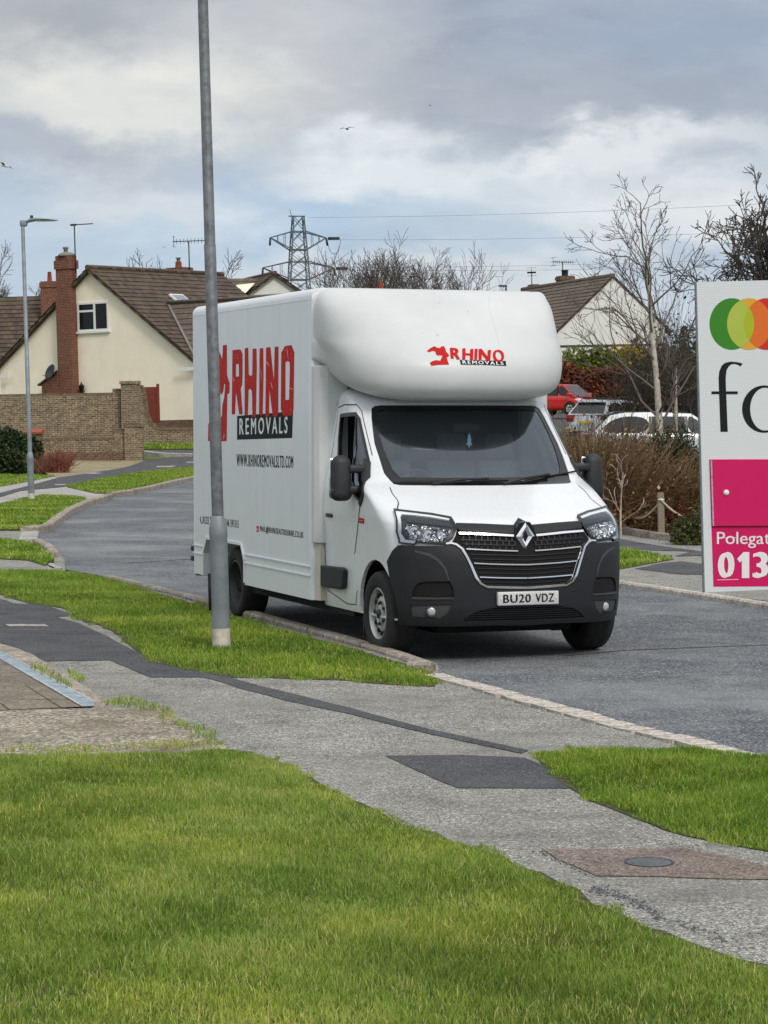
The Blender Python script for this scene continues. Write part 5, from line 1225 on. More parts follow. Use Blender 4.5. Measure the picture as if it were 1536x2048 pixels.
# ------------------------------------------------------------------ estate agent's board
def board():
    D = 6.3; yaw = R(10); o = A(1410, 1185, D)
    gz = .085
    lean = math.atan(20/620)
    t = thing('estate_agent_board', 'white and pink estate agent board with coloured circles standing at the right edge', 'sign', o)
    t.rotation_euler = (Matrix.Rotation(-lean, 3, 'Y') @ Matrix.Rotation(yaw, 3, 'Z')).to_euler()
    W_, Hh = .47, 621/4800*D; Mi = t.rotation_euler.to_matrix().inverted(); nrm = t.rotation_euler.to_matrix() @ Vector((0, -1, 0))
    m, nt, b = new_mat('fluted_white_plastic'); co = coords(nt, (1, 1, 1)); wv = _n(nt, 'ShaderNodeTexWave', Scale=1/.006/6.283*6.283/6.283*1.0); wv.bands_direction = 'Z'; wv.wave_profile = 'SIN'
    wv.inputs['Scale'].default_value = 2*math.pi/.0062/20*1.0; nt.links.new(co, wv.inputs['Vector'])
    nt.links.new(ramp_node(nt, wv.outputs['Fac'], [(.1, C(213, 217, 222)), (.9, C(219, 223, 227))]), b.inputs['Base Color']); b.inputs['Roughness'].default_value = .45
    bump(nt, b, wv.outputs['Fac'], .05, .002)
    pn = MB(); pn.box((0, 0, 0), (W_, .008, Hh)); panel = pn.build('panel', m, t)
    ed = MB(); n = int(Hh/.012)
    ed.box((-.004, -.0005, 0), (-.0002, .0085, Hh)); ed.build('fluted_edge', plain('grey_flute_edge', C(120, 126, 134), .6, 0, .5, 160), t)
    def pt(u, v):
        d = Mi @ ray(u, v); c = Mi @ (CAM-o); k = -c.y/d.y; q = c+d*k; return q.x, q.z
    def poly(name, pts, mat, off, par=panel, thick=.0005):
        q = [pt(*p) for p in pts]; return decal_bm(name, fill2d(q), lambda a, b_, l=0: (a, -off, b_), mat, par)
    kb = lambda *p: cv(p, 3.1024, 1370, 550)
    def ell(cx, cy, rx, ry, clip=None): return [(cx+rx*math.cos(a), cy+ry*math.sin(a)) for a in np.linspace(0, 2*math.pi, 57)[:-1]]
    mt = lambda n_, c: plain(n_, c, .45, 0, .03, 20, spec=.3)
    def disc(name, cx, col, off): return poly(name, kb(*ell(cx, 304, 138, 160)), mt(name+'_ink', col), off)
    disc('green_circle', 290, C(58, 132, 36), .0006)
    disc('amber_circle', 398, C(222, 164, 58), .0008); disc('red_circle', 505, C(206, 46, 36), .0010)
    def lens(name, c0, c1, col, off, c2=None):
        cc = [c for c in (c0, c1, c2) if c]; r = []
        ym = 160*math.sqrt(max(0, 1-((max(cc)-min(cc))/2/138)**2))
        ys = np.linspace(-ym, ym, 25)
        L = [(max(cc)-138*math.sqrt(1-(y/160)**2), 304+y) for y in ys]; Rr = [(min(cc)+138*math.sqrt(1-(y/160)**2), 304+y) for y in ys]
        return poly(name, kb(*(L+Rr[1:-1][::-1])), mt(name+'_ink', col), off)
    lens('green_amber_overlap', 290, 398, C(176, 190, 78), .0012)
    # pale overlap shows the whole left of the amber circle as lime
    lens('amber_red_overlap', 398, 505, C(224, 110, 42), .0013)
    lens('three_overlap', 290, 505, C(172, 184, 34), .0015)
    disc('last_circle', 612, C(190, 40, 36), .0004)
    ink = mt('black_ink', C(18, 18, 22)); 
    f = smooth2(kb((218, 972), (208, 640), (212, 600), (226, 565), (252, 543), (285, 537), (320, 540), (357, 550), (344, 568), (318, 558), (290, 556), (272, 568), (258, 590), (252, 640), (258, 720), (264, 972)), 1)
    f = kb((220, 973), (210, 700), (208, 640), (212, 600), (226, 565), (240, 550), (258, 542), (285, 537), (320, 540), (358, 549), (344, 568), (330, 558), (310, 552), (290, 553), (272, 566), (258, 590), (252, 640), (254, 700), (265, 973))
    poly('lettering', f, ink, .0006); poly('lettering', kb((164, 722), (327, 722), (327, 739), (164, 739)), ink, .0009)
    oo = [(490+136*math.cos(a), 832+147*math.sin(a)) for a in np.linspace(0, 2*math.pi, 61)[:-1]]; oi = [(496+92*math.cos(a), 832+133*math.sin(a)) for a in np.linspace(0, 2*math.pi, 61)[:-1]]
    decal_bm('lettering', fill2d([pt(*p) for p in kb(*oo)], [[pt(*p) for p in kb(*oi)]]), lambda a, b_, l=0: (a, -.0006, b_), ink, panel)
    pink = mt('pink_ink', C(208, 20, 98))
    x0, z1 = pt(*kb((150, 1144))[0]); _, z0 = pt(*kb((175, 1934))[0])
    poly('pink_field', kb((150, 1144), (1075, 1142), (1075, 1928), (176, 1934)), pink, .0006)
    # a separate slip panel screwed over the upper pink field
    q = [pt(*p) for p in kb((163, 1147), (1075, 1146), (1075, 1552), (176, 1556))]
    sl = MB().prism(q, -.0075, -.0012, lambda a, b_, c: (a, c, b_)).build('slip_panel', pink, t)
    e = MB(); a_, b_ = q[0], q[3]; e.prism([(a_[0]-.0035, a_[1]), (a_[0]-.0004, a_[1]), (b_[0]-.0004, b_[1]), (b_[0]-.0035, b_[1])], -.0075, -.0012, lambda a, b, c: (a, c, b)); e.build('fluted_edge', plain('pale_flute_edge', C(214, 170, 190), .6, 0, .5, 170), sl)
    c = pt(*kb((250, 1350))[0]); MB().lathe([(0, .006), (.005, .0058), (.0075, .003), (.008, 0)], 16, Matrix.Translation((c[0], -.0075, c[1])) @ Matrix.Rotation(R(90), 4, 'X')).build('screw_cap', M['upvc'], sl)
    wh = mt('white_ink', C(238, 232, 236))
    def text(s, qd, bold):
        fq = quad(kb(*qd)); bm = text_mesh(s, bold)
        for v in bm.verts:
            u, w2 = fq(v.co.x, v.co.y); x_, z_ = pt(u, w2); v.co = (x_, -.0012-v.co.z*.5, z_)
        bm.normal_update(); me = bpy.data.meshes.new('lettering'); bm.to_mesh(me); bm.free(); mesh_obj('lettering', me, wh, panel)
    # first letters measured, the rest of the word runs on past the picture edge
    text('Polega', ((197, 1594), (487, 1594), (487, 1694), (197, 1694)), .006); text('te', ((492, 1606), (568, 1606), (568, 1670), (492, 1670)), .006)
    for s, a, b2 in (('0', 203, 306), ('3', 418, 516), ('2', 530, 630), ('3', 645, 745)): text(s, ((a, 1718), (b2, 1718), (b2, 1880), (a, 1880)), .05 if s != '1' else .04)
    poly('lettering', kb((322, 1762), (362, 1719), (398, 1719), (398, 1880), (352, 1880), (352, 1772), (340, 1784)), wh, .0012)
    for yy in (1630, 1890): poly('scuff', kb((200, yy), (330, yy-3), (330, yy), (200, yy+3)), wh, .0009)
    MB().bevbox((.20, .009, -(o.z-gz)-.3), (.255, .064, Hh*.9), .004).build('post', M['timber'], t)
board()
# ------------------------------------------------------------------ posts with a rope by the shrub bed
def rope_posts():
    m = M['timber']; tops = []
    for u, vt, vb, lb in ((1223, 974, 1050, 'weathered wooden post right beside the van mirror holding rope ends'), (1323, 985, 1072, 'weathered wooden post between two rope swags in front of the shrubs')):
        b = G(u, vb, .1); h = (vb-vt)/4800*b.y; t = thing('rope_post', lb, 'post', b, group='wooden posts of the rope fence', lean=True)
        s_ = .05; mb = MB(); r = random.Random(u); bm = bmesh.new(); bmesh.ops.create_cube(bm, size=1)
        for v in bm.verts: v.co = Vector((v.co.x*.105*(1-.06*(v.co.z > 0))+r.uniform(-.004, .004), v.co.y*.1+r.uniform(-.004, .004), (v.co.z+.5)*(h+.15)-.15))
        bmesh.ops.bevel(bm, geom=bm.edges[:], offset=.009, segments=2, affect='EDGES'); mb.bm(bm).build('timber', m, t)
        hk = MB().tube([(.045, -.055, h-.11), (.0, -.06, h-.1), (-.045, -.055, h-.11)], .012, 6); hk.build('rope_collar', M['upvc'], t); tops.append(Vector(b)+UP*(h-.11)+Vector((0, -.06, 0)))
    m2 = plain('pale_rope', C(196, 184, 164), .9, 0, .4, 60)
    d = tops[1]-tops[0]
    for k, (a, b, lb) in enumerate(((tops[0]-d, tops[0], 'pale rope running left from the first post behind the van'), (tops[0], tops[1], 'pale rope hanging between the two wooden posts'), (tops[1], A(1376, 1038, tops[1].y), 'pale rope drooping right from the second post down into the bush'))):
        t = thing('rope', lb, 'rope', a, group='ropes of the post fence'); n = 22; P = []
        for i in range(n+1):
            f = i/n; p = a.lerp(b, f)-a; sag = .34*4*f*(1-f)*(1 if k < 2 else .12); p.z -= sag; P.append(p)
        MB().tube(P, .016, 7).build('strand', m2, t)
rope_posts()
# ------------------------------------------------------------------ houses, walls, fences
def local(t): 
    Mi = t.rotation_euler.to_matrix().inverted(); 
    return lambda p: Mi @ (Vector(p)-t.location)
def roof_sheet(name, a, b, c, d, m, parent, thick=.12, course=.34):
    """sloping roof: a-b along the eave, d-c along the ridge. The mesh is built flat (x along, y up the slope) and laid in place, with a real step at each course"""
    a, b, c, d = map(Vector, (a, b, c, d)); ex = (b-a).normalized(); n = (b-a).cross(d-a).normalized(); ey = n.cross(ex)
    if n.z < 0: n = -n; ey = n.cross(ex)
    if ey.z < 0: ex = -ex; ey = n.cross(ex)
    P = [((p-a).dot(ex), (p-a).dot(ey)) for p in (a, b, c, d)]
    y1 = max(p[1] for p in P); k = max(1, int(y1/course)); mb = MB()
    def xs(y):
        r = []
        for i in range(4):
            p, q = P[i], P[(i+1) % 4]
            if abs(p[1]-q[1]) < 1e-6: continue
            f = (y-p[1])/(q[1]-p[1])
            if -1e-6 <= f <= 1+1e-6: r.append(p[0]+(q[0]-p[0])*f)
        return (min(r), max(r)) if r else (0, 0)
    y0 = min(p[1] for p in P)
    for i in range(k):
        ya = y0+(y1-y0)*i/k; yb = y0+(y1-y0)*(i+1)/k; e = 1e-4
        x0, x1 = xs(ya+e); x2, x3 = xs(yb-e)
        mb.add([(x0, ya, .05), (x1, ya, .05), (x3, yb+.04, .012), (x2, yb+.04, .012), (x0, ya, -.01), (x1, ya, -.01)], [(0, 1, 2, 3), (4, 5, 1, 0)])
    X = [p[0] for p in P]
    mb.add([(*p, -.02) for p in P]+[(*p, -thick) for p in P], [(3, 2, 1, 0), (4, 5, 6, 7)]+[(i, (i+1) % 4, 4+(i+1) % 4, 4+i) for i in range(4)])
    o = mb.build(name, m, parent); o.matrix_local = Matrix((( ex.x, ey.x, n.x, a.x), (ex.y, ey.y, n.y, a.y), (ex.z, ey.z, n.z, a.z), (0, 0, 0, 1)))
    return o
def beam(mb, a, b, w_, h_):
    a, b = Vector(a), Vector(b); d = (b-a).normalized(); s = d.cross(Vector((0, 0, 1))).normalized()*w_/2; u = s.cross(d).normalized()*h_/2
    vs = [a-s-u, a+s-u, a+s+u, a-s+u, b-s-u, b+s-u, b+s+u, b-s+u]
    mb.add(vs, [(3, 2, 1, 0), (4, 5, 6, 7), (0, 1, 5, 4), (1, 2, 6, 5), (2, 3, 7, 6), (3, 0, 4, 7)]); return mb
def casement(parent, fn, w_, h_, split=.55, top=.3, name='window'):
    """fn maps (x right, out, z up) from the window's lower left corner to parent space"""
    fr = MB(); t = .095
    def bx(x0, x1, z0, z1, o0, o1, mb): 
        vs = [fn(x, o, z_) for x, o, z_ in ((x0, o1, z0), (x1, o1, z0), (x1, o0, z0), (x0, o0, z0), (x0, o1, z1), (x1, o1, z1), (x1, o0, z1), (x0, o0, z1))]
        mb.add(vs, [(3,2,1,0),(4,5,6,7),(0,1,5,4),(1,2,6,5),(2,3,7,6),(3,0,4,7)])
    xm = w_*split
    for x0, x1 in ((0, t), (w_-t, w_), (xm-t*.6, xm+t*.6)): bx(x0, x1, 0, h_, -.06, .05, fr)
    for z0, z1 in ((0, t), (h_-t, h_)): bx(t, xm-t*.6, z0, z1, -.06, .048, fr); bx(xm+t*.6, w_-t, z0, z1, -.06, .048, fr)
    if top: bx(t, xm-t*.6, h_*(1-top)-t*.5, h_*(1-top)+t*.5, -.06, .046, fr)
    o = fr.build(name, M['upvc'], parent)
    gl = MB(); bx(t*.5, w_-t*.5, t*.5, h_-t*.5, -.05, .02, gl); gl.build('pane', M['darkglass'], o)
    si = MB(); bx(-.06, w_+.06, -.09, -.002, -.02, .11, si); si.build('sill', M['upvc'], o)
    return o
def aerial(parent, p, h, kind=0, rz=0.):
    p = Vector(p); mb = MB(); mb.tube([p, p+Vector((0, 0, h))], .03, 6); q = p+Vector((0, 0, h)); c, s = math.cos(rz), math.sin(rz)
    D = Vector((c, s, 0)); E = Vector((-s, c, 0))
    if kind == 0:
        mb.tube([q-D*.15, q+D*1.0], .025, 5)
        mb.tube([q-D*.2, q+D*.1], .05, 5)
    else:
        mb.tube([q-D*.78, q+D*.9], .022, 5); mb.tube([q-D*.75-Vector((0, 0, .25)), q-D*.75+Vector((0, 0, .25))], .014, 4)
        for k in range(9): x = -.6+k*.18; mb.tube([q+D*x-E*.28+Vector((0, 0, -.0)), q+D*x+E*.28], .012, 4); mb.tube([q+D*x-Vector((0, 0, .13)), q+D*x+Vector((0, 0, .13))], .012, 4)
        for z_ in (-.25, .0, .25): mb.tube([q-D*.75+Vector((0, 0, z_))-E*.3, q-D*.75+Vector((0, 0, z_))+E*.3], .014, 4)
    return mb.build('aerial', M['dkmetal'], parent)
def stack(parent, x0, x1, y0, y1, z0, z1, m, pots=1, name='chimney', cap=True):
    mb = MB(); mb.box((x0, y0, z0), (x1, y1, z1)); mb.box((x0-.05, y0-.05, z1-.32), (x1+.05, y1+.05, z1-.08)); o = mb.build(name, m, parent)
    for k in range(pots):
        cx = x0+(x1-x0)*(k+.5)/pots; cy = (y0+y1)/2
        MB().lathe([(.14, z1), (.15, z1+.05), (.11, z1+.42), (.14, z1+.45), (.1, z1+.46), (.1, z1+.2)], 12, Matrix.Translation((cx, cy, 0))).build('chimney_pot', M['terracotta'], o)
    return o
def cream_house():
    D0 = 112.0; apex = A(185, 540, D0); gx = Vector((.82, -.57, 0)).normalized(); az = math.atan2(gx.y, gx.x)
    gz = .72
    t = thing('cream_house', 'cream rendered gable house with steep brown roof and tall brick chimney behind the garden wall', 'house', (apex.x, apex.y, gz)); t.rotation_euler = (Matrix.Rotation(LEAN, 3, 'Y') @ Matrix.Rotation(az, 3, 'Z')).to_euler()
    L = local(t); Mi = t.rotation_euler.to_matrix().inverted()
    def gp(u, v, y=0):       # photo point on a plane parallel to the gable -> (x, z)
        c = L(CAM); d = Mi @ ray(u, v); q = c+d*((y-c.y)/d.y); return q.x, q.z
    ax, zr = gp(185, 541); xl, zl = gp(0, 737); xr, zre = gp(387, 716)
    ze = (zl+zre)/2; hw = (xr-xl)/2; ax = (xl+xr)/2
    ze = zr-(zr-ze); Ln = 9.5
    wm = MB(); wm.prism([(xl, -.5), (xr, -.5), (xr, ze), (ax, zr), (xl, ze)], 0, Ln, lambda a, b, c: (a, c, b)); wm.build('wall', M['cream'], t)
    # brick plinth
    _, zp = gp(350, 840); pm = MB(); pm.box((xl-.02, -.03, -.5), (xr+.02, 0, zp)); pm.build('plinth', M['brownbrick'], t)
    o = .28; sl = (zr-ze)/hw
    for q in (-1, 1):
        a = (ax+q*(hw+.5), -o, ze-.5*sl+.1); b = (ax+q*(hw+.5), Ln+.3, ze-.5*sl+.1); c = (ax, Ln+.3, zr+.1); d = (ax, -o, zr+.1)
        roof_sheet('roof', a, b, c, d, M['tile'], t)
        gu = MB(); gu.tube([(ax+q*(hw+.55), -o, ze-.5*sl+.0), (ax+q*(hw+.55), Ln+.3, ze-.5*sl+.0)], .07, 8)
        beam(gu, (ax+q*(hw+.3), -o+.02, ze-.5*sl-.08), (ax+q*(hw-.8), -o+.02, ze-.5*sl-.08), .05, .16); gu.build('gutter', M['upvc'], t)
    rd = MB(); rd.tube([(ax, -o, zr+.14), (ax, Ln+.3, zr+.14)], .13, 8); rd.build('ridge', M['tile'], t)
    # chimney breast on the gable
    x0, _ = gp(117.5, 800, -.45); x1, _ = gp(159, 800, 0); _, zc = gp(137, 512); _, zb = gp(137, 588); cs = MB()
    cs.box((x0, -.45, -.3), (x1, 0, zb)); cs.box((x0+.03, -.42, zb), (x1-.03, .12, zc)); cs.box((x0-.03, -.47, zc-.62), (x1+.04, .18, zc-.22))
    ch = cs.build('chimney', M['redbrick'], t)
    MB().lathe([(.0, zc-.02), (.46, zc-.02), (.34, zc+.12), (.18, zc+.17), (0, zc+.17)], 14, Matrix.Translation(((x0+x1)/2, -.08, 0))).build('cap', M['lead'], ch)
    MB().lathe([(.1, zc+.1), (.1, zc+.32), (.14, zc+.34), (.14, zc+.42), (0, zc+.44)], 12, Matrix.Translation(((x0+x1)/2-.05, -.08, 0))).build('chimney_pot', M['lead'], ch)
    a0, b0 = gp(85, 795); bz = gp(82, 770)[1]; tz = gp(115, 745)[1]
    sm = MB(); sm.prism([(gp(84, 790, -.5)[0], -.3), (x0, -.3), (x0, tz), (gp(84, 790, -.5)[0], bz)], -.5, 0, lambda a, b, c: (a, c, b)); lt = sm.build('lean_to', M['redbrick'], t)
    r = MB(); beam(r, (gp(77, 790, -.5)[0], -.25, bz-.02), (x0+.02, -.25, tz+.06), .6, .08); r.build('roof', M['tile'], lt)
    c = gp(125, 745); dm = MB(); mt = Matrix.Translation((c[0], -.75, c[1])) @ Vector((-.3, -1, .45)).normalized().to_track_quat('Z', 'Y').to_matrix().to_4x4()
    dm.lathe([(0, 0), (.14, .012), (.28, .05), (.38, .1), (.37, .11), (.28, .065), (0, .015)], 24, mt); dsh = dm.build('satellite_dish', M['dkmetal'], t)
    MB().tube([(c[0], -.72, c[1]), (c[0]+.05, -.44, c[1]-.1)], .025, 6).tube([(c[0]-.02, -.78, c[1]-.3), (c[0]-.2, -1.15, c[1]-.1)], .015, 5).build('arm', M['dkmetal'], dsh)
    # upper window
    wx0, wz0 = gp(157, 664); wx1, wz1 = gp(217, 602)
    casement(t, lambda x, o_, z_: (wx0+x, -o_, wz0+z_), wx1-wx0, wz1-wz0)
    # coach lamp
    c = gp(169, 778); lm = MB().lathe([(0, -.28), (.05, -.26), (.1, -.22), (.13, .12), (.15, .13), (.05, .24), (.02, .32), (0, .33)], 8, Matrix.Translation((c[0], -.2, c[1]))); lm.box((c[0]-.02, -.2, c[1]-.1), (c[0]+.02, 0, c[1]-.06)); lm.build('wall_lantern', M['blackgloss'], t)
    # aerial on the chimney
    c = gp(160, 538); aerial(t, (c[0], -.3, c[1]-.2), gp(160, 450)[1]-c[1]+.2, 0, 0.2)
    # second stack far along the ridge with its pot, and aerial
    cx = gp(357, 548); yy = 8.2
    def ray_y(u, v, y): c = L(CAM); d = Mi @ ray(u, v); q = c+d*((y-c.y)/d.y); return q
    q0, q1 = ray_y(341, 548, yy), ray_y(374, 533, yy)
    s2 = MB(); s2.box((q0.x, yy-.35, zr-.8), (q1.x, yy+.35, q1.z-.03)); s2.box((q0.x-.06, yy-.4, q1.z-.2), (q1.x+.06, yy+.4, q1.z-.05)); so_ = s2.build('chimney', M['brownbrick'], t)
    pq = ray_y(357, 530, yy); MB().lathe([(.17, q1.z-.05), (.15, q1.z+.25), (.16, q1.z+.27), (.1, q1.z+.27)], 12, Matrix.Translation((pq.x, yy, 0))).build('chimney_pot', M['terracotta'], so_)
    MB().lathe([(.09, q1.z+.2), (.09, q1.z+.42), (.14, q1.z+.43), (.14, q1.z+.47), (0, q1.z+.49)], 10, Matrix.Translation((pq.x, yy, 0))).build('cowl', M['lead'], so_)
    aq = ray_y(379, 540, yy); aerial(t, (aq.x, yy, aq.z-.6), ray_y(379, 482, yy).z-aq.z+.6, 1, .5)
    # cross wing coming off the right hand slope
    pn_ = Vector((sl, 0, 1)).normalized(); pp = Vector((ax, 0, zr+.1)); c0 = L(CAM)
    def on_roof(u, v): d = Mi @ ray(u, v); return c0+d*((pp-c0).dot(pn_)/d.dot(pn_))
    s0 = on_roof(335, 611); v0 = on_roof(388, 716); ex_ = Vector((7, 0, 0)); s0 += pn_*.06; v0 += pn_*.06
    roof_sheet('wing_roof', v0, v0+ex_, s0+ex_, s0, M['tile2'], t)
    MB().tube([s0+Vector((0, 0, .06)), s0+ex_+Vector((0, 0, .06))], .12, 8).build('wing_ridge', M['tile2'], t)
    MB().tube([s0+Vector((0, 0, .03)), v0+Vector((0, 0, .03))], .07, 6).build('valley', M['lead'], t)
    wg = MB(); wg.box((ax+hw-.4, v0.y+.3, -.4), (v0.x+6.5, s0.y+3, v0.z)); wg.build('wing_wall', M['cream'], t)
    # roof light
    c = on_roof(360, 601)+pn_*.03; ex = Vector((1, 0, -sl)).normalized()
    for nm, hx_, hy_, top_, mm in (('roof_light', .38, .5, .09, M['upvc']), ('roof_light_pane', .30, .42, .10, plain('sky_lit_pane', C(120, 132, 142), .2))):
        v1 = ex*hx_; v2 = Vector((0, hy_, 0)); q = MB()
        q.add([c-v1-v2, c+v1-v2, c+v1+v2, c-v1+v2]+[p+pn_*top_ for p in (c-v1-v2, c+v1-v2, c+v1+v2, c-v1+v2)], [(4, 5, 6, 7), (0, 1, 5, 4), (1, 2, 6, 5), (2, 3, 7, 6), (3, 0, 4, 7)]); q.build(nm, mm, t)
    return t
cream_house()
def neighbour_left():
    # brown roofed house beyond, its roof falling away behind the cream gable
    D = 128; p = A(40, 640, D); t = thing('left_house', 'partly hidden house with brown tiled roof and red potted brick chimney at the left edge', 'house', (p.x, p.y, .8), lean=True)
    L = local(t); e0 = L(A(-160, 735, D-4)); e1 = L(A(150, 735, D-4)); r0 = L(A(-60, 597, D)); r1 = L(A(150, 597, D))
    roof_sheet('roof', (e0.x, -4, e0.z), (e1.x, -4, e0.z), (e1.x, 0, r0.z), (r0.x-1.5, 0, r0.z), M['tile'], t)
    w_ = MB(); w_.prism([(-4, -.6), (-4, e0.z-.05), (0, r0.z-.1), (4, e0.z-.05), (4, -.6)], e0.x+.4, e1.x, lambda a, b, c: (c, a, b)); w_.build('wall', M['cream'], t)
    roof_sheet('roof', (e0.x, 4, e0.z), (e1.x, 4, e0.z), (e1.x, .0, r0.z), (r0.x-1.5, .0, r0.z), M['tile'], t)
    a, b = L(A(85, 630, D-1.4)), L(A(116, 563, D-1.4)); s = stack(t, a.x, b.x, -1.9, -.9, a.z-.4, b.z, M['redbrick'], 0)
    MB().lathe([(.13, b.z), (.13, b.z+.06), (.095, b.z+.5), (.11, b.z+.52), (.06, b.z+.52)], 12, Matrix.Translation(((a.x+b.x)/2, -1.4, 0))).build('chimney_pot', M['terracotta'], s)
    g = L(A(0, 672, D-5)); gu = MB(); gu.box((e0.x, -4.2, e0.z-.15), (L(A(15, 735, D-4)).x, -4.02, e0.z+.02)); gu.build('gutter', M['upvc'], t)
neighbour_left()
def white_gable_house():
    # the pale gable peeping over the van's rear roof edge
    D = 150; apex = A(548, 549, D); t = thing('white_gable_house', 'white gabled house with brown roof just over the van box, right of the cream house', 'house', (apex.x, apex.y, .9)); az = R(18)
    t.rotation_euler = (Matrix.Rotation(LEAN, 3, 'Y') @ Matrix.Rotation(az, 3, 'Z')).to_euler(); L = local(t); Mi = t.rotation_euler.to_matrix().inverted(); c0 = L(CAM)
    def gp(u, v, y=0): d = Mi @ ray(u, v); q = c0+d*((y-c0.y)/d.y); return q
    a = gp(548, 550); l = gp(468, 610); r = gp(594, 582); sl_l = (a.z-l.z)/(a.x-l.x); sl_r = (a.z-r.z)/(r.x-a.x); sl = (sl_l+sl_r)/2
    hw = 4.0
    zl = a.z-hw*sl_l; zr_ = a.z-hw*sl_r
    MB().prism([(a.x-hw, -1), (a.x+hw, -1), (a.x+hw, zr_), (a.x, a.z), (a.x-hw, zl)], 0, 9, lambda p, q, c: (p, c, q)).build('wall', M['render_w'], t)
    for q, zz in ((-1, zl), (1, zr_)):
        s_ = sl_l if q < 0 else sl_r
        roof_sheet('roof', (a.x+q*(hw+.4), -.3, zz-.4*s_+.1), (a.x+q*(hw+.4), 9.2, zz-.4*s_+.1), (a.x, 9.2, a.z+.1), (a.x, -.3, a.z+.1), M['tile'], t)
    MB().tube([(a.x, -.3, a.z+.13), (a.x, 9.2, a.z+.13)], .13, 8).build('ridge', M['tile'], t)
    # lower range with its ridge running left, its roof facing us
    k = gp(428, 562, 3); k2_ = gp(540, 552, 3)
    roof_sheet('roof', (k.x-3, -1.6, k.z-3.2), (a.x-1.0, -1.6, k.z-3.2), (a.x-.2, 3, a.z-.05), (k.x-3, 3, a.z-.05), M['tile2'], t)
    # pale dormer cheek
    q = [gp(440, 573, -1.0), gp(510, 566, .2), gp(476, 602, -1.4)]
    ch = MB(); ch.add([tuple(p) for p in q]+[(p.x, p.y+1.6, p.z-.3) for p in q], [(0, 2, 1), (3, 4, 5), (0, 1, 4, 3), (1, 2, 5, 4), (2, 0, 3, 5)]); ch.build('dormer_cheek', M['cream'], t)
white_gable_house()
def right_house():
    D = 140; apex = A(1226, 555, D); t = thing('white_house', 'white rendered gable house with mottled stains and brown roof to the right of the luton', 'house', (apex.x, apex.y, 2.4)); az = R(-18)
    az = R(18.5)
    t.rotation_euler = (Matrix.Rotation(LEAN, 3, 'Y') @ Matrix.Rotation(az, 3, 'Z')).to_euler(); L = local(t); Mi = t.rotation_euler.to_matrix().inverted(); c0 = L(CAM)
    def gp(u, v, y=0): d = Mi @ ray(u, v); return c0+d*((y-c0.y)/d.y)
    a = gp(1226, 556); l = gp(1112, 668); r = gp(1330, 655); hw = (r.x-l.x)/2; ax = a.x
    zl = l.z; zr_ = r.z
    m, nt, b = new_mat('stained_white_render'); co = coords(nt); n = noise(nt, co, 2.2, 7, .7); n2 = noise(nt, co, .5, 3, .5); sp = nt.nodes.new('ShaderNodeSeparateXYZ'); nt.links.new(co, sp.inputs[0])
    mk = ramp_node(nt, n, [(.56, (0, 0, 0)), (.66, (.6, .6, .6))]); mh = ramp_node(nt, n2, [(.45, (0, 0, 0)), (.6, (1, 1, 1))])
    nt.links.new(mixc(nt, mixc(nt, 1, mk, mh, 'MULTIPLY'), C(226, 226, 222), C(150, 148, 142)), b.inputs['Base Color']); b.inputs['Roughness'].default_value = .9
    MB().prism([(l.x, -3), (r.x, -3), (r.x, zr_), (ax, a.z), (l.x, zl)], 0, 14, lambda p, q, c: (p, c, q)).build('wall', m, t)
    bz = gp(1200, 691).z; tr = MB(); tr.box((l.x, -.05, bz-.05), (r.x, 0, bz+.05)); tr.build('string_course', M['dkmetal'], t)
    c = gp(1270, 683); MB().lathe([(0, -.12), (.12, -.12), (.12, .12), (0, .12)], 10, Matrix.Translation((c.x, -.16, c.z+.1))).build('alarm_box', M['blackgloss'], t)
    zt = gp(1120, 580, 5).z
    # main roof: ridge drops away to the left behind the van; its slope faces us
    for q, e, zz in ((-1, l, zl), (1, r, zr_)):
        s_ = (a.z-zz)/abs(e.x-ax)
        roof_sheet('roof', (e.x+q*.45, -.07, zz-.45*s_+.12), (e.x+q*.45, 14.2, zz-.45*s_+.12), (ax, 14.2, a.z+.12), (ax, -.07, a.z+.12), M['tile2'], t, .08)
    MB().tube([(ax, -.07, a.z+.15), (ax, 14.2, a.z+.15)], .13, 8).build('ridge', M['tile2'], t)
    def st(u0, u1, vt, vb, y, pots, au=None, av=None, kind=1, rz=0):
        p, q = gp(u0, vb, y), gp(u1, vt, y); s = MB(); s.box((p.x, y-.4, p.z-.8), (q.x, y+.4, q.z)); s.box((p.x-.05, y-.45, q.z-.25), (q.x+.05, y+.45, q.z-.06)); o = s.build('chimney', M['brownbrick'], t)
        if pots: MB().lathe([(.2, q.z), (.2, q.z+.3), (.24, q.z+.32), (.24, q.z+.36), (0, q.z+.4)], 12, Matrix.Translation(((p.x+q.x)/2, y, 0))).build('chimney_pot', M['dkmetal'], o)
        if au: w0 = gp(au, vb, y); aerial(o, (w0.x, y, w0.z-.3), gp(au, av, y).z-w0.z+.3, kind, rz)
    st(1117, 1143, 552, 568, 8.8, 1, 1126, 524, 1, .3); st(1061, 1074, 569, 580, 13.4, 0, 1064, 545, 1, 1.2)
right_house()
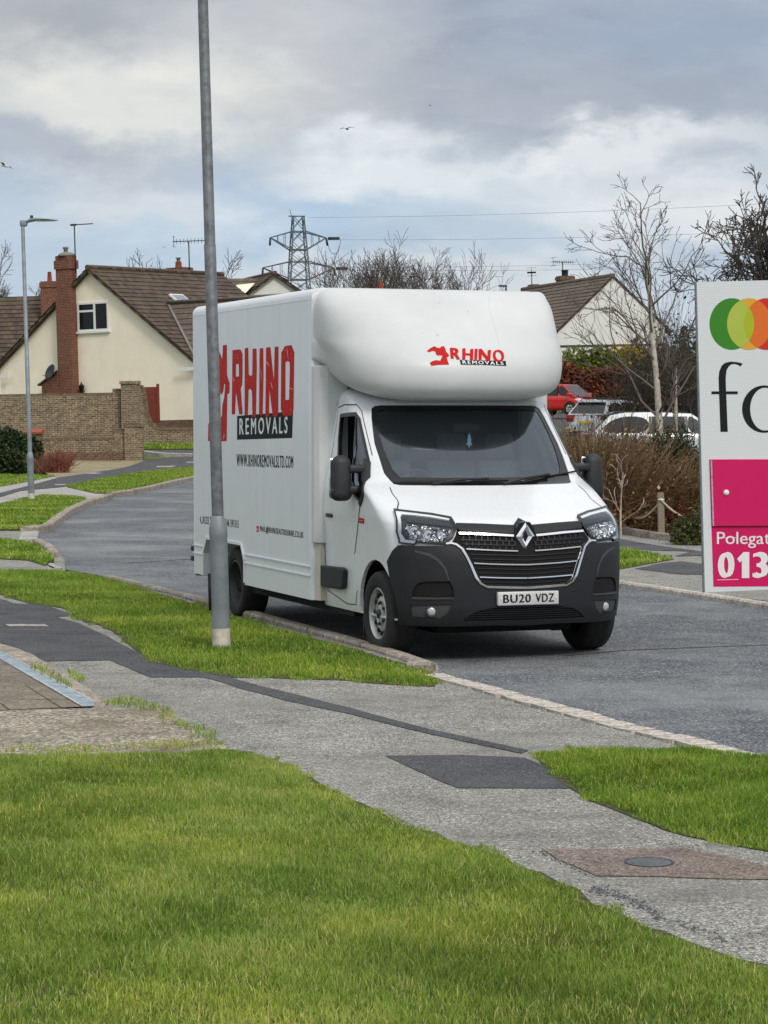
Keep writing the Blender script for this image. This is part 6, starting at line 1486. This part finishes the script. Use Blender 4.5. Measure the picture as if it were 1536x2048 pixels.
def hidden_house():
    # house beyond the van: only its chimney and vent rise over the luton
    D = 175; p = A(790, 640, D); t = thing('hidden_house', 'house hidden behind the luton showing only a red chimney pot and a vent', 'house', (p.x, p.y, 1.0), lean=True); L = local(t); y0 = 0
    z = L(A(762, 592, D)).z; MB().prism([(-4, -1), (4, -1), (4, z-3), (0, z), (-4, z-3)], -5, 5, lambda a, b, c: (c, a, b)).build('wall', M['brownbrick'], t)
    for q in (-1, 1): roof_sheet('roof', (-5.3, q*4.4, z-3.2), (5.3, q*4.4, z-3.2), (5.3, 0, z+.1), (-5.3, 0, z+.1), M['tile'], t)
    a = L(A(762, 584, D)); b = L(A(762, 562, D)); MB().lathe([(.22, a.z-1.2), (.2, a.z+.2), (.14, b.z-.1), (.17, b.z), (.1, b.z)], 12, Matrix.Translation((a.x, 0, 0))).build('chimney_pot', M['terracotta'], t)
    a = L(A(829, 584, D)); b = L(A(829, 553, D)); v = MB().tube([(a.x, 0, a.z-1), (a.x, 0, b.z)], .06, 6); v.tube([(a.x-.35, 0, b.z), (a.x+.3, 0, b.z+.03)], .04, 5); v.build('aerial', M['dkmetal'], t)
hidden_house()
# ---- garden walls on the left
def wall_run(t, pts, z0, z1, m, thick=.24, name='wall_panel', cope=None):
    """pts: two (x,y) ends in local space"""
    (x0, y0), (x1, y1) = pts; d = Vector((x1-x0, y1-y0, 0)).normalized(); n = Vector((-d.y, d.x, 0))*thick/2
    a, b = Vector((x0, y0, 0)), Vector((x1, y1, 0)); q = [a-n, b-n, b+n, a+n]
    o = MB().add([(p.x, p.y, z0) for p in q]+[(p.x, p.y, z1) for p in q], [(3,2,1,0),(4,5,6,7),(0,1,5,4),(1,2,6,5),(2,3,7,6),(3,0,4,7)]).build(name, m, t)
    if cope:
        n2 = n*1.06; q = [a-n2, b-n2, b+n2, a+n2]; MB().add([(p.x, p.y, z1-.001) for p in q]+[(p.x, p.y, z1+.11) for p in q], [(3,2,1,0),(4,5,6,7),(0,1,5,4),(1,2,6,5),(2,3,7,6),(3,0,4,7)]).build('coping', cope, t)
    return o
def garden_walls():
    yb = M['yellowbrick']; cp = brick_mat('brick_on_edge_coping', C(120, 96, 70), C(96, 78, 58), C(140, 128, 108), bw=.075, bh=.2)
    D = 92.0; g = H(-13, D)
    b0 = A(250, 920, D); t = thing('garden_wall', 'long tall buff brick garden wall with a pier and curved end by the cream house', 'wall', (b0.x, D+1.6, g)); t.rotation_euler = (0, LEAN*.6, 0)
    L = local(t); Y = 0
    def lp(u, v, D_=D+1.6): return L(A(u, v, D_))
    a, b = lp(-120, 797), lp(236, 790)
    wall_run(t, ((a.x, 0), (b.x, 0)), -.4, (a.z+b.z)/2, yb, .24, 'wall_panel', cp)
    c = lp(228, 783); d_ = lp(246, 775); wall_run(t, ((b.x-.2, 0), (c.x+.25, 0)), a.z*0+.2, c.z, yb, .26, 'wall_step', cp)
    p0, p1 = lp(244, 775), lp(277, 768); pr = MB(); pr.box((p0.x, -.45, -.4), (p1.x, .35, p1.z)); pr.box((p0.x-.05, -.5, p1.z), (p1.x+.05, .4, p1.z+.12)); pr.build('pier', yb, t)
    # wall beyond the pier sweeping down in a curve to the low wall
    e = [lp(u, v, 105.5) for u, v in ((268, 772), (277, 773), (286, 776), (291, 800), (294, 830), (302, 848), (314, 857), (330, 859), (420, 860), (560, 862))]
    yy = e[0].y; sw = MB(); sw.prism([(q.x, q.z) for q in e]+[(e[-1].x, -.6), (e[0].x, -.6)], yy-.12, yy+.12, lambda a_, b_, c_: (a_, c_, b_)); sw.build('curved_wall', yb, t)
    ck = MB()
    for q0, q1 in zip(e, e[1:]): beam(ck, (q0.x, yy, q0.z+.03), (q1.x, yy, q1.z+.03), .28, .16)
    ck.build('coping', cp, t)
    # red-brown gate panel behind
    t2 = thing('timber_gate', 'red brown timber gate panel between the wall pier and the cream house', 'gate', A(303, 850, 106.3)); t2.rotation_euler = (0, LEAN, 0); L2 = local(t2)
    q = [L2(A(u, v, 106.3)) for u, v in ((288, 772), (311, 772), (318, 772), (318, 846), (288, 846))]
    x0, x1, z0, z1 = q[0].x, q[2].x, q[3].z, q[0].z; nb = 6; bd = MB()
    bd.box((x0, 0, z0), (x1-.12, .04, z1-.05)); bd.build('boards', M['redwood'], t2)
    MB().box((x1-.12, -.04, z0), (x1, .1, z1+.08)).build('post', M['redwood'], t2)
    # lower wall in front
    t3 = thing('low_wall', 'low buff brick wall with stepped end pier standing in front of the tall garden wall', 'wall', (b0.x, D, g-.02)); t3.rotation_euler = (0, LEAN*.6, 0); L3 = local(t3)
    l3 = lambda u, v: L3(A(u, v, D))
    a, b = l3(70, 878), l3(228, 873); wall_run(t3, ((a.x, 0), (b.x, 0)), -.3, (a.z+b.z)/2-.1, yb, .24, 'wall_panel', cp)
    c0, c1, c2, c3 = l3(226, 872), l3(238, 856), l3(250, 848), l3(286, 848)
    wall_run(t3, ((b.x, -.0), (c2.x, -.0)), -.3, (c0.z+c1.z)/2, yb, .25, 'wall_step', cp)
    pm = MB(); pm.box((c2.x, -.3, -.3), (c3.x, .3, c3.z-.11)); pm.build('pier', yb, t3); MB().box((c2.x-.03, -.33, c3.z-.11), (c3.x+.03, .33, c3.z)).build('coping', cp, t3)
    fb = MB(); fb.box((a.x, -.18, -.3), (c3.x+.02, -.12, l3(200, 905).z)); fb.build('brick_base', M['brownbrick'], t3)
    # brown chest
    p = A(70, 900, 90); t4 = thing('brown_bin', 'small brown box with a sloping lid half behind the dark hedge', 'bin', (p.x, 90.0, H(p.x, 90.0))); L4 = local(t4); x0, x1 = L4(A(52, 880, 90.0)).x, L4(A(83, 880, 90.0)).x; zz = L4(A(70, 868, 90.0)).z
    MB().bevbox((x0, -.3, 0), (x1, .3, zz), .03).build('body', M['brownbrick'], t4); MB().prism([(-.36, zz), (.34, zz), (.34, zz+.2), (-.36, zz+.08)], x0-.05, x1+.05, lambda a_, b_, c_: (c_, a_, b_)).build('lid', M['terracotta'], t4)
garden_walls()
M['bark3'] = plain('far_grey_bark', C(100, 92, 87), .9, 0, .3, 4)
# ------------------------------------------------------------------ hedges, shrubs, trees
def at(u, v, D): p = A(u, v, D); return p
def ground_at(u, D): p = A(u, 830, D); return Vector((p.x, D, H(p.x, D)))
def zat(v, D): return A(768, v, D).z
# left: dark hedge, red twigged shrub
b = ground_at(25, 80); shrub('dark_hedge', 'dense dark evergreen hedge at the left edge in front of the brick wall', (b.x-.5, 80, b.z), 1.5, 1.0, zat(862, 80)-b.z, 15000, .085, M['lf_dark'], 11, 'hedge', lump=.1)
b = G(105, 945, .07); twig_shrub('red_twig_shrub', 'bare reddish twiggy shrub beside the low brick wall', (b.x, b.y, b.z), .75, .5, .85, 260, M['lf_redtwig'], 12, r=.012, lean=.5)
# right: brown winter shrubs between road and cars
for (u, v, D, rx, ry, top, n, mt, sd, lb, lf, nl) in (
    (1185, 1062, 38.6, 1.0, .8, 880, 1300, 'lf_brown', 21, 'brown twiggy shrub half hidden behind the van mirror', 'lf_brown', 2500),
    (1262, 1062, 39.2, .95, .8, 885, 1500, 'lf_brown', 22, 'tall tan dead stemmed shrub between the two rope posts', 'lf_brown', 2600),
    (1345, 1070, 39.4, .75, .7, 905, 1200, 'lf_brown', 23, 'olive brown leggy shrub behind the second rope post', 'lf_olive', 2600),
    (1215, 1000, 42, 1.2, .8, 846, 1200, 'lf_brown', 24, 'grey brown thicket rising behind the tan shrubs next to the van', 'lf_brown', 1600)):
    b = ground_at(u, D); twig_shrub('twiggy_shrub', lb, b, rx, ry, zat(top, D)-b.z, n, M[mt], sd, r=.009, leaf=M[lf], nleaf=nl, lsize=.045, group='brown winter shrubs behind the rope fence', lean=.42)
b = ground_at(1195, 44); twig_shrub('bramble_bush', 'low dark tangled bramble in front of the white estate car tail', b, 1.5, .8, zat(846, 44)-b.z, 1300, M['bark'], 26, r=.007, leaf=M['lf_olive'], nleaf=1500, lsize=.05)
b = ground_at(1352, 41.5); shrub('evergreen_shrub', 'rounded dark green conifer shrub beside the board below the birch', b, .62, .6, zat(876, 41.5)-b.z, 26000, .028, M['lf_dark'], 27, tint=None)
b = G(1390, 1090, .06); shrub('small_green_bush', 'small grey green bush at the board edge by the pavement', (b.x+.06, b.y+.35, b.z), .36, .32, zat(1032, b.y)-b.z, 4500, .028, M['lf_olive'], 28)
b = G(1345, 1068, .08); shrub('red_leaf_shrub', 'low dark red leaved shrub at the foot of the second rope post', (b.x+.18, b.y+.5, b.z), .28, .3, .36, 1800, .032, M['lf_redleaf'], 29)
# pale young stems in front of the shrubs
b = ground_at(1243, 37.4); bare_tree('sapling', 'pale bare sapling standing in the tan shrubs left of the second post', b, zat(905, 37.4)-b.z, 31, .022, [3, 2], M['birch'], levels=2, limbs=5, rmin=.005, wig=.1, ln=(.5, .7), f_low=.3)
# the birch
b = ground_at(1333, 50); bare_tree('birch_tree', 'tall bare pale trunked birch in front of the white estate car', (b.x, 50, b.z), (zat(345, 50)-b.z)*.93, 41, .095, [3, 4, 3], M['bark2'], levels=3, ang=.6, up=.05, wig=.15, ln=(.5, .8), limbs=18, rmin=.0055, f_low=.28, mt=M['birch'], trunk_frac=.8, spread=.92)
b = ground_at(1347, 51); bare_tree('birch_tree', 'thinner pale birch stem close beside the tall birch trunk', (b.x+.05, 51, b.z), zat(640, 51)-b.z, 42, .06, [3, 2], M['bark2'], levels=2, ang=.7, up=.04, wig=.14, ln=(.5, .75), limbs=9, rmin=.0075, f_low=.3, mt=M['birch'])
# the big crown at the right edge
b = ground_at(1560, 62); bare_tree('bare_tree', 'large spreading bare tree rising behind the estate agent board', (b.x-.2, 62, b.z), (zat(365, 62)-b.z)*.95, 43, .2, [4, 4, 4], M['bark'], levels=3, ang=.7, up=.02, wig=.19, ln=(.55, .8), limbs=30, rmin=.011, f_low=.25, spread=1.15, group='bare winter trees')
b = ground_at(1455, 74); bare_tree('bare_tree', 'smaller dark bare tree between the birch and the large tree', (b.x, 74, b.z), (zat(455, 74)-b.z)*.95, 44, .12, [4, 3, 3], M['bark'], levels=3, ang=.65, up=.03, wig=.16, ln=(.5, .8), limbs=13, rmin=.012, f_low=.25, group='bare winter trees')
# thicket of fine twigs and evergreens behind the birch
b = ground_at(1335, 80); twig_shrub('thicket', 'dark tangled thicket behind the birch trunk below the white house eave', b, 1.6, 1.2, zat(610, 80)-b.z, 380, M['bark'], 45, r=.012, lean=.25, leaf=M['lf_dark'], nleaf=900, lsize=.07)
b = ground_at(1352, 95); shrub('dark_evergreen', 'dark evergreen bush filling the space behind the birch trunk', b, 1.9, 1.2, zat(695, 95)-b.z, 9000, .13, M['lf_olive'], 46)
b = ground_at(1430, 90); shrub('dark_evergreen', 'broad dark evergreen bush hidden behind the estate agent board', b, 2.2, 1.2, zat(715, 90)-b.z, 6000, .13, M['lf_dark'], 47)
# clipped hedges by the white house
def box_hedge(name, label, u0, u1, vt, vb, D, dep, m, n, size, seed, wave=.12):
    a, c = A(u0, vt, D), A(u1, vt, D); zb = zat(vb, D); t = thing(name, label, 'hedge', ((a.x+c.x)/2, D, zb)); rg = np.random.default_rng(seed); hx = (c.x-a.x)/2; h = a.z-zb
    face = rg.uniform(0, 1, n); P = np.c_[rg.uniform(-hx, hx, n), rg.uniform(-dep, dep, n), rg.uniform(0, 1, n)*h]
    f = face < .55; P[f, 1] = -dep+rg.uniform(-.12, .25, f.sum()); g = face > .8; P[g, 2] = h+rg.normal(0, .1, g.sum())
    P[:, 2] *= 1+wave*np.sin(P[:, 0]*1.3+seed)*.5+wave*np.sin(P[:, 0]*3.1)*.4; leaves_mesh('foliage', P, size, m, t, seed)
    MB().bevbox((-hx+.2, -dep+.25, -.5), (hx-.2, dep, h*.85), .1).build('stems', M['bark'], t)
box_hedge('beech_hedge', 'long russet brown beech hedge behind the red car', 1118, 1405, 741, 815, 132, 1.0, M['lf_beech'], 16000, .15, 51)
b = A(1185, 740, 136); shrub('golden_shrub', 'rounded green shrub beside the golden shrub under the white house', (b.x, 136, zat(760, 136)), 2.0, 1.2, zat(700, 136)-zat(760, 136), 5000, .14, M['lf_green'], 52)
b = A(1255, 740, 137); shrub('golden_shrub', 'golden yellow shrub above the russet hedge under the white house', (b.x, 137, zat(760, 137)), 1.75, 1.2, zat(697, 137)-zat(760, 137), 5000, .14, M['lf_lime'], 53)
# trees beyond the roofs
for (u, D, vt, sd, tr, lim, lb, sp) in ((742, 190, 500, 61, .3, 20, 'wide bare tree with fine upswept twigs above the middle of the van roof', 1.75), (885, 195, 512, 62, .28, 16, 'rounded bare tree to the right above the van roof', 1.75), (665, 215, 545, 63, .2, 10, 'small bare tree just right of the pylon foot', 1.2),
    (310, 180, 518, 64, .2, 14, 'pale bare tree showing over the cream house ridge', 1.3), (455, 190, 525, 65, .18, 10, 'slender bare tree behind the near lamp post over the roofs', 1.1), (-10, 165, 525, 66, .28, 16, 'dense bare tree cut by the left edge', 1.4), (72, 158, 565, 67, .16, 8, 'bare pollarded tree behind the left chimney', 1.0)):
    b = ground_at(u, D); bare_tree('bare_tree', lb, (b.x, D, b.z), (zat(vt, D)-b.z)*.86, sd, tr, [4, 5, 4], M['bark3'], levels=3, ang=.6, up=.05, wig=.15, ln=(.55, .85), limbs=lim+8, rmin=.016, f_low=.2, trunk_frac=.6, spread=sp, group='bare winter trees')
def far_woods():
    rg = np.random.default_rng(77); n = 26000; a = rg.uniform(-.5, .5, n); D = rg.uniform(300, 330, n); x = a*D*1.2
    h = 6+2.5*np.sin(x*.07)+1.8*np.sin(x*.19+1)+rg.normal(0, .6, n); P = np.c_[x, D, .7+rg.uniform(0, 1, n)**.7*h]
    o = leaves_mesh('far_woods', P, 1.3, M['lf_olive'], None, 78); stuff(o, 'distant band of woodland beyond the houses', 'woodland')
far_woods()
# ------------------------------------------------------------------ pylon and wires
def pylon():
    D = 400; bx = A(601, 830, D); top = zat(433, D); t = thing('electricity_pylon', 'grey lattice electricity pylon behind the roofs left of the van', 'pylon', (bx.x, D, .7)); t.rotation_euler = (Matrix.Rotation(LEAN*.4, 3, 'Y') @ Matrix.Rotation(R(12), 3, 'Z')).to_euler()
    hh = top-.7; m = plain('weathered_lattice_steel', C(92, 101, 108), .7, .2, .2, .5); w_ = Curve((0, 4.0), (hh*.35, 2.3), (hh*.6, 1.75), (hh*.8, 1.35), (hh, .85))
    sp = MB(); lv = list(np.linspace(0, hh, 17))
    for sx, sy in ((1, 1), (1, -1), (-1, 1), (-1, -1)): sp.tube([(sx*w_(z_), sy*w_(z_), z_) for z_ in lv], .13, 4, False)
    for i in range(len(lv)-1):
        a, b = lv[i], lv[i+1]; p, q = w_(a), w_(b)
        for (x0, y0), (x1, y1) in (((-1, -1), (1, -1)), ((1, -1), (1, 1)), ((1, 1), (-1, 1)), ((-1, 1), (-1, -1))):
            sp.tube([(x0*p, y0*p, a), (x1*q, y1*q, b)], .065, 3, False); sp.tube([(x1*p, y1*p, a), (x0*q, y0*q, b)], .065, 3, False)
    sp.build('tower', m, t); tips = []
    for v, hl, dz in ((478, 4.7, -1.9), (538, 6.0, -2.2)):
        z_ = zat(v, D)-.7; k = w_(z_); ar = MB()
        for q in (-1, 1):
            tip = (q*hl, 0, z_+.2)
            for sy in (-1, 1):
                ar.tube([(q*k, sy*k, z_+1.2), tip], .12, 4, False); ar.tube([(q*w_(z_-1.8), sy*w_(z_-1.8), z_-1.8), tip], .14, 4, False)
                for f in (.33, .66): ar.tube([(q*(k+(hl-k)*f), sy*k*(1-f), z_+1.2-f), (q*(k+(hl-k)*f), sy*k*(1-f), z_-1.8+2*f)], .06, 3, False)
            ins = MB(); ins.tube([tip, (tip[0]+(.2 if q > 0 else -.1), 0, tip[2]-1.3)], .17, 6); ins.build('insulator', M['dkmetal'], t); tips.append((t.matrix_basis if 0 else None, tip))
        for sy in (-1, 1): ar.tube([(-k, sy*k, z_+1.2), (k, sy*k, z_+1.2)], .1, 4, False); ar.tube([(-w_(z_-1.8), sy*w_(z_-1.8), z_-1.8), (w_(z_-1.8), sy*w_(z_-1.8), z_-1.8)], .12, 4, False)
        ar.build('cross_arm', m, t)
        MB().tube([(hl+.3, 0, z_+.1), (hl+2.2, -.4, z_+.1)], .26, 6).build('insulator', M['dkmetal'], t)
        if v < 500: MB().tube([(hl+.2+2.2*f, -.4*f, z_-.1-2.4*(4*f*(1-f))**.6*1.0) for f in np.linspace(0, 1, 10)], .05, 4).build('jumper', m, t)
    pk = MB(); pk.tube([(-1.6, 0, hh+.05), (1.2, 0, hh+.05)], .13, 4); pk.tube([(-1.1, 0, hh), (-1.4, 0, hh+1.2)], .06, 4); pk.build('peak', m, t)
    wm = plain('conductor', C(150, 157, 163), .6, .3, .1, 1)
    for (u0, v0, u1, v1, lb) in ((615, 435, 1700, 398, 'topmost thin power line running right from the pylon peak'), (662, 479, 1700, 455, 'second power line from the pylon upper arm'), (684, 534, 1700, 508, 'third power line from the pylon lower arm'), (690, 540, 1700, 522, 'lowest power line nearest the roofs')):
        a, b = A(u0, v0, 399), A(u1, v1, 330); w2 = thing('power_line', lb, 'cable', a, group='power lines from the pylon'); P = []
        for i in range(25): f = i/24; p = a.lerp(b, f)-a; p.z -= .55*4*f*(1-f); P.append(p)
        MB().tube(P, .024, 4).build('cable', wm, w2)
    a = A(632, 483, 400); b = A(670, 560, 420); w2 = thing('power_line', 'slanting power line dropping from the pylon upper right arm', 'cable', a, group='power lines from the pylon'); MB().tube([Vector((0, 0, 0)), (b-a)*.5+Vector((0, 0, -.5)), b-a], .04, 4).build('cable', wm, w2)
pylon()
# ------------------------------------------------------------------ gulls
def gull(label, u, v, D, span, bank, pose, pale):
    o = A(u, v, D); t = thing('gull', label, 'bird', o, group='gulls in the sky'); t.rotation_euler = (R(10), R(bank), R(pose)); k = span
    bd = MB().lathe([(0, -.26*k), (.03*k, -.22*k), (.055*k, -.08*k), (.06*k, .02*k), (.04*k, .13*k), (.032*k, .18*k), (.03*k, .21*k), (.012*k, .235*k), (0, .26*k)], 10, Matrix.Rotation(R(-90), 4, 'X')); bm_ = plain('gull_plumage', C(225, 224, 220) if pale else C(72, 74, 80), .8, 0, .1, 8)
    bd.build('body', bm_, t)
    for q in (-1, 1):
        w_ = MB(); P = [(0, .10, 0), (.18*q, .14, .10), (.34*q, .08, .085), (.5*q, -.08, .04)]; Q = [(0, -.06, 0), (.18*q, -.03, .09), (.34*q, -.06, .075), (.5*q, -.085, .038)]
        vs = [tuple(c*k for c in p) for p in P]+[tuple(c*k for c in p) for p in Q]; lo = [(x, y, z_-.012*k) for x, y, z_ in vs]; n = 4
        fs = [(i, i+1, n+i+1, n+i) for i in range(3)]; w_.add(vs+lo, fs+[tuple(8+i for i in f[::-1]) for f in fs]+[(i, i+1, 9+i, 8+i) for i in range(3)]+[(4+i, 5+i, 13+i, 12+i) for i in range(3)])
        w_.build('wing', plain('gull_wing', C(70, 72, 80) if not pale else C(120, 124, 130), .8, 0, .2, 6), t)
gull('dark gull with spread wings right of the near lamp post', 694, 258, 150, 1.0, -8, 20, False)
gull('tiny distant gull highest in the sky right of centre', 860, 211, 260, .5, 25, 60, False)
gull('white gull with dark wing tips at the left edge', 10, 332, 150, 1.35, 12, 65, True)
gull('very small pale gull over the cream house ridge', 328, 495, 240, .55, -20, 40, True)
# ------------------------------------------------------------------ cars up the drive
def car(name, label, loc, rz, Ln, Wd, Ht, kind, col, extra=None):
    t = thing(name, label, 'car', loc, rz); w_ = Wd/2
    pm = plain(name+'_paint', col, .25, 0, .05, 2, coat=.7)
    fx, rx = Ln/2, -Ln/2
    if kind == 'hatch':
        sh = Curve((rx, .62), (rx+.05, .92), (rx+.3, .98), (-.2, .94), (.75, .93), (1.25, .86), (fx-.2, .70), (fx, .50)); base = [(-1.72, .95), (-1.45, .97), (1.25, .88)]; gl = dict(r0=rx+.12, r1=rx+.45, f1=.55, f0=1.30, zr=Ht)
    else:
        sh = Curve((rx, .55), (rx+.06, .90), (rx+.3, .95), (0, .93), (1.0, .92), (1.3, .86), (fx-.3, .72), (fx, .48)); gl = dict(r0=rx+.10, r1=rx+.62, f1=.42, f0=1.22, zr=Ht)
    ww = Curve((rx, w_*.78), (rx+.18, w_*.93), (rx+.7, w_), (fx-.9, w_), (fx-.3, w_*.9), (fx, w_*.62))
    xs = list(np.linspace(rx, fx, 33)); vs = []; m = 9
    for x in xs:
        W_, zh = ww(x), sh(x); zb = .22 if abs(x) < Ln/2-.25 else .30
        hs = [(W_*.86, zb), (W_*.98, zb+.10), (W_, zb+.28), (W_*.985, max(zh*.78, zb+.3)), (W_*.93, zh)]
        sec = [(-a, b) for a, b in hs]+[(a, b) for a, b in hs[::-1]]; m = len(sec); vs += [(x, a, b) for a, b in sec]
    fs = [(i*m+k, (i+1)*m+k, (i+1)*m+(k+1) % m, i*m+(k+1) % m) for i in range(len(xs)-1) for k in range(m)]
    mb = MB(); mb.add(vs, fs, True); n0 = len(xs)-1; mb.add(vs[:m], [tuple(range(m))]); mb.add(vs[n0*m:], [tuple(range(m))[::-1]])
    # cabin
    zb_ = .86; zr = gl['zr']; wb, wr = w_*.93, w_*.72
    prof = [(gl['r0'], .90), (gl['r1'], zr-.07), (gl['r1']+.35, zr), ((gl['r1']+gl['f1'])/2, zr+.015), (gl['f1'], zr-.03), (gl['f0'], .88)]
    def yw(z_): return wb+(wr-wb)*max(0, (z_-.9))/(zr-.9)
    v2 = [(x, -yw(z_), z_) for x, z_ in prof]+[(x, yw(z_), z_) for x, z_ in prof]+[(gl['r0'], -wb, zb_-.2), (gl['f0'], -wb, zb_-.2), (gl['r0'], wb, zb_-.2), (gl['f0'], wb, zb_-.2)]
    n = len(prof); mb.add(v2, [(i, i+1, n+i+1, n+i) for i in range(n-1)]+[tuple(range(n))[::-1]+(), tuple(range(n, 2*n))]+[(0, 5, 13, 12), (6, 14, 15, 11)])
    body = mb.build('body', pm, t, bevel=.02)
    bl = M['blackgloss']
    # glass: windscreen, rear screen, side panes
    def screen(nm, a, b, f0, f1, side):
        (x0, z0), (x1, z1) = a, b; p = lambda f: (x0+(x1-x0)*f, z0+(z1-z0)*f); (xa, za), (xb, zb2) = p(f0), p(f1); o = .012*side; g = MB()
        g.add([(xa+o, -yw(za)*.92, za+.008), (xa+o, yw(za)*.92, za+.008), (xb+o, yw(zb2)*.90, zb2+.008), (xb+o, -yw(zb2)*.90, zb2+.008)], [(0, 1, 2, 3)] if side > 0 else [(3, 2, 1, 0)]); return g.build(nm, M['carglass'], t)
    screen('windscreen', prof[5], prof[4], .06, .95, 1); screen('rear_window', prof[0], prof[1], .12, .95, -1)
    zt = zr-.10; zl = .93
    def xf(z_): f = (z_-.88)/(zr-.03-.88); return gl['f0']+(gl['f1']-gl['f0'])*f-.10
    def xr_(z_): f = (z_-.90)/(zr-.07-.90); return gl['r0']+(gl['r1']-gl['r0'])*f+.14
    cuts = [xr_(zl)+.0, -.62 if kind != 'hatch' else -.55, .28, xf(zl)]
    for q in (-1, 1):
        for i in range(3):
            a0, a1 = (xr_(zl) if i == 0 else cuts[i]+.04), (xf(zl) if i == 2 else cuts[i+1]-.04); b0, b1 = (xr_(zt) if i == 0 else cuts[i]+.04), (min(xf(zt), a1) if i == 2 else cuts[i+1]-.04)
            if b1 <= b0: continue
            P = [(a0, zl), (a1, zl), (b1, zt), (b0, zt)]; P = smooth2(P, 2) if i != 1 else P
            MB().add([(x, q*(yw(z_)+.008), z_) for x, z_ in P], [tuple(range(len(P)))[::(-1 if q > 0 else 1)]]).build('side_window', M['carglass'], t)
        for x in (cuts[1], cuts[2]):
            MB().prism([(x-.035, zl), (x+.035, zl), (x+.03, zt), (x-.03, zt)], 0, 0, lambda a, b, c: (a, q*(yw(b)+.010), b)).build('window_pillar', bl, t)
        for x in (fx-.80, rx+.72):
            mt = Matrix.Translation((x, q*(w_-.09), .31)) @ Matrix.Rotation(R(90)*-q, 4, 'X')
            MB().lathe([(.36, .105), (.30, .112), (0, .112)], 24, mt).build('wheel_arch', M['void'], t)
            wl = MB().lathe([(.2, .10), (.215, .128), (.29, .132), (.31, .11), (.31, -.09), (.2, -.1)], 28, mt).build('wheel', M['rubber'], t)
            rm = MB().lathe([(0, .12), (.05, .118), (.07, .1), (.2, .13)], 28, mt)
            for k in range(6):
                a = k*math.pi/3; rm.tube([mt @ Vector((.05*math.cos(a), .05*math.sin(a), .122)), mt @ Vector((.2*math.cos(a), .2*math.sin(a), .13))], .022, 5)
            rm.build('rim', M['steelrim'], wl)
        MB().bevbox((gl['f0']-.32, min(q*w_*.95, q*(w_+.16)), .94), (gl['f0']-.16, max(q*w_*.95, q*(w_+.16)), 1.08), .03).build('door_mirror', pm, t)
        MB().bevbox((-.55, min(q*(w_-.02), q*(w_+.022)), .80), (-.36, max(q*(w_-.02), q*(w_+.022)), .83), .008).build('door_handle', pm, t)
        MB().bevbox((rx-.01, min(q*w_*.60, q*w_*.9), .62 if kind == 'hatch' else .66), (rx+.20, max(q*w_*.60, q*w_*.94), .92), .03).build('tail_light', plain('tail_lens', C(140, 20, 20), .2), t)
        hl = MB(); hl.add([(fx-.28, q*w_*.80, .60), (fx-.10, q*w_*.55, .56), (fx-.16, q*w_*.50, .70), (fx-.62, q*w_*.88, .80), (fx-.55, q*w_*.95, .70)], [(0, 1, 2, 3, 4)]); 
        h2 = MB(); bm = bmesh.new(); bmesh.ops.create_uvsphere(bm, u_segments=14, v_segments=8, radius=1); 
        for v in bm.verts: v.co = Vector((fx-.33+v.co.x*.26, q*(w_*.78)+v.co.y*.13-q*v.co.x*.10, .69+v.co.z*.10+v.co.x*-.06))
        h2.bm(bm, None, True); h2.build('headlight', plain('lamp_glass', C(215, 218, 218), .15, .2, .2, 9), t)
    MB().bevbox((rx-.012, -.26, .56), (rx+.03, .26, .67), .005).build('number_plate', plain('yellow_plate', C(222, 180, 40), .5), t)
    MB().bevbox((fx-.02, -.26, .40), (fx+.012, .26, .5), .005).build('number_plate', plain('white_plate', C(220, 220, 216), .5), t)
    gr = MB(); gr.bevbox((fx-.09, -.36, .50), (fx+.004, .36, .62), .02); gr.build('grille', bl, t)
    if extra == 'rails':
        for q in (-1, 1):
            r = MB(); y = q*(wr-.04); r.tube([(gl['r1']+.1, y, zr-.03), (gl['r1']+.2, y, zr+.06), (gl['f1']-.35, y, zr+.06), (gl['f1']-.2, y, zr-.02)], .02, 6); r.build('roof_rail', bl, t)
        for x in (gl['r1']+.45, gl['f1']-.6): MB().bevbox((x-.03, -wr, zr+.06), (x+.03, wr, zr+.10), .01).build('roof_bar', bl, t)
    if extra in ('spoiler', 'rails'):
        s = MB(); s.prism([(gl['r1']-.16, zr-.06), (gl['r1']+.3, zr+.02), (gl['r1']+.3, zr-.03), (gl['r1']-.14, zr-.10)], -wr*.95, wr*.95, lambda a, b, c: (a, c, b)); s.build('spoiler', bl if extra == 'spoiler' else pm, t)
    if extra == 'spoiler':
        for q in (-1, 1): MB().tube([(gl['r1']+.1, q*(wr-.02), zr-.01), (gl['f1']-.1, q*(wr-.02), zr+.025)], .022, 6).build('roof_rail', bl, t)
    ap = MB().tube([(gl['r1']+.4, 0, zr), (gl['r1']+.2, 0, zr+.22)], .008, 4) if kind != 'hatch' else None
    return t
D = 60; Ln = 4.45; a = A(1163, 860, D); zt = zat(824, D)
car('white_estate_car', 'white estate car with dark windows parked side on behind the brown shrubs', (a.x+Ln/2*.99, D, zt-1.46), R(4), Ln, 1.76, 1.45, 'estate', C(206, 211, 216), 'spoiler')
D = 92; a = A(1170, 830, D); zt = zat(799, D); c, s = math.cos(R(56)), math.sin(R(56))
car('silver_estate_car', 'silver grey estate car with roof bars parked between the red and white cars', (a.x+2.3*c+.0, D+2.3*s, zt-1.5), R(56), 4.6, 1.76, 1.48, 'estate', C(178, 184, 190), 'rails')
D = 118; a = A(1138, 830, D); zt = zat(768, D)
car('red_hatchback', 'small bright red hatchback facing right in front of the russet hedge', (a.x-.35, D+.4, zt-1.52), R(-38), 3.75, 1.7, 1.52, 'hatch', C(206, 30, 32))
